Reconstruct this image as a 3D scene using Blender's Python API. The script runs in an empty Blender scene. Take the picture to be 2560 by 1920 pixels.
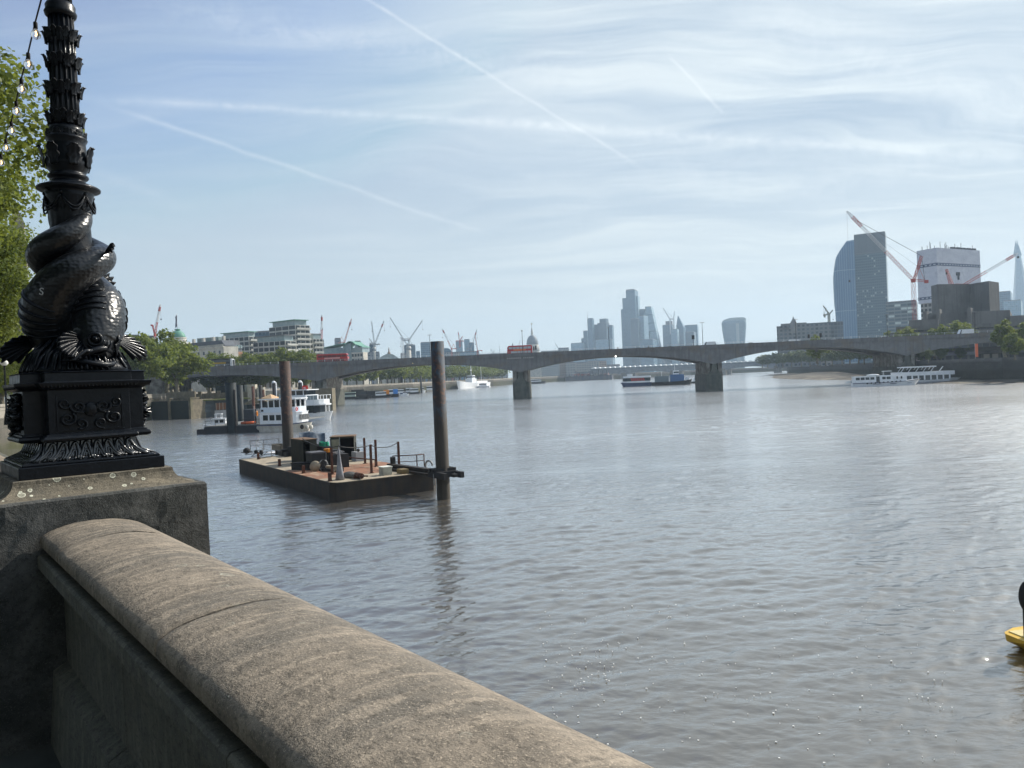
import bpy, bmesh, math, random
import numpy as np
from mathutils import Vector, Matrix, noise as mnoise
R_ = math.radians
scene = bpy.context.scene
random.seed(7)

# ---------------------------------------------------------------- camera
F_PX, CAM_H, ROLL, HY = 1925.0, 8.5, 0.042, 944.0      # focal length in photo pixels, eye above water, roll, horizon row
PITCH = math.atan((960 - HY) / F_PX)
cam_d = bpy.data.cameras.new('camera'); cam = bpy.data.objects.new('camera', cam_d)
scene.collection.objects.link(cam); scene.camera = cam
cam_d.sensor_width = 36; cam_d.lens = 36 * F_PX / 2560
cam_d.clip_start = 0.05; cam_d.clip_end = 20000
cp, sp = math.cos(PITCH), math.sin(PITCH)
f0 = Vector((0, cp, -sp)); u0 = Vector((0, sp, cp)); r0 = Vector((1, 0, 0))
cr, sr = math.cos(ROLL), math.sin(ROLL)
rv = r0 * cr - u0 * sr; uv = u0 * cr + r0 * sr
cam.matrix_world = Matrix(((rv.x, uv.x, -f0.x, 0), (rv.y, uv.y, -f0.y, 0), (rv.z, uv.z, -f0.z, CAM_H), (0, 0, 0, 1)))
scene.render.resolution_x, scene.render.resolution_y = 1024, 768
vs = scene.view_settings
vs.view_transform = 'Standard'; vs.look = 'None'; vs.exposure = 0.80; vs.gamma = 1.0
scene.cycles.volume_bounces = 1
scene.cycles.max_bounces = 8

def ray(px, py):
    v = rv * ((px - 1280) / F_PX) + uv * (-(py - 960) / F_PX) + f0
    return v
def W(px, py, z=0.0):                       # the point of the plane at height z seen at a photo pixel
    v = ray(px, py); t = (z - CAM_H) / v.z
    return Vector((v.x * t, v.y * t, z))
def D(px, py, Y):                           # the point at distance Y
    v = ray(px, py); t = Y / v.y
    return Vector((v.x * t, Y, CAM_H + v.z * t))

# ---------------------------------------------------------------- sun and sky
SUN_AZ, SUN_EL = R_(55), R_(38)             # azimuth to the right of the view axis (+Y), elevation
sun_dir = Vector((math.sin(SUN_AZ) * math.cos(SUN_EL), math.cos(SUN_AZ) * math.cos(SUN_EL), math.sin(SUN_EL)))
sd = bpy.data.lights.new('sun', 'SUN'); sd.energy = 3.6; sd.angle = R_(0.6); sd.color = (1.0, 0.94, 0.84)
sun = bpy.data.objects.new('sun', sd); scene.collection.objects.link(sun)
sun.rotation_euler = sun_dir.to_track_quat('Z', 'Y').to_euler()

class NT:
    """small helper for writing node trees"""
    def __init__(s, nt): s.nt = nt; s.n = nt.nodes; s.l = nt.links
    def add(s, t, **k):
        n = s.n.new(t)
        for a, b in k.items(): setattr(n, a, b)
        return n
    def put(s, sock, v):
        if isinstance(v, bpy.types.NodeSocket): s.l.new(v, sock)
        elif v is not None:
            if isinstance(v, (tuple, list, Vector)) and sock.type == 'RGBA' and len(v) == 3: v = (*v, 1)
            sock.default_value = v
    def m(s, op, a, b=None, c=None, clamp=False):
        n = s.add('ShaderNodeMath', operation=op); n.use_clamp = clamp
        s.put(n.inputs[0], a)
        if b is not None: s.put(n.inputs[1], b)
        if c is not None: s.put(n.inputs[2], c)
        return n.outputs[0]
    def vm(s, op, a, b=None):
        n = s.add('ShaderNodeVectorMath', operation=op); s.put(n.inputs[0], a)
        if b is not None: s.put(n.inputs[1], b)
        return n.outputs['Value'] if op in ('DOT_PRODUCT', 'LENGTH') else n.outputs[0]
    def mix(s, f, a, b, mode='MIX'):
        n = s.add('ShaderNodeMix', data_type='RGBA', blend_type=mode)
        s.put(n.inputs[0], f); s.put(n.inputs[6], a); s.put(n.inputs[7], b)
        return n.outputs[2]
    def ramp(s, x, a, b, lo=0.0, hi=1.0, smooth=True):
        n = s.add('ShaderNodeMapRange'); n.interpolation_type = 'SMOOTHSTEP' if smooth else 'LINEAR'
        s.put(n.inputs[0], x); s.put(n.inputs[1], a); s.put(n.inputs[2], b); s.put(n.inputs[3], lo); s.put(n.inputs[4], hi)
        return n.outputs[0]
    def noise(s, vec, scale, detail=4, rough=0.55, dist=0.0, out=0):
        n = s.add('ShaderNodeTexNoise'); s.put(n.inputs['Vector'], vec)
        n.inputs['Scale'].default_value = scale; n.inputs['Detail'].default_value = detail
        n.inputs['Roughness'].default_value = rough; n.inputs['Distortion'].default_value = dist
        return n.outputs[out]
    def vor(s, vec, scale, feature='F1', out=0, rnd=1.0):
        n = s.add('ShaderNodeTexVoronoi', feature=feature); s.put(n.inputs['Vector'], vec)
        n.inputs['Scale'].default_value = scale; n.inputs['Randomness'].default_value = rnd
        return n.outputs[out]
    def map(s, vec, scale=(1, 1, 1), rot=(0, 0, 0), loc=(0, 0, 0)):
        n = s.add('ShaderNodeMapping'); s.put(n.inputs[0], vec)
        n.inputs[1].default_value = loc; n.inputs[2].default_value = rot; n.inputs[3].default_value = scale
        return n.outputs[0]
    def sep(s, v):
        n = s.add('ShaderNodeSeparateXYZ'); s.put(n.inputs[0], v); return n.outputs
    def comb(s, x, y, z):
        n = s.add('ShaderNodeCombineXYZ'); s.put(n.inputs[0], x); s.put(n.inputs[1], y); s.put(n.inputs[2], z); return n.outputs[0]
    def bump(s, h, strength, dist, nrm=None):
        n = s.add('ShaderNodeBump'); s.put(n.inputs['Height'], h); s.put(n.inputs['Strength'], strength); s.put(n.inputs['Distance'], dist)
        if nrm is not None: s.put(n.inputs['Normal'], nrm)
        return n.outputs[0]

world = bpy.data.worlds.new('World'); scene.world = world; world.use_nodes = True
T = NT(world.node_tree); T.n.clear()
sky = T.add('ShaderNodeTexSky', sky_type='NISHITA'); sky.sun_disc = False
sky.sun_elevation = SUN_EL; sky.sun_rotation = SUN_AZ; sky.air_density = 1.0; sky.dust_density = 1.6; sky.ozone_density = 2.0
SKY_S = 0.095
tc = T.add('ShaderNodeTexCoord'); dv_ = T.vm('NORMALIZE', tc.outputs['Generated'])
dx, dy, dz = T.sep(dv_)
inv = T.m('DIVIDE', 1.0, T.m('ADD', T.m('MAXIMUM', dz, 0.0), 0.12))
plane = T.comb(T.m('MULTIPLY', dx, inv), T.m('MULTIPLY', dy, inv), 0.0)          # a cloud deck seen in perspective
wv = T.noise(plane, 0.7, 3, 0.5, out=1)
warp = T.vm('ADD', plane, T.vm('MULTIPLY', T.vm('SUBTRACT', wv, (.5, .5, .5)), (1.2, 1.2, 0)))
c1 = T.noise(T.map(warp, (0.42, 1.9, 1), (0, 0, R_(24))), 1.0, 9, 0.60, 0.25)
c2 = T.noise(T.map(warp, (1.3, 7.5, 1), (0, 0, R_(-16)), (3, 7, 0)), 1.0, 8, 0.62, 0.2)
c3 = T.noise(plane, 0.42, 2, 0.5)
cir = T.m('ADD', T.m('MULTIPLY', T.ramp(c1, 0.40, 0.64), 0.58), T.m('MULTIPLY', T.ramp(c2, 0.44, 0.72), 0.30))
cir = T.m('MULTIPLY', cir, T.ramp(c3, 0.30, 0.62, 0.45, 1.15))
side = T.ramp(dx, -0.55, 0.50, 0.50, 1.30)                                         # thicker cirrus towards the sun's side
cir = T.m('MULTIPLY', cir, side)
cir = T.m('ADD', cir, T.ramp(dx, -0.3, 0.6, 0.0, 0.10))
puff = T.noise(T.vm('MULTIPLY', dv_, (1, 1, 1)), 42.0, 7, 0.72, 0.8)
wob = T.noise(dv_, 9.0, 4, 0.6, out=1)
wdir = T.vm('ADD', dv_, T.vm('MULTIPLY', T.vm('SUBTRACT', wob, (.5, .5, .5)), (0.010, 0.010, 0.010)))
def contrail(p0, p1, w, s, fade=0.12, soft=0.6, off=0.0, taper=1.0):
    a, b = ray(*p0).normalized(), ray(*p1).normalized()
    n = a.cross(b).normalized(); ctr = (a + b).normalized(); tan = n.cross(ctr).normalized()
    h = abs(tan.dot(a))
    d = T.m('ABSOLUTE', T.m('ADD', T.vm('DOT_PRODUCT', wdir, n), off))
    t = T.m('DIVIDE', T.vm('DOT_PRODUCT', dv_, tan), h)          # -1..1 along the trail
    if tan.dot(b) < 0: t = T.m('MULTIPLY', t, -1.0)
    ww = T.ramp(t, -1, 1, w, w * taper, smooth=False)
    core = T.m('POWER', T.m('SUBTRACT', 1.0, T.m('MINIMUM', T.m('DIVIDE', d, ww), 1.0)), 1.5)
    ends = T.m('MULTIPLY', T.ramp(t, -1 - fade, -1 + fade * 2), T.ramp(t, 1 - fade * 2, 1 + fade, 1, 0))
    tex = T.m('ADD', 1 - soft, T.m('MULTIPLY', T.ramp(puff, 0.3, 0.7), soft))
    front = T.ramp(T.vm('DOT_PRODUCT', dv_, ctr), 0.1, 0.3)
    return T.m('MULTIPLY', T.m('MULTIPLY', T.m('MULTIPLY', core, ends), T.m('MULTIPLY', tex, front)), s)
trails = [((230, 246), (1500, 318), .0085, .55, .15, .75), ((1150, 305), (2620, 402), .014, .60, .1, .7),
          ((880, -20), (1600, 415), .0040, .50, .12, .45), ((285, 270), (1230, 590), .005, .42, .12, .4),
          ((380, 20), (1560, 222), .034, .34, .15, .8), ((1672, 140), (1805, 282), .0035, .6, .25, .3),
          ((1730, 662), (1945, 720), .011, .42, .3, .8), ((1830, 20), (2640, 300), .055, .36, .2, .8),
          ((2000, 500), (2560, 330), .05, .25, .3, .8), ((200, 415), (480, 520), .012, .22, .3, .8),
          ((1100, 320), (1700, 640), .03, .14, .3, .8), ((1560, 420), (2200, 480), .05, .25, .3, .8)]
tr = 0.0
for a in trails: tr = T.m('ADD', contrail(*a), tr)
mask = T.m('MINIMUM', cir, 0.88)
skyc = T.vm('MULTIPLY', sky.outputs[0], (SKY_S, SKY_S, SKY_S))
skyc = T.vm('MAXIMUM', T.vm('MINIMUM', skyc, (0.245, 0.315, 0.400)), (0.150, 0.205, 0.300))       # the veil of thin cloud evens the blue out
sund = T.vm('DOT_PRODUCT', dv_, tuple(sun_dir))
glow = T.ramp(sund, 0.1, 1.0, 0.0, 1.0)
cloudc = T.mix(glow, (0.345, 0.40, 0.46), (0.52, 0.565, 0.575))                       # thin cloud is brighter round the sun
col = T.mix(mask, skyc, cloudc)
col = T.mix(T.m('MINIMUM', T.m('MULTIPLY', tr, 0.95), 0.8), col, T.mix(glow, (0.44, 0.485, 0.54), (0.60, 0.635, 0.64)))
hz = T.ramp(dz, -0.02, 0.33, 0.90, 0.0)
col = T.mix(hz, col, T.mix(T.ramp(sund, 0.1, 0.9), (0.365, 0.415, 0.415), (0.455, 0.495, 0.485)))          # the pale band above the horizon
bg = T.add('ShaderNodeBackground'); T.put(bg.inputs[0], col); bg.inputs[1].default_value = 1.0
wo = T.add('ShaderNodeOutputWorld'); T.l.new(bg.outputs[0], wo.inputs[0])

# ---------------------------------------------------------------- materials
MATS = {}
def mat(name, c1, c2=None, scale=3.0, rough=0.7, metal=0.0, bump=0.0, bscale=None, bdist=0.02, detail=5, stretch=(1, 1, 1),
        coat=0.0, spots=None, streak=None, lo=0.35, hi=0.65, spec=0.28, emit=None, trans=0.0, geo=False, third=None, ior=1.45):
    if name in MATS: return MATS[name]
    m = bpy.data.materials.new(name); m.use_nodes = True; t = NT(m.node_tree)
    b = m.node_tree.nodes['Principled BSDF']
    vec = t.add('ShaderNodeNewGeometry').outputs['Position'] if geo else t.add('ShaderNodeTexCoord').outputs['Object']
    c = c1
    v = t.map(vec, stretch)
    if c2 is not None:
        c = t.mix(t.ramp(t.noise(v, scale, detail, 0.6), lo, hi), (*c1, 1), (*c2, 1))
    if third is not None:                              # (colour, scale, lo, hi)
        c = t.mix(t.ramp(t.noise(t.map(vec, (1, 1, 1), (0, 0, 0), (5, 3, 9)), third[1], 6, 0.62), third[2], third[3]), c, (*third[0], 1))
    if streak is not None:                             # vertical weather streaks: (colour, scale, amount)
        c = t.mix(t.m('MULTIPLY', t.ramp(t.noise(t.map(vec, (1, 1, 0.06)), streak[1], 5, 0.6), 0.45, 0.7), streak[2]), c, (*streak[0], 1))
    if spots is not None:                              # (colour, scale, radius)
        c = t.mix(t.ramp(t.vor(vec, spots[1]), spots[2], spots[2] * 0.8), c, (*spots[0], 1))
    t.put(b.inputs['Base Color'], c if not isinstance(c, tuple) else (*c, 1))
    b.inputs['Roughness'].default_value = rough; b.inputs['Metallic'].default_value = metal
    b.inputs['Specular IOR Level'].default_value = spec; b.inputs['IOR'].default_value = ior
    b.inputs['Coat Weight'].default_value = coat; b.inputs['Coat Roughness'].default_value = 0.08
    b.inputs['Transmission Weight'].default_value = trans
    if emit: b.inputs['Emission Color'].default_value = (*emit[0], 1); b.inputs['Emission Strength'].default_value = emit[1]
    if bump:
        t.put(b.inputs['Normal'], t.bump(t.noise(v, bscale or scale * 4, 6, 0.65), bump, bdist))
    MATS[name] = m
    return m

def facade(name, wall, glass, du, dz, fu=0.5, fz=0.5, rough=0.25, wall2=None, spandrel=None, every=0, vary=0.5, groove=None, gz=0.0, light=None):
    """a wall of repeating windows: du, dz the grid in metres, fu, fz the glazed share of a cell"""
    m = bpy.data.materials.new(name); m.use_nodes = True; t = NT(m.node_tree); b = m.node_tree.nodes['Principled BSDF']
    tc = t.add('ShaderNodeTexCoord'); x, y, z = t.sep(tc.outputs['Object']); nx, ny, nz = t.sep(tc.outputs['Normal'])
    along = t.m('GREATER_THAN', t.m('ABSOLUTE', nx), 0.72)
    u = t.m('ADD', t.m('MULTIPLY', y, along), t.m('MULTIPLY', x, t.m('SUBTRACT', 1.0, along)))
    uu, zz = t.m('DIVIDE', t.m('ADD', u, 500.1), du), t.m('DIVIDE', t.m('ADD', z, 100.0 + gz), dz)
    fu_, fz_ = t.m('FRACT', uu), t.m('FRACT', zz)
    w = t.m('MULTIPLY', t.m('LESS_THAN', fu_, fu), t.m('LESS_THAN', fz_, fz))
    w = t.m('MULTIPLY', w, t.m('LESS_THAN', t.m('ABSOLUTE', nz), 0.5))
    wn = t.add('ShaderNodeTexWhiteNoise', noise_dimensions='3D'); t.put(wn.inputs[0], t.comb(t.m('FLOOR', uu), t.m('FLOOR', zz), along))
    g = t.mix(t.m('MULTIPLY', wn.outputs[0], vary), (*glass, 1), (*(spandrel or tuple(min(1, k * 2.6 + 0.03) for k in glass)), 1))
    if light: g = t.mix(t.m('GREATER_THAN', wn.outputs[0], 1 - light[1]), g, (*light[0], 1))
    wc = t.mix(t.noise(tc.outputs['Object'], 0.25, 4, 0.6), (*wall, 1), (*(wall2 or tuple(k * 0.72 for k in wall)), 1))
    if every:
        wc = t.mix(t.m('LESS_THAN', t.m('FRACT', t.m('DIVIDE', zz, every)), 1.0 / every * 0.6), wc, tuple(k * 0.45 for k in wall) + (1,))
    t.put(b.inputs['Base Color'], t.mix(w, wc, g))
    t.put(b.inputs['Roughness'], t.ramp(w, 0, 1, 0.75, rough)); t.put(b.inputs['Specular IOR Level'], 0.5)
    t.put(b.inputs['Metallic'], 0.0)
    MATS[name] = m
    return m

# ---------------------------------------------------------------- mesh building
class MB:
    def __init__(s): s.v = []; s.f = []; s.mi = []; s.cur = 0; s.sm = []; s.smooth = False; s.xf = None
    def _add(s, vs, fs, smooth=None):
        o = len(s.v)
        if s.xf is not None: vs = [tuple(s.xf @ Vector(p)) for p in vs]
        s.v += [tuple(p) for p in vs]; s.f += [tuple(o + i for i in f) for f in fs]
        s.mi += [s.cur] * len(fs); s.sm += [s.smooth if smooth is None else smooth] * len(fs)
        return s
    def box(s, x0, x1, y0, y1, z0, z1):
        vs = [(x, y, z) for z in (z0, z1) for y in (y0, y1) for x in (x0, x1)]
        return s._add(vs, [(0, 2, 3, 1), (4, 5, 7, 6), (0, 1, 5, 4), (2, 6, 7, 3), (0, 4, 6, 2), (1, 3, 7, 5)], False)
    def cbox(s, c, sx, sy, sz, rz=0.0, rx=0.0, ry=0.0):
        M = Matrix.Translation(Vector(c)) @ Matrix.Rotation(rz, 4, 'Z') @ Matrix.Rotation(ry, 4, 'Y') @ Matrix.Rotation(rx, 4, 'X')
        vs = [M @ Vector((x * sx / 2, y * sy / 2, z * sz / 2)) for z in (-1, 1) for y in (-1, 1) for x in (-1, 1)]
        return s._add(vs, [(0, 2, 3, 1), (4, 5, 7, 6), (0, 1, 5, 4), (2, 6, 7, 3), (0, 4, 6, 2), (1, 3, 7, 5)], False)
    def prism(s, poly, z0, z1, top=None, cap=True):
        """poly: xy outline counter-clockwise; top: optional other outline"""
        n = len(poly); tp = top or poly
        vs = [(x, y, z0) for x, y in poly] + [(x, y, z1) for x, y in tp]
        fs = [(i, (i + 1) % n, n + (i + 1) % n, n + i) for i in range(n)]
        if cap: fs += [tuple(range(n - 1, -1, -1)), tuple(range(n, 2 * n))]
        return s._add(vs, fs)
    def xprism(s, poly, y0, y1):
        """poly in x,z extruded along y"""
        n = len(poly)
        vs = [(x, y0, z) for x, z in poly] + [(x, y1, z) for x, z in poly]
        fs = [(i, (i + 1) % n, n + (i + 1) % n, n + i) for i in range(n)] + [tuple(range(n - 1, -1, -1)), tuple(range(n, 2 * n))]
        return s._add(vs, fs)
    def bar(s, a, b, w, h=None):
        a, b = Vector(a), Vector(b); h = h or w; d = (b - a)
        if d.length < 1e-9: return s
        d.normalize(); up = Vector((0, 0, 1)) if abs(d.z) < 0.95 else Vector((1, 0, 0))
        x = d.cross(up).normalized(); y = x.cross(d)
        vs = [p + x * (i * w / 2) + y * (j * h / 2) for p in (a, b) for i, j in ((-1, -1), (1, -1), (1, 1), (-1, 1))]
        return s._add(vs, [(0, 1, 5, 4), (1, 2, 6, 5), (2, 3, 7, 6), (3, 0, 4, 7), (3, 2, 1, 0), (4, 5, 6, 7)], False)
    def tube(s, pts, r, n=8, cap=True, squash=None, twist=0.0):
        """pts: list of points; r: radius or list of radii; squash: (sx, sy) or list of them"""
        P = [Vector(p) for p in pts]; k = len(P)
        rr = r if isinstance(r, (list, tuple)) else [r] * k
        vs = []; prev = None
        for i in range(k):
            d = (P[min(i + 1, k - 1)] - P[max(i - 1, 0)])
            if d.length < 1e-9: d = Vector((0, 0, 1))
            d.normalize()
            if prev is None:
                up = Vector((0, 0, 1)) if abs(d.z) < 0.9 else Vector((0, 1, 0))
                x = d.cross(up).normalized()
            else:
                x = (prev - d * prev.dot(d)).normalized()
            y = d.cross(x); prev = x
            sx, sy = (1, 1) if squash is None else (squash[i] if isinstance(squash, list) else squash)
            for j in range(n):
                a = 2 * math.pi * j / n + twist * i
                vs.append(P[i] + x * (math.cos(a) * rr[i] * sx) + y * (math.sin(a) * rr[i] * sy))
        fs = [(i * n + j, i * n + (j + 1) % n, (i + 1) * n + (j + 1) % n, (i + 1) * n + j) for i in range(k - 1) for j in range(n)]
        s._add(vs, fs, True)
        if cap:
            o = len(s.v) - len(vs)
            s.f += [tuple(o + j for j in range(n - 1, -1, -1)), tuple(o + (k - 1) * n + j for j in range(n))]
            s.mi += [s.cur] * 2; s.sm += [False] * 2
        return s
    def lathe(s, prof, n=24, c=(0, 0, 0), cap=True, smooth=True, flute=None):
        """prof: list of (r, z); flute: (count, depth)"""
        vs = []
        for r, z in prof:
            for j in range(n):
                a = 2 * math.pi * j / n
                q = r if not flute else r * (1 - flute[1] * (0.5 - 0.5 * math.cos(a * flute[0])))
                vs.append((c[0] + q * math.cos(a), c[1] + q * math.sin(a), c[2] + z))
        k = len(prof)
        fs = [(i * n + j, i * n + (j + 1) % n, (i + 1) * n + (j + 1) % n, (i + 1) * n + j) for i in range(k - 1) for j in range(n)]
        s._add(vs, fs, smooth)
        if cap:
            o = len(s.v) - len(vs)
            s.f += [tuple(o + j for j in range(n - 1, -1, -1)), tuple(o + (k - 1) * n + j for j in range(n))]
            s.mi += [s.cur] * 2; s.sm += [False] * 2
        return s
    def ball(s, c, r, n=12, m=8, sc=(1, 1, 1)):
        prof = [(math.sin(math.pi * i / m), -math.cos(math.pi * i / m)) for i in range(m + 1)]
        prof[0] = (0.02, -1); prof[-1] = (0.02, 1)
        vs = [(c[0] + q * r * sc[0] * math.cos(2 * math.pi * j / n), c[1] + q * r * sc[1] * math.sin(2 * math.pi * j / n), c[2] + z * r * sc[2]) for q, z in prof for j in range(n)]
        k = m + 1
        fs = [(i * n + j, i * n + (j + 1) % n, (i + 1) * n + (j + 1) % n, (i + 1) * n + j) for i in range(k - 1) for j in range(n)]
        return s._add(vs, fs, True)
    def grid(s, fn, nu, nv, smooth=True):
        vs = [fn(i / nu, j / nv) for i in range(nu + 1) for j in range(nv + 1)]
        fs = [(i * (nv + 1) + j, (i + 1) * (nv + 1) + j, (i + 1) * (nv + 1) + j + 1, i * (nv + 1) + j + 1) for i in range(nu) for j in range(nv)]
        return s._add(vs, fs, smooth)
    def loft(s, rings, cap=True, smooth=True, closed=True):
        n = len(rings[0]); vs = [p for r in rings for p in r]; k = len(rings)
        e = n if closed else n - 1
        fs = [(i * n + j, i * n + (j + 1) % n, (i + 1) * n + (j + 1) % n, (i + 1) * n + j) for i in range(k - 1) for j in range(e)]
        s._add(vs, fs, smooth)
        if cap:
            o = len(s.v) - len(vs)
            s.f += [tuple(o + j for j in range(n - 1, -1, -1)), tuple(o + (k - 1) * n + j for j in range(n))]
            s.mi += [s.cur] * 2; s.sm += [False] * 2
        return s
    def mesh(s, name, mats):
        me = bpy.data.meshes.new(name); me.from_pydata(s.v, [], s.f)
        for m in (mats if isinstance(mats, (list, tuple)) else [mats]): me.materials.append(m)
        me.polygons.foreach_set('material_index', s.mi); me.polygons.foreach_set('use_smooth', s.sm)
        me.update()
        bm = bmesh.new(); bm.from_mesh(me); bmesh.ops.recalc_face_normals(bm, faces=bm.faces); bm.to_mesh(me); bm.free()
        return me
    def obj(s, name, mats, parent=None, bevel=0.0, raw=False):
        if raw:
            me = bpy.data.meshes.new(name); me.from_pydata(s.v, [], s.f); me.materials.append(mats)
            me.polygons.foreach_set('use_smooth', s.sm); me.update()
        else: me = s.mesh(name, mats)
        o = bpy.data.objects.new(name, me); scene.collection.objects.link(o)
        if parent is not None: o.parent = parent
        if bevel:
            b = o.modifiers.new('bevel', 'BEVEL'); b.width = bevel; b.segments = 2; b.limit_method = 'ANGLE'
        return o

def tag(o, label, cat, group=None):
    o['label'] = label; o['category'] = cat
    if group: o['group'] = group
    return o
def thing(name, label, cat, loc=(0, 0, 0), rz=0.0, group=None):
    o = bpy.data.objects.new(name, None); o.empty_display_size = 0.2
    scene.collection.objects.link(o); o.location = loc; o.rotation_euler = (0, 0, rz)
    return tag(o, label, cat, group)
def struct(o, kind='structure'): o['kind'] = kind; return o
def copy_tree(o, parent=None):
    c = o.copy(); scene.collection.objects.link(c)
    if parent is not None: c.parent = parent
    for ch in [q for q in bpy.data.objects if q.parent == o]: copy_tree(ch, c)
    return c
def dup(o, loc, rz=0.0, label=None, group=None, sc=None):
    c = copy_tree(o); c.location = loc; c.rotation_euler = (0, 0, rz)
    if label: c['label'] = label
    if group: c['group'] = group
    if sc: c.scale = (sc, sc, sc)
    return c
def aim(o):                                  # put a thing's parts back to local coordinates
    return o
# ---------------------------------------------------------------- the river
def np_noise_waves(X, Y, dist):
    rs = np.random.RandomState(3); Z = np.zeros_like(X)
    for lam, amp, cnt, spread in ((7.0, .012, 4, .7), (3.2, .008, 6, .6), (1.7, .0065, 8, .6), (0.95, .0050, 10, .75), (0.55, .0034, 12, .9), (0.34, .0022, 10, 1.1)):
        fade = np.clip((lam * 190 - dist) / (lam * 130), 0, 1)
        for i in range(cnt):
            l = lam * (0.75 + 0.5 * rs.rand()); a = R_(105) + spread * (rs.rand() - .5) * 2
            k = 2 * math.pi / l; ph = rs.rand() * 6.28
            wx = X * math.cos(a) + Y * math.sin(a)
            wy = -X * math.sin(a) + Y * math.cos(a)
            mod = 0.6 + 0.4 * np.sin(wy * k * 0.23 + rs.rand() * 6) 
            Z += fade * amp * mod * np.sin(k * wx + ph + 0.9 * np.sin(wy * k * 0.37 + rs.rand() * 6))
    return Z
nr, na = 1500, 560
rr = 7.0 * (2200 / 7.0) ** (np.arange(nr) / (nr - 1)); aa = np.linspace(R_(-52), R_(56), na)
Rg, Ag = np.meshgrid(rr, aa, indexing='ij')
Xg, Yg = Rg * np.sin(Ag), Rg * np.cos(Ag)
patch = 0.75 + 0.5 * (np.sin(Xg * .043 + 1.3 * np.sin(Yg * .031)) * np.sin(Yg * .057 + Xg * .02))
Zg = np_noise_waves(Xg, Yg, Rg) * patch * np.clip(.42 + Rg / 50, .5, 1.2)
Vw = np.stack([Xg.ravel(), Yg.ravel(), Zg.ravel()], 1)
idx = np.arange(nr * na).reshape(nr, na)
Fw = np.stack([idx[:-1, :-1].ravel(), idx[:-1, 1:].ravel(), idx[1:, 1:].ravel(), idx[1:, :-1].ravel()], 1)
me = bpy.data.meshes.new('river'); me.vertices.add(len(Vw)); me.vertices.foreach_set('co', Vw.ravel().astype('f4'))
me.loops.add(Fw.size); me.loops.foreach_set('vertex_index', Fw.ravel().astype('i4'))
me.polygons.add(len(Fw)); me.polygons.foreach_set('loop_start', (np.arange(len(Fw)) * 4).astype('i4'))
me.polygons.foreach_set('use_smooth', np.ones(len(Fw), bool)); me.update(calc_edges=True); me.validate()
river = bpy.data.objects.new('river', me); scene.collection.objects.link(river); struct(river)
mw = bpy.data.materials.new('river_water'); mw.use_nodes = True; t = NT(mw.node_tree); b = mw.node_tree.nodes['Principled BSDF']
pos = t.add('ShaderNodeNewGeometry').outputs['Position']
cd = t.vm('LENGTH', pos)
silt = t.mix(t.noise(pos, 0.05, 3), (0.076, 0.060, 0.036, 1), (0.096, 0.077, 0.050, 1))
w1 = t.noise(t.map(pos, (1.0, 2.2, 1), (0, 0, R_(14))), 1.6, 6, 0.62, 0.4)
w2 = t.noise(t.map(pos, (1.0, 2.0, 1), (0, 0, R_(-20))), 0.35, 4, 0.6, 0.3)
w3 = t.noise(t.map(pos, (1.0, 1.7, 1), (0, 0, R_(-8))), 7.0, 4, 0.6, 0.3)
hh = t.m('ADD', t.m('ADD', t.m('MULTIPLY', w1, t.ramp(cd, 18, 90, .014, .046)), t.m('MULTIPLY', w2, t.ramp(cd, 18, 90, .09, .12))), t.m('MULTIPLY', w3, t.ramp(cd, 22, 90, .004, .008)))
patchy = t.ramp(t.noise(t.map(pos, (.5, 1.6, 1), (0, 0, R_(14))), 0.022, 4, 0.6, .5), 0.35, 0.66, 0.45, 1.4)
nb = t.bump(hh, patchy, 1.0)
df = t.add('ShaderNodeBsdfDiffuse'); t.put(df.inputs[0], silt); t.put(df.inputs['Normal'], nb)
gl_ = t.add('ShaderNodeBsdfGlossy'); t.put(gl_.inputs['Roughness'], t.ramp(cd, 30, 330, 0.03, 0.12)); t.put(gl_.inputs['Normal'], nb)
fr = t.add('ShaderNodeFresnel'); fr.inputs[0].default_value = 1.33; t.put(fr.inputs['Normal'], nb)
mx = t.add('ShaderNodeMixShader'); t.put(mx.inputs[0], t.m('ADD', t.m('MULTIPLY', fr.outputs[0], 1.9), 0.20, clamp=True))
t.l.new(df.outputs[0], mx.inputs[1]); g2_ = t.add('ShaderNodeBsdfGlossy'); g2_.inputs['Roughness'].default_value = .46; t.put(g2_.inputs['Normal'], nb); m2_ = t.add('ShaderNodeMixShader'); t.put(m2_.inputs[0], t.ramp(cd, 25, 120, .05, .21)); t.l.new(gl_.outputs[0], m2_.inputs[1]); t.l.new(g2_.outputs[0], m2_.inputs[2]); t.l.new(m2_.outputs[0], mx.inputs[2]); t.l.new(mx.outputs[0], mw.node_tree.nodes['Material Output'].inputs[0]); t.n.remove(b)
me.materials.append(mw)
sheet = MB(); sheet.box(-4000, 4000, -600, 6000, -2.2, -0.45)
struct(sheet.obj('river_bed', mat('river_mud', (0.10, 0.075, 0.045), (0.07, 0.055, 0.035), 0.2)))
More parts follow.
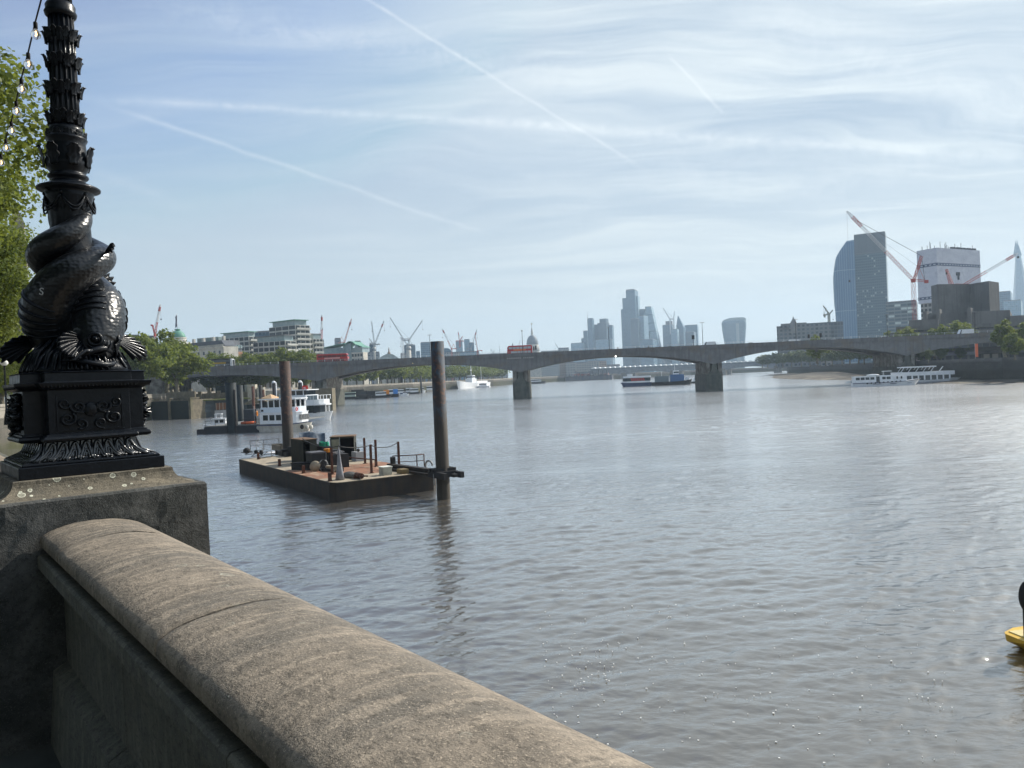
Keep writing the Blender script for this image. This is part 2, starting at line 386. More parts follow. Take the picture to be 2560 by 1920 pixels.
# ---- foam flecks near the wall
rnd = random.Random(5); fm = MB()
for i in range(460):
    px, py = rnd.uniform(900, 2400), rnd.uniform(1500, 1915)
    if rnd.random() < .45: px, py = rnd.gauss(1320, 160), rnd.gauss(1660, 90)
    p = W(px, py); 
    if p.x < .6 or p.y < 4: continue
    r = rnd.uniform(.005, .019); zz = float(0.03)
    pts = [(p.x + r * rnd.uniform(.6, 1.3) * math.cos(a * 1.047) * 1.5, p.y + r * rnd.uniform(.6, 1.3) * math.sin(a * 1.047), zz) for a in range(6)]
    fm._add(pts + [(x, y, z - .02) for x, y, z in pts], [(0, 1, 2, 3, 4, 5), (0, 6, 7, 1), (1, 7, 8, 2), (2, 8, 9, 3), (3, 9, 10, 4), (4, 10, 11, 5), (5, 11, 6, 0)])
foam = fm.obj('foam_flecks', mat('foam', (.85, .85, .82), rough=.6)); struct(foam, 'stuff')
tag(foam, 'white foam flecks drifting on the water beside the parapet', 'foam')
# ---------------------------------------------------------------- banks
dvp = Vector((-.644, .765, 0)).normalized(); nvp = Vector((.765, .644, 0)).normalized()      # along the near parapet, and towards the river
def NP(p, t, z=0.0): q = nvp * p + dvp * t; return Vector((q.x, q.y, CAM_H + z))
PROM = CAM_H - 1.62
north_edge = [NP(1.17, -60), NP(1.17, 5), NP(1.17, 40), Vector((-42, 62, 0)), Vector((-58, 100, 0)), Vector((-78, 140, 0)), Vector((-103, 190, 0)), W(372, 1050), Vector((-117, 300, 0)),
              Vector((-113, 400, 0)), W(868, 996), W(1033, 984), W(1114, 974.5), Vector((-20, 830, 0)), W(1278, 961.0), W(1411, 953), W(1533, 947.6), Vector((300, 1290, 0)), Vector((800, 1500, 0)), Vector((3700, 1900, 0))]
pts = [(p.x, p.y) for p in north_edge]
m_ground = mat('city_ground', (0.16, 0.155, 0.14), (0.10, 0.10, 0.09), 0.3, rough=.9)
g = MB(); poly = pts + [(3700, 5500), (-3700, 5500), (-3700, -500), (pts[0][0], -500)]
g.prism(poly, -2.4, PROM)
struct(g.obj('north_bank', m_ground))
south_edge = [(700, -500), (330, -100), (240, 100), (188, 220), (167, 262), (158, 300), (176, 350), (217, 465), (300, 775), (322, 900), (450, 1060), (900, 1250), (3700, 1500)]
g = MB(); g.prism(([(3700, -500)] + list(reversed(south_edge)))[::-1] if False else [(x, y) for x, y in reversed(south_edge)] + [(3700, -500)][:0] + [(3700, -500)], -2.4, 7.3)
struct(g.obj('south_bank', m_ground))
def wall_strip(name, line, z0, z1, thick, m, cope=0.0):
    """a wall of constant thickness along a polyline, land on its left"""
    mb = MB(); n = len(line); L = [Vector((p[0], p[1], 0)) for p in line]
    inn = []
    for i in range(n):
        d = (L[min(i + 1, n - 1)] - L[max(i - 1, 0)]).normalized(); inn.append(L[i] + Vector((-d.y, d.x, 0)) * thick)
    for zz0, zz1, ex in ((z0, z1, 0), ) + (((z1, z1 + .22, cope), ) if cope else ()):
        a = [L[i] + (L[i] - inn[i]).normalized() * ex for i in range(n)]; b_ = [inn[i] - (L[i] - inn[i]).normalized() * ex for i in range(n)]
        vs = [(p.x, p.y, zz0) for p in a] + [(p.x, p.y, zz1) for p in a] + [(p.x, p.y, zz1) for p in b_] + [(p.x, p.y, zz0) for p in b_]
        fs = []
        for i in range(n - 1):
            for q in range(4): r = (q + 1) % 4; fs.append((q * n + i, q * n + i + 1, r * n + i + 1, r * n + i))
        fs += [(0, n, 2 * n, 3 * n), (n - 1, 2 * n - 1, 3 * n - 1, 4 * n - 1)]
        mb._add(vs, fs)
    return mb.obj(name, m)
def wall_mat(name, stone, algae, ztop, bh=0.75, bw=1.9):
    m = bpy.data.materials.new(name); m.use_nodes = True; t = NT(m.node_tree); b = m.node_tree.nodes['Principled BSDF']
    pos = t.add('ShaderNodeNewGeometry').outputs['Position']; x, y, z = t.sep(pos)
    br = t.add('ShaderNodeTexBrick'); t.put(br.inputs['Vector'], t.comb(t.m('ADD', t.m('MULTIPLY', x, .75), y), z, 0.0))
    br.inputs['Scale'].default_value = 1; br.inputs['Brick Width'].default_value = bw; br.inputs['Row Height'].default_value = bh; br.inputs['Mortar Size'].default_value = .03
    br.inputs['Color1'].default_value = (*stone, 1); br.inputs['Color2'].default_value = (*[k * .82 for k in stone], 1); br.inputs['Mortar'].default_value = (*[k * .4 for k in stone], 1)
    nz = t.noise(pos, .35, 5, .65)
    c = t.mix(t.ramp(nz, .35, .7), br.outputs[0], (*[k * .6 for k in stone], 1))
    a = t.ramp(t.m('ADD', z, t.m('MULTIPLY', nz, 2.5)), ztop - .4, ztop + 1.4, 1, 0)        # the tide's green and brown growth
    c = t.mix(a, c, t.mix(t.noise(pos, .8, 4, .6), (*algae, 1), (*[k * .55 for k in algae], 1)))
    t.put(b.inputs['Base Color'], c); b.inputs['Roughness'].default_value = .85
    t.put(b.inputs['Normal'], t.bump(br.outputs[0], .4, .05)); MATS[name] = m; return m
m_wall = wall_mat('embankment_granite', (0.33, 0.30, 0.25), (0.11, 0.115, 0.045), 5.6)
m_wall_s = wall_mat('south_wall_stone', (0.16, 0.15, 0.14), (0.075, 0.07, 0.045), 5.0)
w_ = wall_strip('river_wall', [(p.x, p.y) for p in north_edge[2:]], -2.3, PROM + .95, .7, m_wall, .1)
tag(w_, 'pale granite embankment wall with green tide stains along the tree lined far left bank', 'wall')
w_ = wall_strip('river_wall', [(x, y) for x, y in reversed(south_edge)], -2.3, 8.1, .7, m_wall_s, .1)
tag(w_, 'dark stone river wall behind the moored white boats on the right bank', 'wall')
# foreshore of the south bank
mud = MB()
edge = [W(1868, 940), W(1905, 942.5), W(1934, 947), W(2040, 950), W(2130, 951), Vector((150, 290, 0)), Vector((150, 262, 0)), Vector((166, 235, 0)), Vector((215, 110, 0)), Vector((300, -80, 0))]
back = [(314, 860), (300, 775), (280, 700), (250, 590), (217, 465), (158, 300), (166, 264), (188, 220), (240, 100), (330, -100)]
ht = [.4, .6, 2.1, 2.9, 1.2, .8, 1.0, 1.0, 1.0, 1.0]
n = len(edge)
def mudp(u, v):
    f = u * (n - 1); i = min(int(f), n - 2); k = f - i
    e = edge[i].lerp(edge[i + 1], k); bk = Vector((*back[i], 0)).lerp(Vector((*back[i + 1], 0)), k); h = ht[i] * (1 - k) + ht[i + 1] * k
    p = e.lerp(bk, v * 1.02 - .02); return (p.x + mnoise.noise(p * .09) * 3, p.y + mnoise.noise(p * .07) * 4, -0.5 + (h + .5) * (v ** .55) + mnoise.noise(p * .12) * .22 * v)
mud.grid(mudp, 120, 22)
struct(mud.obj('foreshore', mat('foreshore_shingle', (0.095, 0.080, 0.062), (0.06, 0.053, 0.043), 0.35, rough=.9, bump=.6, bdist=.15, stretch=(1, .5, 1), third=((.19, .165, .125), .08, .52, .62))))

# ---------------------------------------------------------------- the road bridge
m_conc = mat('bridge_stone', (0.185, 0.185, 0.185), (0.14, 0.14, 0.142), 0.35, rough=.8, streak=((0.10, 0.10, 0.105), 1.1, .65), third=((.17, .15, .13), .15, .5, .62))
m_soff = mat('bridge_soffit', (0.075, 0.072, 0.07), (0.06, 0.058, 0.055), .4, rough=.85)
m_pier_lo = mat('pier_granite', (0.060, 0.066, 0.058), (0.095, 0.098, 0.08), .5, rough=.8, streak=((0.13, 0.135, 0.115), .9, .5))
m_pier_up = mat('pier_stained', (0.24, 0.23, 0.205), (0.10, 0.09, 0.075), .5, rough=.85, streak=((0.09, 0.07, 0.05), .8, .7))
m_asph = mat('asphalt', (0.05, 0.05, 0.05), (0.065, 0.065, 0.065), 1.0, rough=.9)
m_rail = mat('pale_steel', (0.62, 0.64, 0.64), rough=.4)
BA = -.0613; BP = Vector((2.5, 307, 0)); BL, BR = -190.0, 330.0; BW = 25.0; ZT = 18.0
bridge = thing('road_bridge', 'long low grey concrete road bridge crossing the whole river on shallow arches', 'bridge', BP, BA)
bridge_x = Vector((math.cos(BA), math.sin(BA), 0)); bridge_y = Vector((-math.sin(BA), math.cos(BA), 0))
PIER = (-81, 1.0, 77.3, 151)
def soffit(u):
    if u < PIER[0]:
        d = min(PIER[0] - u, 40); return 14.3 - 3.9 * (1 - d / 40) ** 1.9
    if u > PIER[3]:
        d = min(u - PIER[3], 40); return 14.6 - 4.0 * (1 - d / 40) ** 1.9
    for a, b in zip(PIER, PIER[1:]):
        if a <= u <= b: return 15.25 - 4.85 * (1 - min(u - a, b - u) / ((b - a) / 2)) ** 2.1
    return 15
us = [BL + (BR - BL) * i / 520 for i in range(521)]
def rib(y0, y1, topz, lo=0.0):
    mb = MB()
    rings = [[(u, y0, topz), (u, y0, soffit(u) + lo), (u, y1, soffit(u) + lo), (u, y1, topz)] for u in us]
    mb.loft(rings, smooth=False); return mb
rib(0, 6.2, 17.0).obj('arch_rib', [m_conc], bridge); rib(18.8, 25, 17.0).obj('arch_rib', [m_conc], bridge)
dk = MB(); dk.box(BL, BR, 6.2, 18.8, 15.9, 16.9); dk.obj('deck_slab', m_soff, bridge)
for y0, y1 in ((-.35, .25), (24.75, 25.35)):
    f = MB(); f.box(BL, BR, y0, y1, 16.75, ZT); f.box(BL, BR, y0 - .08, y1 + .08, ZT, ZT + .12); f.obj('edge_beam', m_conc, bridge)
rd = MB(); rd.box(BL, BR, .25, 24.75, 16.9, 17.0); rd.obj('roadway', m_asph, bridge)
pv_ = MB(); pv_.box(BL, BR, .25, 4.2, 17.0, 17.13); pv_.box(BL, BR, 20.8, 24.75, 17.0, 17.13); pv_.obj('pavement', mat('paving', (.25, .24, .23), rough=.9), bridge)
for yy in (0.0, 25.0):
    r = MB(); r.box(BL, BR, yy - .03, yy + .03, ZT + .78, ZT + .84); r.box(BL, BR, yy - .015, yy + .015, ZT + .45, ZT + .48)
    q = BL
    while q < BR:
        r.box(q - .05, q + .05, yy - .05, yy + .05, ZT + .1, ZT + .95)
        q += 3.2
    r.obj('railing', m_rail, bridge)
for u in PIER:
    p = MB()
    out = [(u - 3.3, 1.0), (u - 2.4, 0), (u + 2.4, 0), (u + 3.3, 1.0), (u + 3.3, 25.5), (u + 2.0, 26.5), (u - 2.0, 26.5), (u - 3.3, 25.5)]
    p.prism(out, -2, 6.6); pl = p.obj('pier_base', m_pier_lo, bridge, bevel=.12)
    p = MB(); p.box(u - 2.9, u + 2.9, 6.6, 19.0, 6.6, 12.5)
    for yy in (.7, 19.0): p.box(u - 3.05, u - 1.55, yy, yy + 5.6, 6.6, 11.6); p.box(u + 1.55, u + 3.05, yy, yy + 5.6, 6.6, 11.6)
    p.obj('pier_shaft', m_pier_up, bridge)
    p = MB(); p.xprism([(u - 2.5, 6.6), (u + 2.5, 6.6), (u + 1.1, 8.4), (u + .8, 10.8), (u - .8, 10.8), (u - 1.1, 8.4)], .15, 1.6); p.obj('pier_bracket', m_pier_lo, bridge)
ab = MB(); ab.box(-190, -147, -.1, 25.1, 0, 15.5); ab.obj('abutment', m_pier_up, bridge)
fl = MB(); fl.ball((-42, .2, 15.9), .22, 8, 6); fl.obj('navigation_light', mat('amber_lamp', (1, .8, .3), emit=((1, .75, .25), 6)), bridge)
fl = MB(); fl.ball((39, .0, 15.2), .25, 8, 6); fl.obj('navigation_light', MATS['amber_lamp'] if False else mat('white_lamp', (1, 1, 1), emit=((1, .95, .85), 5)), bridge)
for i in range(15):
    if i == 8: continue
    lt = MB(); x = -4 + i * .72; lt.box(x, x + .42, -.43, -.36, 15.9, 16.5); lt.obj('letter', mat('raised_letters', (.38, .37, .35)), bridge)
def on_bridge(px, y, z=17.0):        # point of the deck seen at a photo column, y metres in from the near face
    v = ray(px, 880); nb = bridge_y; t = (nb.dot(BP) + y) / (v.x * nb.x + v.y * nb.y)
    return Vector((v.x * t, v.y * t, z))

# far bridges beyond
def far_bridge(label, pa, pb, zdeck, width, spans, m, mp, fill=1.6, name='arched_bridge'):
    a, b = Vector((*pa, 0)), Vector((*pb, 0)); L = (b - a).length; ang = math.atan2(b.y - a.y, b.x - a.x)
    root = thing(name, label, 'bridge', a, ang)
    dz_ = lambda u: zdeck - fill - 4.2 * abs(((u / (L / spans)) % 1) * 2 - 1) ** 2
    mb = MB(); us = [L * i / 160 for i in range(161)]
    mb.loft([[(u, 0, zdeck), (u, 0, dz_(u)), (u, width, dz_(u)), (u, width, zdeck)] for u in us], smooth=False); mb.obj('arch_deck', m, root)
    pr = MB(); pr.box(0, L, -.2, .1, zdeck, zdeck + 1.1); pr.obj('parapet', m, root)
    for i in range(1, spans):
        p = MB(); u = i * L / spans; p.box(u - 3, u + 3, -2, width + 2, -2, zdeck - 2.5); p.obj('pier', mp, root)
    return root
m_iron = mat('far_bridge_paint', (.20, .22, .24), (.15, .16, .17), .2)
far_bridge('distant iron road bridge of five low arches seen beneath the concrete bridge', (96, 1130), (420, 1010), 11.5, 22, 5, m_iron, m_pier_up)
fb = far_bridge('distant railway bridge carrying a white scalloped station roof', (120, 1200), (450, 1080), 13.0, 16, 5, m_iron, m_pier_up, name='railway_bridge')
rf = MB(); L = 350
for i in range(44):
    u = 4 + i * 7.8; rf.xprism([(u, 17.0), (u + 7.4, 17.0), (u + 6.8, 17.9), (u + 5.2, 18.7), (u + 3.7, 18.9), (u + 2.2, 18.7), (u + .6, 17.9)], 0, 14)
rf.obj('station_roof', mat('white_roof', (.8, .82, .82), rough=.5), fb)
st = MB(); st.box(4, 345, 1, 13, 13, 17.0); st.obj('station_hall', mat('station_glass', (.10, .13, .15), (.2, .22, .24), .4, rough=.3), fb)
# ---------------------------------------------------------------- trees
def leaf_mat(name, c1, c2, c3, tl=0.44):
    m = bpy.data.materials.new(name); m.use_nodes = True; t = NT(m.node_tree); b = m.node_tree.nodes['Principled BSDF']
    ri = t.add('ShaderNodeNewGeometry').outputs['Random Per Island']
    ps = t.add('ShaderNodeTexCoord').outputs['Object']
    big = t.ramp(t.noise(ps, .35, 3, .6), .35, .65)
    c = t.mix(big, t.mix(ri, (*c1, 1), (*c2, 1)), t.mix(ri, (*c2, 1), (*c3, 1)))
    t.put(b.inputs['Base Color'], c); b.inputs['Roughness'].default_value = .55; b.inputs['Specular IOR Level'].default_value = .3
    tr = t.add('ShaderNodeBsdfTranslucent'); t.put(tr.inputs[0], t.mix(.5, c, (.30, .34, .05, 1), 'MIX'))
    mx = t.add('ShaderNodeMixShader'); mx.inputs[0].default_value = tl
    t.l.new(b.outputs[0], mx.inputs[1]); t.l.new(tr.outputs[0], mx.inputs[2])
    t.l.new(mx.outputs[0], m.node_tree.nodes['Material Output'].inputs[0]); MATS[name] = m
    return m
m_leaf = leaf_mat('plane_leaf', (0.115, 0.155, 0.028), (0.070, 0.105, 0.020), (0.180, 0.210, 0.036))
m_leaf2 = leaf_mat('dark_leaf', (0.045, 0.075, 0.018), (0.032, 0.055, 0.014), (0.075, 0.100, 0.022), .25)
m_bark = mat('bark', (0.13, 0.11, 0.08), (0.22, 0.20, 0.15), 2.0, rough=.9, bump=.5)
def crown_mesh(name, rx, rz, nclump, per, leaf, seed, m, flat=0.9, hang=0.0, low=0.15):
    """leaf faces gathered in clumps through an uneven ellipsoid that is rx wide and rz tall, its foot at z=0"""
    rs = np.random.RandomState(seed); C = []
    while len(C) < nclump:
        p = rs.uniform(-1, 1, 3); d = np.linalg.norm(p)
        if d > 1 or d < .35 + .3 * rs.rand(): continue
        lump = 0.80 + 0.28 * math.sin(p[0] * 3.1 + seed) * math.sin(p[1] * 3.7 + seed * 2) + .16 * math.sin(p[2] * 6 + seed * 3 + p[0] * 4)
        C.append(p * lump)
    C = np.array(C); C[:, 2] = (C[:, 2] + 1) / 2 * (1 - low * 0) 
    C[:, :2] *= (0.55 + 0.6 * np.sin(np.clip(C[:, 2], .02, .98) * math.pi))[:, None] * 1.0
    C = C * np.array([rx, rx, rz])
    cs = rs.uniform(.55, 1.15, nclump) * rx * 0.20
    cen = np.repeat(C, per, 0); sz = np.repeat(cs, per)
    off = rs.normal(0, 1, (len(cen), 3)); off /= np.linalg.norm(off, axis=1)[:, None]; off *= (rs.rand(len(cen)) ** .5)[:, None] * sz[:, None] * 1.25
    off[:, 2] *= .8
    P = cen + off
    nrm = off / (np.linalg.norm(off, axis=1)[:, None] + 1e-6) + rs.normal(0, .7, P.shape) + np.array([0, 0, .5]); nrm /= np.linalg.norm(nrm, axis=1)[:, None]
    a = np.cross(nrm, rs.normal(0, 1, P.shape)); a /= np.linalg.norm(a, axis=1)[:, None]; b_ = np.cross(nrm, a)
    s = (leaf * rs.uniform(.55, 1.3, len(P)))[:, None]
    q = [P - a * s - b_ * s * .25, P - a * s * .2 - b_ * s * .8, P + a * s * 1.0 + b_ * s * .1, P - a * s * .1 + b_ * s * .85]
    V = np.stack(q, 1).reshape(-1, 3); n = len(P)
    me = bpy.data.meshes.new(name); me.vertices.add(len(V)); me.vertices.foreach_set('co', V.ravel().astype('f4'))
    me.loops.add(n * 4); me.loops.foreach_set('vertex_index', np.arange(n * 4, dtype='i4'))
    me.polygons.add(n); me.polygons.foreach_set('loop_start', np.arange(n, dtype='i4') * 4); me.update(calc_edges=True)
    me.materials.append(m); return me, C
def trunk_mesh(name, h, r, C, zc, seed, m, lean=0.0):
    rs = random.Random(seed); mb = MB()
    top = Vector((lean * h, 0, h)); k = 7
    sp = [Vector((lean * h * (i / k) ** 1.5 + rs.uniform(-.02, .02) * h * (i > 0), rs.uniform(-.02, .02) * h * (i > 0), h * i / k)) for i in range(k + 1)]
    mb.tube(sp, [r * (1.35 - .75 * i / k) if i else r * 1.6 for i in range(k + 1)], 8)
    for c in sorted(C.tolist(), key=lambda q: rs.random())[:22]:
        a = sp[rs.randint(3, k)]; e = Vector(c) + Vector((0, 0, zc)); mid = a.lerp(e, .5) + Vector((rs.uniform(-.4, .4), rs.uniform(-.4, .4), .5))
        mb.tube([a, mid, e], [r * .42, r * .24, r * .08], 5, cap=False)
    return mb.mesh(name, m)
def tree_proto(seed, hgt, spread, leaf, nclump, per, m, trunkh=.28):
    zc = hgt * trunkh * .75; cm, C = crown_mesh('crown', spread, hgt - zc, nclump, per, leaf, seed, m)
    tm = trunk_mesh('trunk', hgt * .62, hgt * .022 + .12, C, zc, seed, m_bark)
    return cm, tm, zc
PROTO = {}
def tree(kind, loc, label, sc=1.0, rz=0.0, group=None, name='plane_tree', scz=1.0, category='tree'):
    if kind not in PROTO:
        PROTO[kind] = {'a': lambda: tree_proto(11, 17, 7.0, .38, 190, 34, m_leaf), 'b': lambda: tree_proto(23, 15, 7.6, .38, 190, 34, m_leaf),
                       'c': lambda: tree_proto(37, 18, 6.2, .40, 170, 34, m_leaf2), 'd': lambda: tree_proto(51, 12, 5.6, .34, 120, 30, m_leaf),
                       'e': lambda: tree_proto(67, 16, 7.4, .55, 130, 18, m_leaf2), 'g': lambda: tree_proto(91, 17, 4.6, .36, 170, 34, m_leaf), 'n': lambda: tree_proto(81, 13, 5.4, .17, 330, 60, m_leaf),
                       'f': lambda: tree_proto(77, 16, 7.6, .60, 120, 16, m_leaf)}[kind]()
    cm, tm, zc = PROTO[kind]
    root = thing(name, label, category, loc, rz, group); root.scale = (sc, sc, sc * scz)
    c = bpy.data.objects.new('crown', cm); scene.collection.objects.link(c); c.parent = root; c.location = (0, 0, zc)
    t_ = bpy.data.objects.new('trunk', tm); scene.collection.objects.link(t_); t_.parent = root
    return root
def tree_px(kind, px, pytop, Y, base, label, **k):
    """a tree whose top is seen at that pixel at distance Y"""
    H0 = {'a': 17, 'b': 15, 'c': 18, 'd': 12, 'g': 17, 'e': 16, 'n': 13, 'f': 16}[kind]
    p = D(px, pytop, Y); h = p.z - base
    return tree(kind, (p.x, p.y, base), label, sc=h / H0, rz=random.uniform(0, 6.28), **k)
LG = 'plane trees along the far left embankment'
GZ = PROM
# the near group between the lamp and the bridge
tree_px('b', 300, 822, 262, GZ, 'bright green bushy tree just right of the lamp pedestal, crown leaning over the water', group=LG)
tree_px('a', 352, 838, 226, GZ, 'yellow green rounded tree in front of the darker tree, left of the bridge end', group=LG)
tree_px('a', 412, 830, 275, GZ, 'tall dark green tree with visible limbs below the green copper dome', group=LG)
tree_px('b', 436, 846, 256, GZ, 'broad tree whose crown covers the left end of the bridge', group=LG)
tree_px('c', 320, 850, 300, GZ, 'darker tree behind the bright bushy tree beside the lamp pedestal', group=LG)
for i, (px, py, Y, k) in enumerate(((560, 878, 350, 'b'), (610, 884, 346, 'a'), (655, 876, 354, 'b'), (700, 872, 350, 'a'), (745, 868, 356, 'b'), (525, 884, 352, 'a'))):
    tree_px(k, px, py, Y, GZ, ['round green crown rising over the bridge right of the black and gold bus', 'green crown over the bridge left of the rusty pile', 'olive crown showing above the bridge just left of the rusty pile top', 'green crown showing above the bridge behind the rusty pile top', 'tallest olive crown above the bridge beneath the balcony tower', 'green crown behind the black and gold bus on the bridge'][i], group=LG)
# row seen under the arches, following the wall
rowpts = [(-118, 330), (-124, 352), (-121, 374), (-127, 396), (-120, 418), (-124, 438), (-117, 458)]
seg = [Vector((-117, 345, 0))] + [Vector((p.x, p.y, 0)) for p in north_edge[9:15]]
ORD = 'first second third fourth fifth sixth seventh eighth ninth tenth eleventh twelfth thirteenth fourteenth fifteenth sixteenth seventeenth eighteenth nineteenth'.split()
TENS = ['', '', 'twenty', 'thirty', 'forty', 'fifty', 'sixty', 'seventy']
def ordn(n):
    if n <= 19: return ORD[n - 1]
    return TENS[n // 10][:-1] + 'ieth' if n % 10 == 0 else TENS[n // 10] + ' ' + ORD[n % 10 - 1]
def along(seg, s):
    for i in range(len(seg) - 1):
        L = (seg[i + 1] - seg[i]).length
        if s < L: d = (seg[i + 1] - seg[i]) / L; return seg[i] + d * s, d
        s -= L
    return None, None
s = 0; k = 0; rnd = random.Random(9)
desc = ['under the first full arch', 'behind the moored workboats', 'behind the pontoon', 'behind the white ship', 'left of the second bridge pier', 'right of the second bridge pier']
while True:
    p, d = along(seg, s)
    if p is None: break
    nrm_ = Vector((-d.y, d.x, 0))
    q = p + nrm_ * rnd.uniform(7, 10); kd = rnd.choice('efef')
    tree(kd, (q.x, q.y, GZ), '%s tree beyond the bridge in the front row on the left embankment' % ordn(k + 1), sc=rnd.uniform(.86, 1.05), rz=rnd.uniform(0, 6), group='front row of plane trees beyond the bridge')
    if k % 2 == 0:
        q = p + nrm_ * rnd.uniform(24, 30)
        tree(rnd.choice('ef'), (q.x, q.y, GZ), '%s tree beyond the bridge in the back row on the left embankment' % ordn(k // 2 + 1), sc=rnd.uniform(1.0, 1.15), rz=rnd.uniform(0, 6), group='back row of plane trees beyond the bridge')
    s += rnd.uniform(10, 13); k += 1
for i, (px, py, Y) in enumerate(((520, 955, 330), (585, 958, 335), (650, 955, 345), (700, 958, 350), (760, 960, 360), (620, 950, 370), (560, 950, 365))):
    tree_px('d', px, py - 22, Y, GZ, ['low tree under the left end of the bridge above the dark boathouse', 'small tree under the bridge left of the tall dark mooring piles', 'small tree under the bridge between the mooring piles and the rusty pile', 'small tree under the bridge behind the rusty pile', 'small tree under the bridge left of its first pier', 'darker small tree under the bridge above the white railings', 'shaded small tree under the bridge above the terrace wall'][i])
# south bank
SG = 'trees on the right bank beyond the bridge'
for i in range(17):
    px = 1900 + i * 20 + rnd.uniform(-5, 5); Y = max(440, 830 - i * 27)
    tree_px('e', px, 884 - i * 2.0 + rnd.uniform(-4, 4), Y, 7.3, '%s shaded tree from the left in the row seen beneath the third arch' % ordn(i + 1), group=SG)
tree_px('g', 2508, 794, 262, 7.3, 'large round tree standing in front of the right end of the bridge')
tree_px('g', 2562, 802, 258, 7.3, 'tree cut by the right edge of the photo beside the large round tree')
tree_px('d', 2535, 832, 250, 7.3, 'low bushy tree between the two trees at the right edge')
for i, (px, py, Y) in enumerate(((2275, 822, 345), (2250, 830, 345), (2360, 817, 345), (2335, 826, 345), (2385, 808, 348), (2410, 812, 348), (2225, 832, 350))):
    tree_px('d', px, py, Y, 9, ['rounded tree top above the bridge parapet, below the red crane mast', 'low tree top above the bridge behind the white saloon car', 'tree top in the middle of the clump left of the white camper', 'low tree top at the left end of the clump before the theatre', 'taller tree top above the bridge just left of the white camper', 'tree top behind the white camper roof', 'small tree top above the bridge right of the white saloon car'][i], group='tree tops showing over the right half of the bridge')
tree_px('d', 2040, 842, 345, 9, 'green bush top showing over the bridge beside the two traffic signals')
for i, (px, py) in enumerate(((2320, 872), (2352, 868), (2400, 866), (2300, 878))):
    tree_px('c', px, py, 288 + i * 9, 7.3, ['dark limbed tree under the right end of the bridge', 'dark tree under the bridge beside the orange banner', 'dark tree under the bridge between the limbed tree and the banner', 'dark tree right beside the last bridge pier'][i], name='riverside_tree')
# near plane tree on the promenade behind the lamp
cmn, tmn, zcn = tree_proto(81, 13, 5.4, .074, 860, 340, m_leaf)
PROTO['n'] = (cmn, tmn, zcn); PROTO['m'] = tree_proto(83, 13, 6.0, .22, 340, 60, m_leaf2)
def near_tree(px, py, Y, sc, label, rz):
    p = D(px, py, Y)
    tree('n', (p.x, p.y, GZ), label, sc=sc, rz=rz, name='plane_tree')
near_tree(-640, 700, 19, 1.05, 'large leafy plane tree filling the left edge behind the black lamp', 1.0)
near_tree(-470, 600, 27, 1.2, 'taller plane tree behind the leafy one at the left edge', 2.6)
near_tree(-190, 600, 42, 1.03, 'rounded plane tree at the left edge whose leaves half hide the stone obelisk', 5.1)
near_tree(-10, 700, 72, .62, 'sunlit plane tree low at the left edge in front of the stone obelisk', 4.0)
near_tree(-90, 600, 95, 1.0, 'distant plane tree at the left edge beyond the obelisk', .6)

for i, (x, y, sc, lab) in enumerate(((-9, -5, 1.25, 'plane tree over the promenade beside the viewer'), (-4, -14, 1.3, 'plane tree over the promenade behind the viewer'), (7, -19, 1.3, 'plane tree over the promenade farther behind the viewer'), (-17, 4, 1.2, 'plane tree on the promenade left of the viewer'), (-18, -12, 1.4, 'plane tree across the road behind the viewer'), (18, -27, 1.3, 'plane tree by the parapet far behind the viewer'))):
    tree('m', (x, y, GZ), lab, sc=sc, rz=i * 1.7)
# ---------------------------------------------------------------- buildings
def tw(name, label, cat, pxl, pxm, pxr, py, Y, theta, base=7.0, depth=None, ref='m'):
    """a block seen corner on: left edge, near corner and right edge columns, top row at the near corner; returns root, width, depth, height"""
    bL, bM = [math.degrees(math.atan2(ray(q, py).x, ray(q, py).y)) for q in (pxl, pxm)]
    side = pxr - pxm >= 2.5 and theta > 0
    th = R_(max(theta, bM + (7 if pxr - pxm > 5 else 2.5)) if side else (bL + bM) / 2); Mp = D(pxm, py, Y); b = depth or 30
    v = ray(pxl, py); k = v.x / v.y; a = (Mp.x - k * Y) / (math.cos(th) + k * math.sin(th))
    if side:
        v = ray(pxr, py); k = v.x / v.y; b = max(8, min(90, (k * Y - Mp.x) / (math.sin(th) - k * math.cos(th))))
    return thing(name, label, cat, (Mp.x, Y, base), -th), a, b, Mp.z - base
m_roofgrey = mat('roof_grey', (.22, .22, .23), (.15, .15, .16), .4, rough=.9)
m_stone = mat('portland_stone', (.62, .59, .52), (.45, .43, .38), .3, rough=.85, streak=((.32, .30, .27), .7, .4))
m_slate = mat('slate', (.075, .085, .10), (.10, .11, .13), .8, rough=.5)
m_copper = mat('green_copper', (.09, .25, .19), (.15, .32, .25), .5, rough=.6, streak=((.12, .22, .17), 1.2, .5))
m_glass = mat('window_glass', (.035, .05, .06), (.06, .08, .09), .5, rough=.12, spec=.8)
m_glassl = mat('pale_glass', (.20, .27, .28), (.28, .34, .35), .5, rough=.12, spec=.8)
def simple_block(label, pxl, pxm, pxr, py, Y, th, m, name='office_block', cat='building', depth=30, roof=True, base=7.0, plant=None):
    root, a, b, h = tw(name, label, cat, pxl, pxm, pxr, py, Y, th, base, depth)
    w = MB(); w.box(-a, 0, 0, b, 0, h); w.obj('facade', m, root)
    if roof:
        r = MB(); r.box(-a + .4, -.4, .4, b - .4, h, h + 1.2); r.obj('roof', m_roofgrey, root)
    if plant:
        r = MB(); r.box(-a * plant[1], -a * plant[0], b * .3, b * .7, h + 1.2, h + 1.2 + plant[2]); r.obj('plant_room', m_roofgrey, root)
    return root, a, b, h
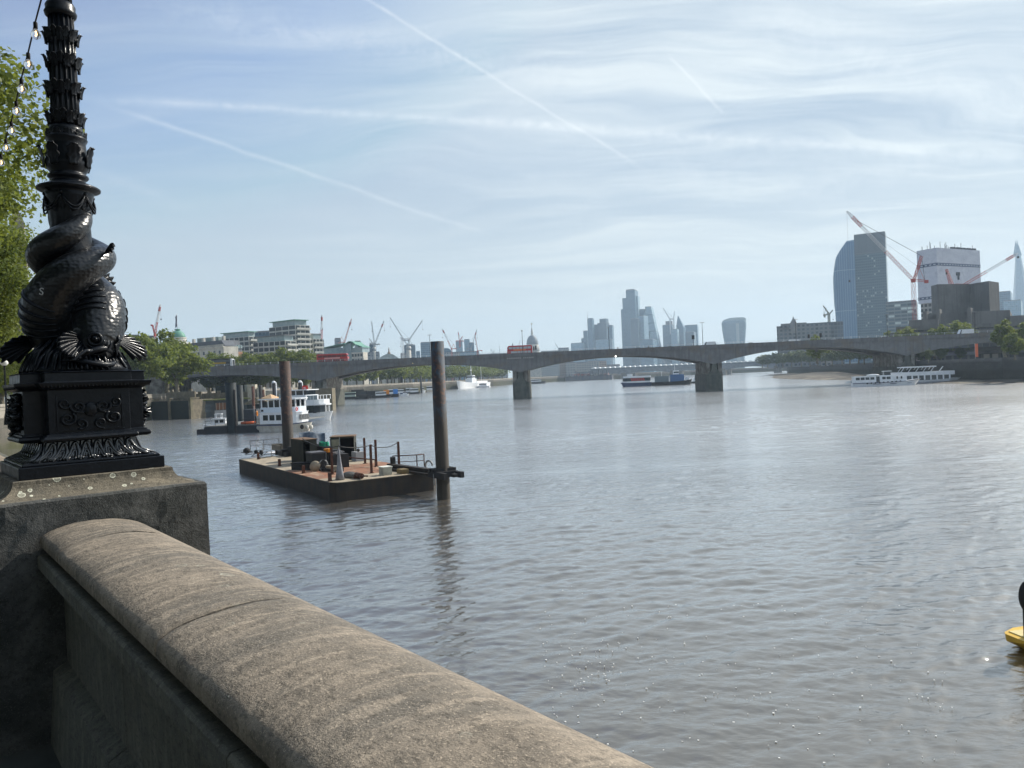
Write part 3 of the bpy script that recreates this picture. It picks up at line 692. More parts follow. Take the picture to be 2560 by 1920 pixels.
# -- City towers, far off
fc = facade('tower_glass_blue', (.11, .21, .29), (.03, .075, .12), 3.0, 3.9, .72, .66, rough=.15)
fd = facade('tower_glass_dark', (.065, .125, .175), (.02, .045, .07), 3.0, 3.9, .65, .6, rough=.2)
fl_ = facade('tower_glass_light', (.28, .40, .47), (.10, .19, .26), 3.0, 3.9, .6, .6, rough=.25)
fs_ = facade('tower_stone', (.34, .34, .33), (.07, .08, .09), 3.4, 3.8, .5, .55)
YC = 2450
CG = 'City office towers on the skyline'
simple_block('low pale office block at the left foot of the stepped tower cluster', 1427, 1458, 1461, 857, YC, 20, fl_)
simple_block('narrow stepped shoulder block left of the tower with the mast', 1453, 1459, 1462, 846, YC + 40, 25, fc)
simple_block('second stepped block left of the tower with the mast, between shoulder and mast tower', 1458, 1468, 1471, 827, YC + 30, 20, fc)
r, a, b, h = simple_block('blue grey skyscraper topped with a thin mast, left of the twin peaked cluster', 1468, 1481, 1485, 798, YC, 25, fc)
q = MB(); q.tube([(-a * .95, b * .1, h), (-a * .95, b * .1, h + 26)], [.8, .3], 6); q.obj('mast', m_roofgrey, r); q = MB(); q.box(-a * .9, -a * .1, b * .1, b * .9, h, h + 4); q.obj('crown', fd, r)
simple_block('lower grey tower between the mast skyscraper and the dark stepped skyscraper', 1481, 1494, 1498, 812, YC + 60, 15, fd)
r, a, b, h = simple_block('dark stepped skyscraper with a taller flat core, right peak of the left cluster', 1493, 1516, 1523, 807, YC + 20, 25, fd)
q = MB(); q.box(-a * .78, 0 - a * .05, b * .1, b * .9, h, h + 14); q.obj('core', fd, r)
simple_block('blue grey slab tower at the right end of the left cluster', 1518, 1530, 1534, 813, YC - 40, 20, fc)
simple_block('wide pale low block in front of the left cluster of towers', 1489, 1524, 1532, 848, YC - 150, 20, fl_)
# the tallest one, three steps
r, a, b, h = tw('skyscraper', 'tallest glass skyscraper rising in three steps above the bridge', 'skyscraper', 1550, 1587, 1595, 723, 2300, 20)
q = MB(); q.box(-a, 0, 0, b, 0, h - 57); q.box(-a * .88, 0, .5, b, h - 57, h - 24); q.box(-a * .62, -.3, 1, b, h - 24, h - 2); q.obj('facade', fc, r)
q = MB(); q.box(-a * .60, -a * .05, 2, b - 2, h - 2, h + 1); q.obj('roof', m_roofgrey, r)
q = MB(); q.box(.5, 4, b * .4, b * .98, 0, h - 18); q.obj('lit_side', fl_, r)  # paler glass colour paints the sunlit right side
simple_block('darker glass tower standing in front of the tallest skyscraper', 1576, 1594, 1599, 797, 2240, 20, fd)
simple_block('pale glass tower immediately right of the tallest skyscraper', 1595, 1609, 1614, 773, 2330, 30, fc)
simple_block('lower light tower between the tallest skyscraper and the leaning wedge tower', 1595, 1609, 1620, 789, 2260, 35, fl_)
# the wedge
r, a, b, h = tw('wedge_skyscraper', 'leaning wedge shaped glass skyscraper with a sloping right side', 'skyscraper', 1613, 1622, 1626, 766, 2320, 20)
s_ = 2320 / F_PX
q = MB(); q.xprism([(-11, 0), (24 * s_ + 10, 0), (4 * s_, h), (-11, h)], 0, 40); q.obj('facade', fd, r)
q = MB(); 
for i in range(8):
    z0, z1 = h * i / 8, h * (i + 1) / 8 - 1.5; x = lambda z: (24 * s_ + 10) + (4 * s_ - 24 * s_ - 10) * z / h
    q._add([(x(z0) - 24, -1, z0), (x(z0) + 1, -1, z0), (x(z1) + 1, -1, z1), (x(z1) - 20 + 8 * i / 8, -1, z1), (x(z0) + 1, 41, z0), (x(z1) + 1, 41, z1)], [(0, 1, 2, 3), (1, 4, 5, 2)])
q.obj('lit_glass_panel', fl_, r)  # lighter glass stands in for sunshine on the sloping right side
simple_block('low wide office block in front of the leaning wedge skyscraper', 1599, 1632, 1643, 848, 2150, 15, fc)
# middle pair
r, a, b, h = simple_block('tower under construction with an open top floor and cranes on its roof', 1656, 1680, 1686, 812, 2350, 20, fc, plant=(.1, .75, 12))
simple_block('pale flat fronted tower in front of the one with rooftop cranes', 1677, 1693, 1697, 823, 2280, 20, fl_)
r, a, b, h = tw('pointed_skyscraper', 'sharply pointed glass skyscraper like a blade right of the cranes', 'skyscraper', 1690, 1708, 1714, 813, 2330, 20)
hp = D(1695, 788, 2330).z - 7
q = MB(); q.loft([[(-a, 0, 0), (0, 0, 0), (0, b, 0), (-a, b, 0)], [(-a * .97, 2, h), (0, 2, h - 6), (0, b, h - 6), (-a * .97, b, h)], [(-a * .72, 6, hp), (-a * .64, 6, hp - 2), (-a * .64, 9, hp - 2), (-a * .72, 9, hp)]], smooth=False)
q.obj('facade', fc, r)
simple_block('wide blue tower right of the pointed skyscraper', 1712, 1743, 1748, 812, 2400, 15, fc)
simple_block('darker block in front of the wide blue tower', 1713, 1734, 1740, 830, 2280, 20, fd)
# curved flaring tower
r, a, b, h = tw('flared_skyscraper', 'stocky skyscraper that flares outward towards its curved top', 'skyscraper', 1803, 1866, 1868, 800, 2400, 0)
m2p = lambda d: d * 2400 / F_PX
rings = []
for i in range(15):
    t_ = i / 14; s__ = max(0, (t_ - .42) / .58); x0 = -a + m2p(8.0) * max(0, 1 - s__) ** 1.5; x1 = 0 - m2p(7.0) * max(0, 1 - s__) ** 1.3
    x0, x1 = x0, x1; cxx = (x0 + x1) / 2; hw = (x1 - x0) / 2; z = (h - 4) * t_
    ring = []
    for j in range(20):
        an = 2 * math.pi * j / 20; cc, ss = math.cos(an), math.sin(an)
        ring.append((cxx + hw * math.copysign(abs(cc) ** .35, cc), 24 + 22 * math.copysign(abs(ss) ** .6, ss), z + (t_ ** 3) * 6 * (1 - abs(cc) ** 2)))
    rings.append(ring)
q = MB(); q.loft(rings, smooth=True); q.obj('facade', facade('flared_glass', (.16, .25, .31), (.03, .07, .105), 2.6, 3.9, .7, .62), r)
q = MB(); q.loft([[(x * .99, y, z + .1) for x, y, z in rings[-1]], [(x * .96, y, z + 5) for x, y, z in rings[-1]], [(x * .80, y, z + 8) for x, y, z in rings[-1]]], smooth=False); q.obj('sky_garden', m_glassl, r)
q = MB(); q.box(-a * .42, -a * .30, .8, 3, 6, h - 8); q.obj('mullion_strip', m_glassl, r)

# -- cathedral
cath = thing('cathedral', 'old cathedral with a great grey dome, lantern and cross on the skyline', 'cathedral', D(1331, 861, 1600) * 1.0); cz = D(1331, 861, 1600).z; cath.location.z = 0
S = 1600 / F_PX; m_lead = mat('lead_roof', (.22, .25, .27), (.17, .19, .21), .3, rough=.6)
q = MB(); q.lathe([(17 * S, cz - 22 * S), (17 * S, cz - 19 * S), (15.5 * S, cz - 18 * S), (15.5 * S, cz - 7 * S), (16.3 * S, cz - 6.5 * S), (15 * S, cz - 2 * S), (15 * S, cz)], 40, smooth=False); q.obj('drum', m_stone, cath)
q = MB()
for i in range(32): an = i * math.pi / 16; q.tube([(16.2 * S * math.cos(an), 16.2 * S * math.sin(an), cz - 18 * S), (16.2 * S * math.cos(an), 16.2 * S * math.sin(an), cz - 7 * S)], .9, 6)
q.obj('colonnade', m_stone, cath)
q = MB(); q.lathe([(14.6 * S * math.cos(t_ * math.pi / 2 * .87), cz + 22.5 * S * math.sin(t_ * math.pi / 2 * .97)) for t_ in [i / 12 for i in range(13)]], 48, flute=(24, .03)); q.obj('dome', m_lead, cath)
zt = cz + 22.5 * S
q = MB(); q.lathe([(3.6 * S, zt - .8 * S), (3.6 * S, zt + 1 * S), (2.6 * S, zt + 1.2 * S), (2.6 * S, zt + 9 * S), (3.2 * S, zt + 9.4 * S), (1.8 * S, zt + 12 * S), (1.6 * S, zt + 16 * S), (.5 * S, zt + 20 * S), (.3 * S, zt + 24 * S), (1.0 * S, zt + 25 * S), (.2 * S, zt + 26.5 * S)], 16, smooth=False); q.obj('lantern', m_stone, cath)
q = MB(); q.box(-.5, .5, -.5, .5, zt + 26 * S, zt + 31 * S); q.box(-2.2, 2.2, -.5, .5, zt + 28.5 * S, zt + 29.6 * S); q.obj('cross', mat('gilt', (.5, .38, .12), rough=.4), cath)
q = MB(); q.box(-16 * S, 21 * S, -10, 60, 7, cz - 22 * S); q.box(-14 * S, 24 * S, 40, 80, 7, cz - 20 * S); q.obj('nave', m_stone, cath)
sp_ = thing('church_spire', 'small pointed church spire just left of the great dome above the red bus', 'spire', D(1282, 870, 1500)); sp_.location.z = 7
hz_ = D(1282, 856, 1500).z - 7; q = MB(); q.box(-3, 3, -3, 3, 0, hz_ - 14); q.obj('tower', m_stone, sp_); q = MB(); q.lathe([(3.2, hz_ - 14), (1.6, hz_ - 9), (1.6, hz_ - 6), (.1, hz_)], 8, smooth=False); q.obj('steeple', m_lead, sp_)
# long low roofs between the cathedral and the towers, and along the left skyline
fb_ = facade('far_block_a', (.36, .36, .34), (.08, .10, .12), 4.0, 3.6, .55, .5); fb2 = facade('far_block_b', (.27, .29, .31), (.07, .09, .11), 5.0, 3.6, .6, .5); fb3 = facade('far_block_c', (.42, .34, .28), (.07, .07, .08), 3.5, 3.5, .45, .5)
for lab, l, r_, y, Y, m in (('low pale building on the skyline right of the cathedral', 1352, 1425, 876, 1500, fb_), ('block with a flat raised roof left of the low pale tower block', 1396, 1424, 870, 1550, fb2),
        ('low grey terrace on the skyline left of the middle red bus', 1190, 1270, 884, 1400, fb_), ('grey blue office block behind the green roofed building, left one', 836, 854, 847, 900, fb2),
        ('grey blue stepped block behind the right end of the green roof', 886, 904, 854, 900, fb2), ('small grey block between the balcony tower and the green roof', 802, 812, 851, 900, fb2),
        ('low dark grey block at the foot of the left twin craned core', 912, 951, 881, 1000, fb2), ('blue grey block left of the rusty tall pile behind the crane pair', 1040, 1052, 879, 1300, fc),
        ('wide low block behind the right twin cranes', 1001, 1020, 884, 1100, fb_), ('tall blue grey tower behind the crane pair', 1010, 1040, 863, 1400, fd),
        ('rounded blue tower just left of the tall rusty pile', 1051, 1076, 856, 1500, fc), ('low roofs on the skyline right of the tall rusty pile', 1112, 1200, 879, 1250, fb_),
        ('slim light blue residential tower between the red and white cranes', 1139, 1158, 852, 1700, fl_), ('twin stepped tower left of the crane over the bridge', 1160, 1176, 849, 1750, fl_), ('lower part of the twin stepped tower, beside the crane', 1172, 1187, 857, 1730, fc),
        ('long low office roof right of the twin stepped tower', 1150, 1192, 880, 1150, fl_)):
    simple_block(lab, l, r_ - 2, r_, y, Y, 8 if r_ < 1280 else 0, m, depth=28)
q = thing('domed_hall', 'low arched glass hall roof just right of the tall rusty pile', 'building', D(1115, 882, 1300)); q.location.z = 7
hb_ = D(1115, 870, 1300).z - 7; g = MB(); g.xprism([(-9, 0)] + [(9 * -math.cos(i * math.pi / 10), hb_ - 7 + 7 * math.sin(i * math.pi / 10)) for i in range(11)] + [(9, 0)], 0, 30); g.obj('vault', fc, q)
# -- old roofs with a small spire
r, a, b, h = tw('livery_hall', 'pale roofed hall with a brown pointed cupola on the skyline between the two crane pairs', 'building', 943, 999, 1000, 889, 700, 0)
q = MB(); q.box(-a, 0, 0, 25, 0, h - 3); q.obj('wall', m_stone, r)
q = MB(); q.xprism([(-a, h - 3), (0, h - 3), (-a * .3, h + 1.5), (-a * .55, h + 2.2), (-a * .8, h)], 0, 25); q.obj('roof', mat('pale_lead', (.40, .46, .46), (.32, .38, .38), .4), r)
q = MB(); q.lathe([(1.6, h), (1.4, h + 3), (.7, h + 4), (.5, h + 6), (.05, h + 8.5)], 8, c=(-a * .47, 5, 0)); q.obj('cupola', mat('brown_lead', (.22, .16, .12)), r)
# -- green roofed office
r, a, b, h = tw('office_building', 'pale stone office building with green copper wave roofs behind the red bus', 'building', 800, 908, 911, 880, 610, 14)
q = MB(); q.box(-a, 0, 0, b, 0, h); q.obj('wall', m_stone, r)
wm = MB(); wm.box(-.75, .75, -.06, .06, 0, 1.7); wmesh = wm.mesh('window', m_glass)
def winrow(root, x0, x1, n, z, y=-.04, mesh=wmesh, nm='window', rz=0, sc=(1, 1, 1), xy=None):
    for i in range(n):
        o = bpy.data.objects.new(nm, mesh); scene.collection.objects.link(o); o.parent = root
        k = (i + .5) / n
        o.location = (x0 + (x1 - x0) * k, y, z) if xy is None else (*xy(k), z); o.rotation_euler = (0, 0, rz); o.scale = sc
for zz in (h - 3.4, h - 7.2): winrow(r, -a + .5, -.5, 15, zz, sc=(1.25, 1, 1.35))
q = MB(); q.box(-a + 3, -a * .45, 1.5, 14, h, h + 4.4); q.box(-a * .30, -1.5, 1.5, 14, h, h + 3.8); q.obj('glazed_storey', m_glassl, r)
def wave(x0, x1, z0, amp, th=.35, y0=0, y1=16):
    pts = [(x0 + (x1 - x0) * i / 14, z0 + amp * math.sin(math.pi * i / 14) ** 1.0) for i in range(15)]
    g = MB(); g.xprism(pts + [(x, z + th) for x, z in reversed(pts)], y0, y1); return g
wave(-a * .45, -a * .12, h + 4.2, 4.4, .6, -1).obj('roof_wave', m_copper, r)
g = MB(); g.xprism([(-a + 1, h + 4.4), (-a * .42, h + 7.4), (-a * .42, h + 8.0), (-a + 1, h + 5.0)], -.5, 15); g.xprism([(-a * .16, h + 5.9), (-.5, h + 3.8), (-.5, h + 4.3), (-a * .16, h + 6.5)], -.5, 15); g.obj('roof', m_copper, r)
q = MB(); q.box(-a * .42, -a * .27, -.15, 1, h - 8, h + 7.5); q.obj('glass_bay', m_glassl, r)
# -- balcony tower complex
m_frame = mat('white_concrete', (.50, .50, .46), (.40, .40, .37), .4, rough=.8)
m_dark = mat('recess_glass', (.018, .025, .030), (.05, .06, .065), .6, rough=.2, spec=.35)
bay = MB(); bay.box(-1.45, 1.45, 0, .12, 0, 2.3); baym = bay.mesh('window', m_dark)
def gridblock(label, pxl, pxm, pxr, py, Y, th, storeys, nb, nbr, top=True, depth=22, sh=3.35, name='apartment_block', glass_top=False):
    root, a, b, h = tw(name, label, 'apartment block', pxl, pxm, pxr, py, Y, th, GZ, depth if pxr - pxm < 3 else None)
    w = MB(); w.box(-a, -.0, 0, b, 0, h - .3); w.obj('wall', m_frame, root)
    for face, n, L in (('f', nb, a), ('s', nbr, b)):
        if n == 0: continue
        sx = (L / n - .8) / 2.9
        for k in range(storeys):
            z = h - (k + 1) * sh + .45
            if face == 'f': winrow(root, -L, 0, n, z, -.12, baym, 'window', 0, (sx, 1, 1))
            else: winrow(root, 0, 0, n, z, 0, baym, 'window', R_(90), (sx, 1, 1), xy=lambda kk: (.12, L * kk))
    if nbr:
        for k in range(storeys):
            z = h - (k + 1) * sh; g = MB(); g.box(0, 1.5, .3, b - .3, z, z + .25)
            g.box(1.42, 1.47, .3, b - .3, z + .25, z + 1.25); g.obj('balcony', m_frame, root)
    if top:
        g = MB(); g.box(-a * .88, -a * .04, b * .05, b * .85, h - .3, h + 2.9); g.obj('penthouse', m_glassl, root)
        g = MB(); g.box(-a * .94, a * .03, -1.0, b * .9, h + 2.9, h + 3.3); g.obj('roof', m_copper if glass_top else m_roofgrey, root)
    return root
gridblock('tall balcony tower with a thin flat roof, tallest block left of the bridge middle', 672, 738, 774, 811, 500, 35, 8, 4, 3, glass_top=True)
gridblock('lower right wing of balconies attached to the tall balcony tower', 772, 782, 802, 846, 520, 40, 5, 1, 3)
gridblock('stepped apartment block in front of the tall balcony tower', 632, 713, 740, 850, 470, 22, 4, 6, 2)
gridblock('long apartment block with a green glazed top storey left of the stepped one', 549, 622, 642, 840, 520, 25, 4, 6, 2, glass_top=True)
simple_block('dark glazed slab behind between the long block and the tall balcony tower', 636, 690, 700, 829, 560, 15, fd, 'apartment_block')
# -- mansard house and the long classical palace
r, a, b, h = tw('mansard_building', 'brick building with a big dark slate mansard roof left of the apartment blocks', 'building', 474, 572, 606, 866, 450, 25, GZ)
q = MB(); q.box(-a, 0, 0, b, 0, h - 3); q.obj('wall', mat('orange_brick', (.36, .20, .12), (.28, .16, .10), 1.2, rough=.9), r)
q = MB(); q.loft([[(-a, 0, h - 3), (0, 0, h - 3), (0, b, h - 3), (-a, b, h - 3)], [(-a + 1.3, 1.3, h + 3.8), (-1.3, 1.3, h + 3.8), (-1.3, b - 1.3, h + 3.8), (-a + 1.3, b - 1.3, h + 3.8)]], smooth=False); q.obj('mansard_roof', m_slate, r)
q = MB(); q.box(-a * .9, -a * .35, 3, b - 3, h + 3.8, h + 6.4); q.obj('roof_storey', mat('grey_green_roof', (.20, .26, .25), (.16, .2, .2), .5), r)
dm = MB(); dm.box(-.7, .7, -.9, .6, 0, 1.9); dmm = dm.mesh('dormer', m_glassl)
winrow(r, -a + 1, -1, 6, h - .5, .8, dmm, 'dormer'); winrow(r, 0, 0, 5, h - 1, 0, dmm, 'dormer', R_(90), xy=lambda k: (-.6, b * k))
pal = thing('classical_palace', 'long pale stone classical palace with pediments and balustrade half hidden by trees', 'palace', D(551, 893, 350), 0)
e0, e1 = D(385, 850, 440), D(560, 895, 405); dvec = Vector((e1.x - e0.x, e1.y - e0.y, 0)); L = dvec.length
pal.location = (e0.x, e0.y, GZ); pal.rotation_euler = (0, 0, math.atan2(dvec.y, dvec.x)); hp = D(500, 866, 418).z - GZ
q = MB(); q.box(-40, L, 0, 9, 0, hp - 1.2); q.obj('wall', m_stone, pal)
q = MB(); q.box(-40.3, L + .3, -.5, .4, hp - 1.6, hp - 1.0); q.box(-40, L, -.2, .1, hp - .2, hp); q.obj('cornice', m_stone, pal)
q = MB(); i = -40
while i < L: q.box(i, i + .35, -.15, .05, hp - 1, hp - .2); i += .8
q.obj('balustrade', m_stone, pal)
for xx in (-24, L * .34): 
    q = MB(); q.xprism([(xx - 8, hp - .4), (xx + 8, hp - .4), (xx, hp + 3.4)], -.8, 10); q.obj('pediment', m_stone, pal)
q = MB(); q.xprism([(-40, hp - .9), (L, hp - .9), (L - 3, hp + 2.2), (-37, hp + 2.2)], 1, 8); q.obj('roof', m_slate, pal)
ch = MB(); ch.box(-.8, .8, -.6, .6, 0, 4.2); chm = ch.mesh('chimney', m_stone); winrow(pal, -36, L - 2, 11, hp + .5, 5, chm, 'chimney')
winrow(pal, -39, L - 1, 22, hp - 5, -.05); winrow(pal, -39, L - 1, 22, hp - 9.5, -.05)
dome = thing('copper_dome', 'green copper dome with a flagpole rising over the trees left of the bridge', 'dome', D(445, 850, 440)); dome.location.z = GZ
zd = D(445, 847, 440).z - GZ; s4 = 440 / F_PX
q = MB(); q.lathe([(19.5 * s4, 0), (19.5 * s4, zd), (20.5 * s4, zd + .1), (20.5 * s4, zd + .7)], 24, smooth=False); q.obj('drum', m_stone, dome)
q = MB(); q.lathe([(18.2 * s4 * math.cos(k * math.pi / 20), zd + .7 + 18 * s4 * math.sin(k * math.pi / 20)) for k in range(10)] + [(1.6, zd + .7 + 18.2 * s4), (1.6, zd + 1.4 + 18.2 * s4)], 32, flute=(16, .02)); q.obj('cupola', m_copper, dome)
q = MB(); q.tube([(0, 0, zd + 19 * s4), (0, 0, zd + 64 * s4)], [.16, .08], 6); q.obj('flagpole', m_rail, dome)
q = MB(); q.grid(lambda u, v: (-.1 - .9 * u + .15 * math.sin(v * 6), .1 * math.sin(u * 5), zd + 61 * s4 - 6.5 * v - u * 1.5), 6, 8); q.obj('flag', mat('dark_flag', (.06, .05, .09)), dome)
r, a, b, h = tw('theatre_building', 'low grey roofs with a flat top left of the green dome', 'building', 300, 352, 353, 836, 420, 0, GZ)
q = MB(); q.box(-a, 0, 0, 20, 0, h - 2); q.box(-a * .3, 4, 3, 16, h - 2.5, h - .5); q.obj('wall', m_stone, r); q = MB(); q.box(-a + 1, -1, 1, 18, h - 2, h); q.obj('roof', m_roofgrey, r)
r, a, b, h = tw('stone_mansion', 'pale stone mansion with a triangular gable between the trees left of the dome', 'building', 335, 398, 399, 862, 380, 0, GZ)
q = MB(); q.box(-a, 0, 0, 20, 0, h); q.obj('wall', m_stone, r)
for k in (.3, .62): q = MB(); q.xprism([(-a * k - 4.2, h), (-a * k + 4.2, h), (-a * k, h + 3.2)], -.4, 12); q.obj('gable', m_stone, r)
q = MB(); q.xprism([(-a, h), (0, h), (-2.5, h + 5), (-a + 4, h + 5)], 6, 18); q.obj('roof', m_slate, r)
q = thing('church_spire', 'thin dark church spire beside the head of the fish sculpture', 'spire', D(303, 835, 520)); q.location.z = GZ
hz_ = D(303, 800, 520).z - GZ; g = MB(); g.box(-2.2, 2.2, -2.2, 2.2, 0, hz_ - 11); g.obj('tower', m_stone, q); g = MB(); g.lathe([(2.3, hz_ - 11), (1.2, hz_ - 6), (.05, hz_)], 8, smooth=False); g.obj('steeple', m_slate, q)
# obelisk behind the trees on the left
ob = thing('obelisk', 'tall grey granite obelisk standing among the trees at the left edge', 'obelisk', D(54, 800, 98)); ob.location.z = GZ; ob.rotation_euler = (0, 0, .5)
g = MB(); g.prism([(-1.9, -1.9), (1.9, -1.9), (1.9, 1.9), (-1.9, 1.9)], 0, 4.6); g.obj('pedestal', m_stone, ob)
g = MB(); q = [(-1.15, -1.15), (1.15, -1.15), (1.15, 1.15), (-1.15, 1.15)]; g.prism(q, 4.6, 24, top=[(x * .68, y * .68) for x, y in q]); g.prism([(x * .68, y * .68) for x, y in q], 24, 26, top=[(x * .03, y * .03) for x, y in q]); g.obj('shaft', mat('pink_granite', (.30, .26, .23), (.22, .20, .18), 1.0, rough=.8), ob)

# -- north bank behind the second arch
for i, (l, r_, y, Y, m, lab) in enumerate(((1398, 1436, 905, 1150, fb3, 'brown riverside building right of the embankment trees'), (1414, 1442, 907, 1120, fb_, 'pale columned riverside building beneath the second arch'), (1440, 1470, 906, 1200, fb_, 'light stone riverside block beneath the second arch'),
        (1468, 1500, 903, 1250, fb_, 'pale riverside offices above the dark wharf'), (1497, 1518, 903, 1260, fb3, 'pinkish riverside block at the end of the pale offices'), (1510, 1552, 912, 1300, fb2, 'grey terrace behind the railway bridge roof'))):
    simple_block(lab, l, r_ - 2, r_, y, Y, 6, m, depth=30)
wh = thing('work_wharf', 'long dark timber wharf with sheds and masts at the foot of the far left bank', 'wharf', W(1417, 953)); 
e1 = W(1533, 948.5); wh.rotation_euler = (0, 0, math.atan2(e1.y - wh.location.y, e1.x - wh.location.x)); L = (Vector((e1.x, e1.y, 0)) - wh.location).length
g = MB(); g.box(0, L, -6, 3, -1, 6.5); g.obj('hoarding', mat('dark_hoarding', (.05, .06, .08), (.10, .09, .09), .3, stretch=(1, 1, .1)), wh)
g = MB(); rnd = random.Random(4)
for i in range(16): x = rnd.uniform(2, L - 2); hh = rnd.uniform(7.5, 15); g.box(x - .5, x + .5, -5, -4, 6, hh)
g.obj('mast', mat('dark_steel', (.05, .05, .06), rough=.6), wh)
g = MB()
for i in range(9): x = rnd.uniform(8, L - 12); g.box(x, x + rnd.uniform(4, 10), -4, 0, 6.5, rnd.uniform(8, 11))
g.obj('shed', mat('red_shed', (.24, .07, .06), (.3, .3, .3), .15), wh)

# -- right bank
of = facade('tower_curved_glass', (.20, .33, .45), (.045, .14, .26), 3.2, 60, .86, .985, rough=.12, vary=.12, spandrel=(.09, .19, .30))
r, a, b, h = tw('curved_tower', 'tall blue glass tower with curved sides and a slanting top', 'skyscraper', 2084, 2146, 2150, 598, 1130, 20)
sY = 1130 / F_PX; rings = []
hh2 = h
for i in range(17):
    t_ = i / 16; z = h * t_
    x0 = -65 * sY * (1 - .0) + sY * (1.5 if t_ < .5 else 0) + sY * 3.5 * max(0, (t_ - .62) / .38) ** 2.0 * 2.2 + sY * (5.0 * (1 - t_) ** 2)
    x1 = 2 * sY + 0
    ring = []
    for j in range(24):
        an = 2 * math.pi * j / 24; cc, ss = math.cos(an), math.sin(an)
        X = (x0 + x1) / 2 + (x1 - x0) / 2 * math.copysign(abs(cc) ** .5, cc); Y_ = 20 + 20 * math.copysign(abs(ss) ** .6, ss)
        zz = z
        if t_ > .7: zz = h * .7 + (z - h * .7) * (1.0 if X > -26 * sY else max(.0, 1 - .62 * ((-26 * sY - X) / (39 * sY)) ** 1.15))
        ring.append((X, Y_, zz))
    rings.append(ring)
q = MB(); q.loft(rings, smooth=True); q.obj('facade', of, r)
dt = facade('tower_dark_grid', (.09, .155, .195), (.022, .062, .095), 2.35, 3.35, .62, .55, rough=.15, vary=.35, spandrel=(.12, .16, .18), light=((.35, .42, .44), .07))
r, a, b, h = tw('dark_tower', 'tall dark gridded office tower right of the curved blue one', 'skyscraper', 2134, 2212, 2216, 578, 960, 12)
q = MB(); q.box(-a, 0, 0, 26, 0, h - 26); q.obj('facade', dt, r)
q = MB(); q.box(-a, 0, 0, 26, h - 26, h); q.obj('crown', facade('crown_panels', (.13, .16, .18), (.09, .115, .135), 1.6, 40, .8, .98, vary=.1), r)
simple_block('long glazed office block with lit window strips behind the red crane mast', 2214, 2290, 2294, 752, 800, 8, facade('office_strips', (.22, .26, .27), (.06, .085, .10), 6, 3.7, .9, .6, vary=.4, light=((.6, .65, .6), .12)), depth=25)
simple_block('pale glass office tower left of the pointed spire skyscraper', 2494, 2526, 2531, 728, 1500, 12, fc, depth=40)
simple_block('lower light glass block in front of the pale office tower', 2508, 2552, 2556, 750, 1450, 8, fl_, depth=40)
# wrapped tower
m_wrap = mat('white_sheeting', (.66, .66, .71), (.58, .58, .64), .12, rough=.7, bump=.3, bscale=.5, bdist=.2, stretch=(1, 1, 2.2), third=((.50, .50, .56), .35, .5, .75))
r, a, b, h = tw('wrapped_tower', 'broad tower block wrapped in white sheeting with a thin dark band', 'tower block', 2291, 2341, 2449, 619, 540, 62, 7)
q = MB(); q.box(-a, 0, 0, b, h - 38, h); q.obj('sheeting', m_wrap, r)
q = MB(); q.box(-a + 1, -1, 1, b - 1, 0, h - 38); q.obj('bare_frame', facade('bare_frame', (.40, .38, .35), (.03, .03, .03), 3.0, 3.4, .7, .6), r)
m_band = mat('dark_band', (.10, .12, .19), rough=.6); m_bl = mat('pale_panel', (.55, .57, .62))
for zb in (h - 12.5, h - 35.5):
    q = MB(); q.box(-a - .12, .12, -.12, b + .12, zb, zb + 2.0); q.obj('band', m_band, r)
    q = MB(); i = 1.0
    while i < b - 1: q.box(.1, .2, i, i + 1.6, zb + .65, zb + 1.35); i += 3.2
    i = 1.0
    while i < a - 1: q.box(-i - 1.6, -i, -.2, -.1, zb + .65, zb + 1.35); i += 3.2
    q.obj('band_panels', m_bl, r)
q = MB(); rnd = random.Random(8)
for i in range(22): x, y, hh = rnd.uniform(-a, 0), rnd.uniform(0, b), rnd.uniform(1, 6); q = MB(); q.box(x, x + .22, y, y + .22, h, h + hh); q.obj('roof_mast', mat('dark_steel', (.05, .05, .06)), r)
for i in range(5): y = b * (.35 + .12 * i); q = MB(); q.box(-1.6, 0, y, y + 4.2, h, h + 1.3); q.obj('roof_cabin', mat('dark_steel', (.05, .05, .06)), r)
pass
q = MB(); q.box(.1, .5, b * .42, b * .42 + 4.0, h - 19, h - 16.6); q.box(.1, .5, b * .42 + 1.6, b * .42 + 3.2, h - 22, h - 19); q.obj('opening', mat('dark_steel', (.05, .05, .06)), r)
# theatre
m_nt = mat('board_marked_concrete', (.165, .16, .152), (.125, .122, .118), .12, rough=.9, streak=((.095, .092, .09), .9, .6), bump=.2)
nt = thing('concrete_theatre', 'massive brown grey concrete theatre with a windowless tower and stepped terraces', 'theatre', (0, 0, 0))
def ntbox(nm, pxl, pxr, pyt, Y, depth, zb=7.0, poly=None):
    A, B = D(pxl, pyt, Y), D(pxr, pyt, Y); z = (A.z + B.z) / 2
    k = (Y + depth) / Y * 1.005; g = MB(); g.prism([(A.x, Y), (B.x, Y), (B.x * k, Y + depth), (A.x * k, Y + depth)], zb, z); return g.obj(nm, m_nt, nt)
Y0 = 400; P = [(2328, 729, Y0 + 8), (2344, 724, Y0), (2382, 712, Y0 + 2), (2425, 707, Y0 + 6), (2472, 704, Y0 - 6), (2497, 703, Y0 + 4)]
pp = [D(x, y, Y) for x, y, Y in P]; zt_ = [p.z for p in pp]; zt0 = D(2430, 707, Y0).z
kk = (Y0 + 45) / Y0; poly = [(p.x, p.y) for p in pp] + [(pp[-1].x * kk * .97, Y0 + 45), (pp[0].x * kk * 1.01, Y0 + 45)]
g = MB(); g.prism(poly, 25, zt0); g.obj('fly_tower', m_nt, nt)
ntbox('terrace', 2313, 2418, 783, 385, 60); ntbox('terrace', 2272, 2345, 799, 375, 60); ntbox('terrace', 2420, 2525, 777, 380, 60); ntbox('terrace', 2525, 2640, 787, 378, 50)
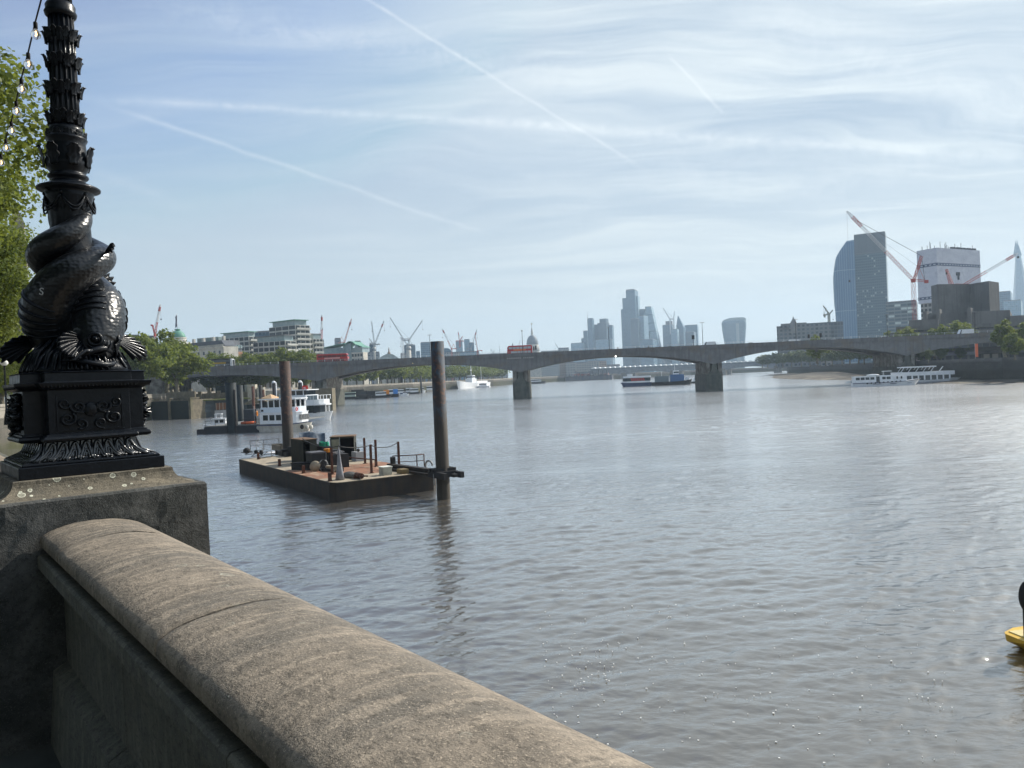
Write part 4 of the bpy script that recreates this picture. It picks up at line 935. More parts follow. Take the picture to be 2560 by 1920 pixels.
for l, r_, y, Y in ((2240, 2640, 812, 352), (2225, 2640, 826, 346), (2180, 2640, 846, 340)):
    A, B = D(l, y + 12, Y), D(r_, y - 4, Y); z = D(2400, y, Y).z
    k = (Y + 40) / Y; g = MB(); g.prism([(A.x, Y), (B.x, Y), (B.x * k, Y + 40), (A.x * k, Y + 40)], z - 1.6, z + .2); g.obj('balcony_slab', m_nt, nt)
    g = MB(); g.prism([(A.x + 3.5, Y + 3), (B.x, Y + 3), (B.x * k, Y + 38), (A.x * k + 3.5, Y + 38)], z - 4.2, z - 1.6); g.obj('glazing', facade('nt_glazing%d' % Y, (.10, .10, .10), (.035, .045, .055), 3.2, 9, .85, .97, vary=.5, light=((.4, .4, .36), .08)), nt)
for x, y, Y in ((2344, 780, 383), (2422, 777, 378), (2312, 786, 383)): ntbox('stair_tower', x - 5, x + 5, y - 8, Y, 8)
ntbox('main_block', 2180, 2640, 850, 350, 60)
# art-deco tower building
ox = facade('oxo_windows', (.20, .21, .21), (.06, .075, .085), 4.2, 3.9, .55, .55, vary=.5)
r, a, b, h = tw('riverside_warehouse', 'long dark riverside warehouse with a small stepped tower and pinnacle', 'building', 1941, 2108, 2112, 806, 760, 0)
sX = 760 / F_PX
q = MB(); q.box(-a, -a + 128 * sX, 0, 30, 0, h); q.box(-a + 10 * sX, -a + 72 * sX, 2, 28, h, h + 2.4); q.box(-a + 2 * sX, -a + 30 * sX, 0, 28, h - 4, h - .5); q.obj('facade', ox, r)
q = MB(); q.box(-a + 70 * sX, 0, 4, 34, 0, h + 1.5); q.obj('glazed_wing', facade('ox_wing', (.13, .16, .18), (.05, .07, .09), 3, 4, .8, .7, vary=.5), r)
q = MB(); tx = -a + 41 * sX; q.box(tx - 2.9, tx + 2.9, -1, 5, h - 8, h + 3.4); q.box(tx - 2.3, tx + 2.3, -.5, 4.5, h + 3.4, h + 4.4)
q.prism([(tx - 2, 0), (tx + 2, 0), (tx + 2, 4), (tx - 2, 4)], h + 4.4, h + 7.2, top=[(tx - .8, 1.3), (tx + .8, 1.3), (tx + .8, 2.7), (tx - .8, 2.7)]); q.box(tx - .5, tx + .5, 1.5, 2.5, h + 7.2, h + 8.2); q.ball((tx, 2, h + 8.5), .6, 8, 6); q.obj('clock_tower', m_stone if False else mat('smoky_stone', (.20, .20, .20), (.26, .26, .25), .4), r)
# pointed spire skyscraper at the right edge
r, a, b, h = tw('spire_skyscraper', 'pale blue glass skyscraper tapering to a split point at the right edge', 'skyscraper', 2510, 2556, 2557, 598, 2250, 0); r.rotation_euler = (0, 0, 0); a = 6 * 2250 / F_PX
sS = 2250 / F_PX; cx_ = 0 
hb = D(2556, 786, 2250).z - 7
base = [(-a - 26 * sS, 0), (-a + 20 * sS, -14), (-a + 50 * sS, 10), (-a + 50 * sS, 60), (-a, 70)]
c0 = (-a + 6 * sS, 25)
q = MB(); tp = [(c0[0] + (x - c0[0]) * .16, c0[1] + (y - c0[1]) * .16) for x, y in base]; q.prism(base, -30, h - 40, top=tp); q.obj('facade', facade('spire_glass', (.40, .50, .55), (.20, .29, .36), 3.2, 3.9, .8, .8, rough=.12, vary=.2), r)
for i, (dx_, hh) in enumerate(((-7.5, h + 2), (1.5, h + 4), (9, h - 12))):
    x = c0[0] + dx_ * sS * .55; g = MB(); g._add([(x - 5, c0[1] - 4, h - 44), (x + 5, c0[1] - 4, h - 44), (x + 5, c0[1] + 4, h - 44), (x - 5, c0[1] + 4, h - 44), (x + (1.2 if i == 0 else -1.2 if i == 2 else 0), c0[1], hh)], [(0, 1, 4), (1, 2, 4), (2, 3, 4), (3, 0, 4), (3, 2, 1, 0)]); g.obj('shard_tip', fl_, r)
# right bank low buildings under the bridge and by the trees
simple_block('dark low pavilion on the right bank under the right end of the bridge', 2210, 2478, 2480, 884, 335, 0, facade('pav', (.12, .115, .11), (.03, .035, .04), 3, 3.6, .7, .6, light=((.5, .45, .4), .08)), depth=3, name='riverside_pavilion')
simple_block('low terrace building at the right edge behind the trees', 2440, 2700, 2702, 873, 300, 0, MATS['pav'], depth=18, name='riverside_pavilion')
simple_block('pale kiosk building among the trees under the third arch', 2052, 2082, 2084, 898, 640, 0, fb_, depth=12, name='riverside_kiosk')
bn = thing('banner', 'tall orange banner on a pole under the right end of the bridge', 'banner', D(2442, 890, 290)); bn.location.z = 7.3
g = MB(); g.box(-.55, .55, -.04, .04, 1.6, 6.6); g.obj('cloth', mat('orange_banner', (.75, .16, .06)), bn); g = MB(); g.tube([(-.6, 0, 0), (-.6, 0, 6.8)], .06, 6); g.obj('pole', m_rail, bn)
# ---------------------------------------------------------------- the near parapet
def stone_mat(name, c1, c2, c3, lich=0.0, scale=9.0, lichc=(.55, .56, .46), lm=(.22, .42)):
    m = bpy.data.materials.new(name); m.use_nodes = True; t = NT(m.node_tree); b = m.node_tree.nodes['Principled BSDF']
    ob = t.add('ShaderNodeTexCoord').outputs['Object']
    fine = t.noise(t.map(ob, (1, .55, 1), (0, 0, R_(25))), 60, 6, .75); mid = t.noise(ob, scale, 6, .7, .3); big = t.noise(ob, 1.4, 4, .6)
    st = t.noise(t.map(ob, (1.0, 4.5, 1.0), (0, 0, R_(12))), 5.0, 6, .65, .2)
    c = t.mix(t.ramp(mid, .38, .62), (*c1, 1), (*c2, 1)); c = t.mix(t.m('MULTIPLY', t.ramp(big, .42, .66), .8), c, (*c3, 1))
    c = t.mix(t.m('MULTIPLY', t.ramp(st, .46, .68), .6), c, tuple(min(1, k * 1.55) for k in c1) + (1,))
    c = t.mix(t.m('MULTIPLY', t.ramp(fine, .50, .62), .60), c, tuple(k * .38 for k in c2) + (1,))
    c = t.mix(t.m('MULTIPLY', t.ramp(t.noise(ob, 170, 2, .5), .60, .68), .55), c, tuple(min(1, k * 1.9) for k in c1) + (1,))
    if lich:
        d = t.vor(ob, lich, rnd=1.0); wob = t.m('ADD', d, t.m('MULTIPLY', t.noise(ob, 60, 3), .12))
        rnd_ = t.add('ShaderNodeSeparateColor'); vn = t.add('ShaderNodeTexVoronoi'); t.put(vn.inputs['Vector'], ob); vn.inputs['Scale'].default_value = lich; t.put(rnd_.inputs[0], vn.outputs['Color'])
        rad = t.m('MULTIPLY', rnd_.outputs[0], .42)
        ring = t.m('MULTIPLY', t.m('LESS_THAN', wob, rad), t.m('GREATER_THAN', t.m('ADD', wob, .07), rad))
        core = t.m('LESS_THAN', wob, t.m('SUBTRACT', rad, .07))
        msk = t.m('ADD', ring, t.m('MULTIPLY', core, .35), clamp=True)
        c = t.mix(t.m('MULTIPLY', msk, t.ramp(t.noise(ob, 3.0, 2), *lm)), c, (*lichc, 1))
    t.put(b.inputs['Base Color'], c); b.inputs['Roughness'].default_value = .88
    h = t.m('ADD', t.m('MULTIPLY', fine, .6), t.m('MULTIPLY', t.noise(ob, 190, 3, .6), .4))
    pit = t.ramp(t.vor(ob, 55), .0, .25)
    h = t.m('ADD', h, t.m('MULTIPLY', pit, .12))
    t.put(b.inputs['Normal'], t.bump(h, .9, .006, t.bump(t.m('ADD', mid, st), .5, .02)))
    MATS[name] = m; return m
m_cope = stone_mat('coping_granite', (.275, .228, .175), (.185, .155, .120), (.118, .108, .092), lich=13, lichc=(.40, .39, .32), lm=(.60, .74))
m_cope2 = stone_mat('pedestal_granite', (.17, .145, .105), (.12, .105, .08), (.09, .085, .07), lich=20, lichc=(.62, .62, .50))
m_die = stone_mat('dark_granite', (.095, .095, .090), (.055, .058, .058), (.040, .045, .042))
m_face = stone_mat('parapet_face', (.13, .125, .10), (.10, .10, .085), (.07, .075, .06))  # part of the inner face's shade is darkened into this colour
PRZ = math.atan2(nvp.y, nvp.x)           # local x towards the river, local y along the parapet
par = thing('parapet', 'broad weathered granite parapet with a rounded top running along the foreground', 'parapet', (0, 0, CAM_H), PRZ - .022)
pv0 = NP(.9, 4.13); par.location = (pv0 - Matrix.Rotation(PRZ - .022, 3, 'Z') @ Vector((.9, 4.13, 0))); par.location.z = CAM_H
top = [(.601, -.642), (.625, -.624), (.66, -.610), (.74, -.596), (.82, -.590), (.90, -.595), (.97, -.611), (1.04, -.645), (1.10, -.69), (1.155, -.75), (1.19, -.83), (1.20, -.90), (1.20, -1.05)]
und = [(.72, -1.05), (.72, -.72), (.66, -.71), (.655, -.690), (.600, -.690), (.596, -.685), (.596, -.655), (.5975, -.650)]
joints = [-30, -7.5, -5.4, -3.2, -1.4, .45, 2.12, 3.63, 4.13]
def cope_piece(y0, y1, seed):
    prof = top + und; k = len(prof); nseg = max(2, int((y1 - y0) / .03)) if y0 > -4 else 3
    rings = []
    for i in range(nseg + 1):
        y = y0 + .0025 + (y1 - y0 - .005) * i / nseg; edge = 0.003 if i in (0, nseg) else 0
        ring = []
        for j, (x, z) in enumerate(prof):
            n1 = mnoise.noise((x * 7, y * 5, seed)) * .004 + mnoise.noise((x * 26, y * 22, seed)) * .0022
            w = 1 if 1 <= j <= 13 else 0
            if j in (0, 1, 2): n1 = n1 + mnoise.noise((y * 30, seed, 0)) * .0035
            ring.append((x + (n1 * w * .8 if j < 4 else 0), y, z + n1 * w - edge * w))
        rings.append(ring)
    g = MB(); g.loft(rings, smooth=True); return g.obj('coping_stone', m_cope, par)
def refine(lst):
    out = []
    for a, b_ in zip(lst, lst[1:]): out += [a, tuple((x + y) / 2 for x, y in zip(a, b_))]
    return out + [lst[-1]]
top = refine(top)
for _ in range(3): top = [top[0]] + [tuple((a + 2 * b_ + c) / 4 for a, b_, c in zip(top[i - 1], top[i], top[i + 1])) for i in range(1, len(top) - 1)] + [top[-1]]
for i in range(len(joints) - 1): cope_piece(joints[i], joints[i + 1], i * 3.3)
prof = [(.70, -.722), (.592, -.726), (.583, -.735), (.583, -.785), (.592, -.797), (.68, -.805), (.684, -1.24), (.65, -1.255), (.625, -1.27), (.60, -1.60), (.60, -1.66), (.75, -1.66), (.75, -.722)]
bj = [-30, -6, -2.4, .10, 1.55, 2.95, 4.13]
for i in range(len(bj) - 1):
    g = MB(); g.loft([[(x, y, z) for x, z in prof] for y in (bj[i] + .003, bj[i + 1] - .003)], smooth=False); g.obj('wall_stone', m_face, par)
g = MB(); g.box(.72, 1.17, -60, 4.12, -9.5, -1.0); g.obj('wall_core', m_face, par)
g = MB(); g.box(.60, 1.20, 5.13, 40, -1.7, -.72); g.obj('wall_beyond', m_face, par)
g = MB(); g.loft([[(x, y, z) for x, z in top + und] for y in (5.13, 42)]); g.obj('coping_beyond', m_cope, par)
pav_ = MB(); pav_.prism([(-.62, -30), (.66, -30), (.66, 42), (-40, 42), (-40, -30)][::1], -1.66, -1.60)
po = pav_.obj('promenade', mat('promenade_paving', (.085, .09, .085), (.055, .06, .058), 1.5, rough=.8, bump=.4, bdist=.01)); po.location = (0, 0, CAM_H); po.rotation_euler = (0, 0, PRZ); struct(po)
# pedestal block
LC = (.875, 4.63)
ped = thing('stone_pedestal', 'big square granite pedestal with lichen spots under the black iron lamp', 'pedestal', (0, 0, CAM_H), PRZ)
g = MB(); hw = .487
def sq(h, z, n=10, jit=0.0, seed=0):
    out = []
    for s in range(4):
        for i in range(n):
            k = -1 + 2 * i / n; x, y = [(k, -1), (1, k), (-k, 1), (-1, -k)][s]
            jx = mnoise.noise((x * 9 + seed, y * 9, z * 9)) * jit; out.append((LC[0] + x * h + jx, LC[1] + y * h + jx, z + jx * .6))
    return out
g.loft([sq(hw + .015, -1.66, 24), sq(hw + .012, -1.35, 24, .004), sq(hw, -1.30, 24, .004)] + [sq(hw, -1.30 + .8 * i / 14, 24, .006, i) for i in range(1, 14)] + [sq(hw, -.488, 24, .004), sq(hw - .008, -.478, 24, .004)], smooth=False)
g.obj('die', m_die, ped)
g = MB(); cv = [(hw - .010, -.479)] + [(hw - .012 - .118 * math.sin(k * math.pi / 16), -.479 + .083 * (1 - math.cos(k * math.pi / 16)) ** 1.0) for k in range(1, 9)] + [(.352, -.393)]
g.loft([sq(h, z, 24, .003, 2) for h, z in cv], smooth=False); g.obj('cap', m_cope2, ped)
g = MB(); g.box(LC[0] - .44, LC[0] + .44, LC[1] - .44, LC[1] + .44, -9.5, -1.6); g.obj('foundation', m_die, ped)
g = MB(); rnd = random.Random(2)
lichm = mat('lichen', (.36, .37, .28), (.24, .24, .18), 60, rough=.95)

# ---------------------------------------------------------------- the fish lamp
m_iron_b = bpy.data.materials.new('black_gloss_iron'); m_iron_b.use_nodes = True; t = NT(m_iron_b.node_tree); b = m_iron_b.node_tree.nodes['Principled BSDF']
ob = t.add('ShaderNodeTexCoord').outputs['Object']
t.put(b.inputs['Base Color'], t.mix(t.noise(ob, 8, 4), (.003, .005, .009, 1), (.006, .009, .014, 1)))
t.put(b.inputs['Roughness'], t.ramp(t.noise(ob, 20, 4), .3, .7, .30, .48)); b.inputs['Specular IOR Level'].default_value = .22; b.inputs['Coat Weight'].default_value = .12; b.inputs['Coat Roughness'].default_value = .12
t.put(b.inputs['Normal'], t.bump(t.noise(ob, 26, 5, .6), .5, .006))
m_scale = bpy.data.materials.new('black_gloss_scales'); m_scale.use_nodes = True; t = NT(m_scale.node_tree); b = m_scale.node_tree.nodes['Principled BSDF']
ob = t.add('ShaderNodeTexCoord').outputs['Object']
t.put(b.inputs['Base Color'], (.006, .008, .011, 1)); b.inputs['Roughness'].default_value = .34; b.inputs['Coat Weight'].default_value = .15; b.inputs['Coat Roughness'].default_value = .12
sc_ = t.ramp(t.vor(t.map(ob, (1, 1, 1.25)), 44, 'SMOOTH_F1', rnd=.55), .0, .9)
t.put(b.inputs['Normal'], t.bump(sc_, .5, .006, t.bump(t.noise(ob, 14, 3), .3, .008)))
lamp = thing('ornate_lamp', 'ornate black iron lamp column with two scaly fish coiled round its foot', 'street lamp', NP(LC[0], LC[1], -.393), PRZ)
IR, SC = m_iron_b, m_scale
def sqr(hx, hy, z): return [(-hx, -hy, z), (hx, -hy, z), (hx, hy, z), (-hx, hy, z)]
g = MB(); g.loft([sqr(.328, .328, 0), sqr(.328, .328, .060)], smooth=False); g.loft([sqr(.312, .312, .060), sqr(.312, .312, .072), sqr(.305, .305, .075)], smooth=False); g.obj('plinth', IR, lamp, bevel=.004)
# cove with acanthus
def cove(u, k=0): return .305 - (.098, .046)[k] * math.sin(u * math.pi / 2) ** .8, .075 + .095 * (1 - math.cos(u * math.pi / 2))
g = MB(); g.loft([sqr(cove(i / 8)[0], cove(i / 8, 1)[0], cove(i / 8)[1]) for i in range(9)], smooth=False)
for s in range(4):
    rot = Matrix.Rotation(s * math.pi / 2, 4, 'Z'); g.xf = rot; n = 8; kd_ = 1 - s % 2
    for i in range(n):
        for kk, (wd, r) in enumerate(((.42, .0080), (.24, .0055))):
            pts = []
            for j in range(13):
                a = math.pi * j / 12; u = .12 + .80 * math.sin(a) if kk == 0 else .1 + .55 * math.sin(a); h_, z_ = cove(min(u, 1.0), kd_)
                pos = (-1 + 2 * (i + .5 - wd * math.cos(a)) / n) * (cove(min(u, 1.0), 1 - kd_)[0] - .012)
                pts.append((pos, -h_ - .004, z_ + .004))
            g.tube(pts, r, 6)
        h_, z_ = cove(.35, kd_); px_ = (-1 + 2 * (i + .5) / n) * (cove(.35, 1 - kd_)[0] - .012); g.ball((px_, -h_ + .004, z_ + .004), .012, 8, 6, (.8, .7, 1.6))
        h_, z_ = cove(.5, kd_); px_ = (-1 + 2 * i / n) * (cove(.5, 1 - kd_)[0] - .01); g.tube([(px_ * 1.1, -cove(.0)[0], cove(.0)[1]), (px_, -h_ - .003, z_), (px_ * .9, -cove(1, kd_)[0] - .006, cove(1)[1])], [.004, .007, .003], 6)
g.xf = None; m_irg = m_iron_b.copy(); m_irg.name = 'polished_black_iron'; bb_ = m_irg.node_tree.nodes['Principled BSDF']; bb_.inputs['Coat Weight'].default_value = 1.0; bb_.inputs['Coat Roughness'].default_value = .1; bb_.inputs['Specular IOR Level'].default_value = .6; g.obj('acanthus_base', m_irg, lamp)
def cross(ax, ay, bx, by, z):       # outline of a cross plan: arm a along y, arm b along x
    return [(-ax, -ay, z), (ax, -ay, z), (ax, -by, z), (bx, -by, z), (bx, by, z), (ax, by, z), (ax, ay, z), (-ax, ay, z), (-ax, by, z), (-bx, by, z), (-bx, -by, z), (-ax, -by, z)]
g = MB()
for e, z in ((0, 0),): pass
pr = [(.014, .168), (.026, .173), (.031, .184), (.026, .195), (.014, .200), (.014, .207), (.0, .209), (0, .425), (.010, .430), (.030, .440), (.038, .450), (.040, .463), (.012, .466), (.010, .510), (.018, .514), (0, .518)]
g.loft([cross(.185 + e, .27 + e, .275 + e, .165 + e, z) for e, z in pr], smooth=False); g.obj('pedestal_body', IR, lamp, bevel=.002)
g = MB(); 
for sx in (-1, 1):                 # side pads carrying the lion and garland ornaments
    rnd = random.Random(3 + sx)
    g = MB()
    for i in range(46):
        z = .225 + .19 * (i / 46); y = rnd.uniform(-.12, .12); w = .026 * math.sin(math.pi * (i / 46) * .8 + .4)
        a = Vector((sx * .275, y, z)); g.tube([a, a + Vector((sx * (.012 + w), rnd.uniform(-.03, .03), rnd.uniform(-.02, .02))), a + Vector((sx * w * .7, rnd.uniform(-.05, .05), rnd.uniform(-.035, .01)))], [.012, .010, .003], 6)
    g.obj('garland', IR, lamp)
g = MB()
g = MB(); q = -.27 - .030          # egg and dart cornice
for s, (L, off) in enumerate((((.40), .304), ((.36), .304))):
    pass
for i in range(26): x = -.205 + .41 * i / 25; g.ball((x, -.302, .447), .0075, 6, 5, (.75, .8, 1.5))
for sx in (-1, 1):
    for i in range(16): y = -.18 + .36 * i / 15; g.ball((sx * .308, y, .447), .0075, 6, 5, (.8, .75, 1.5))
g.obj('egg_moulding', IR, lamp)
def scroll(g, cx, cz, r0_, turns, dirn, y, th=.006, start=0.0, sx=1):
    pts = []; n = int(22 * turns)
    for i in range(n + 1):
        k = i / n; a = start + dirn * k * turns * 2 * math.pi; rr_ = r0_ * (1 - .86 * k); pts.append((cx + sx * rr_ * math.cos(a), y - .004 * math.sin(k * 3), cz + rr_ * math.sin(a)))
    g.tube(pts, [th * (1 - .5 * i / n) for i in range(n + 1)], 6)
g = MB(); yf = -.272; g.xf = Matrix.Translation((0, 0, .312)) @ Matrix.Diagonal((1.28, 1, 1.18, 1)) @ Matrix.Translation((0, 0, -.312))
for zz in (.236, .385): g.box(-.115, .115, yf - .004, yf + .002, zz - .003, zz + .003)
for xx in (-.115, .115): g.box(xx - .003, xx + .003, yf - .0045, yf + .002, .236, .385)
for sx in (-1, 1):
    scroll(g, sx * .082, .285, .030, 1.6, 1, yf - .006, .0065, 2.2, sx); scroll(g, sx * .045, .335, .028, 1.5, -1, yf - .006, .006, .4, sx); scroll(g, sx * .090, .350, .022, 1.4, 1, yf - .006, .005, 4.0, sx); scroll(g, sx * .035, .262, .024, 1.4, -1, yf - .006, .0055, 5.2, sx)
    for k in range(7): a = k * .42 + .2; g.tube([(sx * .02, yf - .004, .315), (sx * (.02 + .035 * math.cos(a)), yf - .012, .315 + .05 * math.sin(a) - .02)], [.007, .002], 6)
for i in range(26): a = i * 2.4; r_ = .022 * math.sqrt(i / 26); g.ball((r_ * math.cos(a), yf - .012 + r_ * .3, .320 + r_ * math.sin(a) * 1.2), .006, 6, 5)
g.ball((0, yf - .004, .322), .026, 12, 8, (1, .5, 1.2)); g.xf = None; g.obj('relief_panel', IR, lamp)
# wave base under the fish
g = MB(); g.loft([[(.235 * (1 - .12 * k) * math.copysign(abs(math.cos(a)) ** .6, math.cos(a)), .235 * (1 - .12 * k) * math.copysign(abs(math.sin(a)) ** .6, math.sin(a)), .515 + .035 * k + .012 * math.sin(a * 7 + k * 2)) for a in [i * math.pi / 24 for i in range(48)]] for k in range(5)])
rnd = random.Random(12)
for i in range(64):
    a = i * 2 * math.pi / 64 + rnd.uniform(-.03, .03); r_ = .235 + rnd.uniform(-.02, .02); c_, s_ = math.cos(a), math.sin(a)
    g.tube([(r_ * c_ * .6, r_ * s_ * .6, .66 + rnd.uniform(-.02, .03)), (r_ * c_ * .88, r_ * s_ * .88, .60 + rnd.uniform(-.01, .02)), (r_ * c_ * 1.03, r_ * s_ * 1.03, .535), ((r_ + .012) * c_, (r_ + .012) * s_, .522)], [.007, .010, .008, .004], 6)
g.obj('cast_waves', IR, lamp)
# column
g = MB()
colp = [(.10, .60), (.105, 1.0), (.10, 1.20), (.095, 1.30), (.100, 1.36), (.104, 1.40), (.112, 1.44), (.118, 1.462), (.114, 1.468), (.125, 1.475), (.150, 1.484), (.152, 1.493), (.146, 1.498), (.105, 1.515), (.082, 1.528), (.078, 1.535), (.090, 1.545), (.098, 1.553), (.096, 1.562), (.084, 1.570),
        (.086, 1.580), (.100, 1.60), (.104, 1.63), (.098, 1.67), (.092, 1.71), (.090, 1.735), (.098, 1.75), (.100, 1.757), (.094, 1.764), (.080, 1.772), (.082, 1.80), (.078, 1.82)]
g.lathe(colp, 40); g.obj('column_foot', IR, lamp)
g = MB(); g.lathe([(.071, 1.815), (.069, 1.95), (.066, 2.15), (.062, 2.40)], 96, flute=(16, .16)); g.lathe([(.062, 2.40), (.074, 2.41), (.078, 2.425), (.070, 2.44), (.072, 2.46), (.064, 2.475)], 40); g.lathe([(.058, 2.475), (.05, 2.95)], 64, flute=(16, .14)); g.obj('fluted_shaft', IR, lamp)
g = MB(); rnd = random.Random(6)
def leaf(g, a, r0__, z0, hgt, w, curl):
    c_, s_ = math.cos(a), math.sin(a)
    def fn(u, v):
        vv = v * 2 - 1; wid = w * math.sin(math.pi * min(.98, .12 + u * .88)) ** .7 * (1 + .22 * math.sin(u * 22)); out = r0__ + curl * u ** 2.2 + .004 + .006 * (1 - abs(vv)) + .004 * math.sin(v * 15)
        zz = z0 + hgt * (u if u < .85 else .85 - (u - .85) * .6); return ((out * c_ - vv * wid * s_), (out * s_ + vv * wid * c_), zz)
    g.grid(fn, 12, 6)
for z0, hh_, w_, cu, n, rr0 in ((1.825, .075, .020, .024, 9, .070), (1.975, .08, .020, .026, 8, .068), (2.12, .08, .019, .025, 8, .066), (2.255, .08, .018, .024, 8, .063), (1.60, .135, .033, .032, 7, .098), (1.755, .05, .02, .006, 10, .080)):
    g = MB()
    for i in range(n):
        leaf(g, i * 2 * math.pi / n + z0 * 3, rr0, z0, hh_, w_, cu)
        if z0 > 1.8: leaf(g, (i + .5) * 2 * math.pi / n + z0 * 3, rr0, z0 + .018, hh_ * .9, w_ * .8, cu * .7)
    o = g.obj('leaf_band', IR, lamp); sm = o.modifiers.new('solid', 'SOLIDIFY'); sm.thickness = .004
g = MB()                            # swags below the flange
for i in range(6):
    a0 = i * math.pi / 3; pts = [((.112 + .012 * math.sin(math.pi * k / 8)) * math.cos(a0 + k * math.pi / 24), (.112 + .012 * math.sin(math.pi * k / 8)) * math.sin(a0 + k * math.pi / 24), 1.45 - .07 * math.sin(math.pi * k / 8)) for k in range(9)]
    g.tube(pts, .005, 6); g.tube([(x * .99, y * .99, z - .018 * math.sin(math.pi * k / 8)) for k, (x, y, z) in enumerate(pts)], .005, 6); g.ball((.112 * math.cos(a0), .112 * math.sin(a0), 1.455), .012, 8, 6)
    leaf(g, a0, .10, 1.37, .07, .02, .014)
g.obj('swags', IR, lamp)
# lantern high above the frame
g = MB(); g.lathe([(.06, 2.95), (.10, 3.0), (.06, 3.04)], 24); g.lathe([(.08, 3.04), (.19, 3.12), (.235, 3.24), (.19, 3.38), (.08, 3.46)], 24); g.lathe([(.09, 3.46), (.06, 3.52), (.01, 3.58)], 16); g.obj('lantern', mat('opal_globe', (.8, .8, .76), rough=.2), lamp)
# the two fish
def P3(phi, R, z): a = R_(phi); return Vector((R * math.cos(a), R * math.sin(a), z))
def spline(keys, n):
    out = []; m_ = len(keys) - 1
    for i in range(n + 1):
        f = i / n * m_; k = min(int(f), m_ - 1); u = f - k
        g0, g1, g2, g3 = keys[max(k - 1, 0)], keys[k], keys[k + 1], keys[min(k + 2, m_)]
        out.append(tuple(.5 * ((2 * b_) + (-a + c) * u + (2 * a - 5 * b_ + 4 * c - d) * u * u + (-a + 3 * b_ - 3 * c + d) * u ** 3) for a, b_, c, d in zip(g0, g1, g2, g3)))
    return out
FK = [(-80, .215, .590, .036), (-78, .190, .61, .074), (-74, .155, .65, .104), (-60, .125, .71, .126), (-38, .112, .78, .137), (-8, .108, .87, .138), (28, .102, .955, .116), (70, .108, 1.025, .102), (118, .118, 1.085, .088), (165, .140, 1.135, .072), (212, .124, 1.19, .068), (262, .094, 1.262, .058), (310, .070, 1.335, .046), (350, .066, 1.395, .030), (380, .074, 1.44, .012)]
def fish(rot, name):
    sp = spline(FK, 120); pts = [P3(p + rot, R, z) for p, R, z, r in sp]; rad = [q[3] for q in sp]
    body = MB(); body.tube(pts, rad, 28, squash=(1.0, 1.0)); bo = body.obj(name, SC, lamp)
    def at(i): return pts[i], (pts[min(i + 1, 120)] - pts[max(i - 1, 0)]).normalized(), rad[i]
    head = MB(); head.smooth = True
    # brow ridges, eyes, gill plates and lips
    i0 = 22; c, d, r = at(i0); axis = Vector((c.x, c.y, 0)).normalized(); side = axis.cross(Vector((0, 0, 1)))
    for s in (-1, 1):
        e = at(20)[0] + axis * at(20)[2] * .66 + side * s * at(20)[2] * .62 + Vector((0, 0, .012))
        eye = MB(); eye.ball(e, .020, 14, 10); eye.ball(e + axis * .012 + side * s * .008, .010, 10, 8); eye.obj('eye', IR, bo)
        ring = []; fwd = (axis * .7 + side * s * .7).normalized(); r1 = fwd.cross(Vector((0, 0, 1))).normalized(); r2 = fwd.cross(r1)
        for k in range(17): a = k * math.pi / 8; ring.append(e + fwd * .006 + r1 * math.cos(a) * .030 + r2 * math.sin(a) * .030)
        head.tube(ring, .0085, 8, cap=False)
        for q in range(3):
            ring = [e + fwd * (.002 - q * .004) + r1 * math.cos(a) * (.042 + q * .016) + r2 * math.sin(a) * (.044 + q * .018) for a in [R_(20 + w * 14) for w in range(12)]]
            head.tube(ring, [.004 + .004 * math.sin(math.pi * w / 11) for w in range(12)], 8)
        for q in range(5):      # gill folds
            i1 = 34 + q * 3; cc, dd, rr_ = at(i1); bx = dd.cross(axis).normalized(); by = bx.cross(dd)
            arc = [cc + (bx * s * math.cos(a) + by * -math.sin(a)) * (rr_ + .002) * 1.0 for a in [R_(-60 + w * 12) for w in range(11)]]
            head.tube(arc, [.003 + .007 * math.sin(math.pi * w / 10) for w in range(11)], 8)
    tip = pts[0]
    for zz, rr_, ww in ((.022, .088, .016), (-.030, .096, .015)):     # lips
        arc = [tip * 1 + axis * (-.055 + rr_ * math.cos(a)) + side * (rr_ * 1.15 * math.sin(a)) + Vector((0, 0, zz + .020 * math.cos(a * 2) * (1 if zz > 0 else -.6))) for a in [R_(-86 + w * 10.75) for w in range(17)]]
        head.tube(arc, [ww * (.45 + .55 * math.cos((w - 8) / 8 * 1.2)) for w in range(17)], 10)
    for s in (-1, 1):          # barbels
        b0 = tip + axis * .02 + side * s * .05 + Vector((0, 0, .03)); head.tube([b0, b0 + side * s * .05 + Vector((0, 0, .0)), b0 + side * s * .10 + axis * -.02 + Vector((0, 0, -.045)), b0 + side * s * .15 - axis * .05 + Vector((0, 0, -.05))], [.011, .009, .007, .003], 8)
    jaw = MB(); jaw.ball(tip + axis * -.05 + Vector((0, 0, -.030)), .075, 18, 10, (1, 1, .36)); jaw.obj('lower_jaw', IR, bo)
    head.obj('head_folds', IR, bo)
    # pectoral fins: ribbed fans
    def fan(root_, dirs, lens, n, th, nm, par_, wig=.012):
        m_ = len(dirs)
        def fn(u, v):
            f = v * (m_ - 1); k = min(int(f), m_ - 2); w = f - k; d_ = (dirs[k] * (1 - w) + dirs[k + 1] * w).normalized(); L_ = lens[k] * (1 - w) + lens[k + 1] * w
            nn = dirs[0].cross(dirs[-1]).normalized()
            return tuple(root_ + d_ * L_ * u * (1 + .05 * math.cos(v * n * 2 * math.pi) * u) + nn * (wig * u * math.cos(v * n * 2 * math.pi)) - Vector((0, 0, .05)) * u * u * L_ * 3)
        g = MB(); g.grid(fn, 10, n * 8); o = g.obj(nm, IR, par_); s_ = o.modifiers.new('solid', 'SOLIDIFY'); s_.thickness = th
        return o
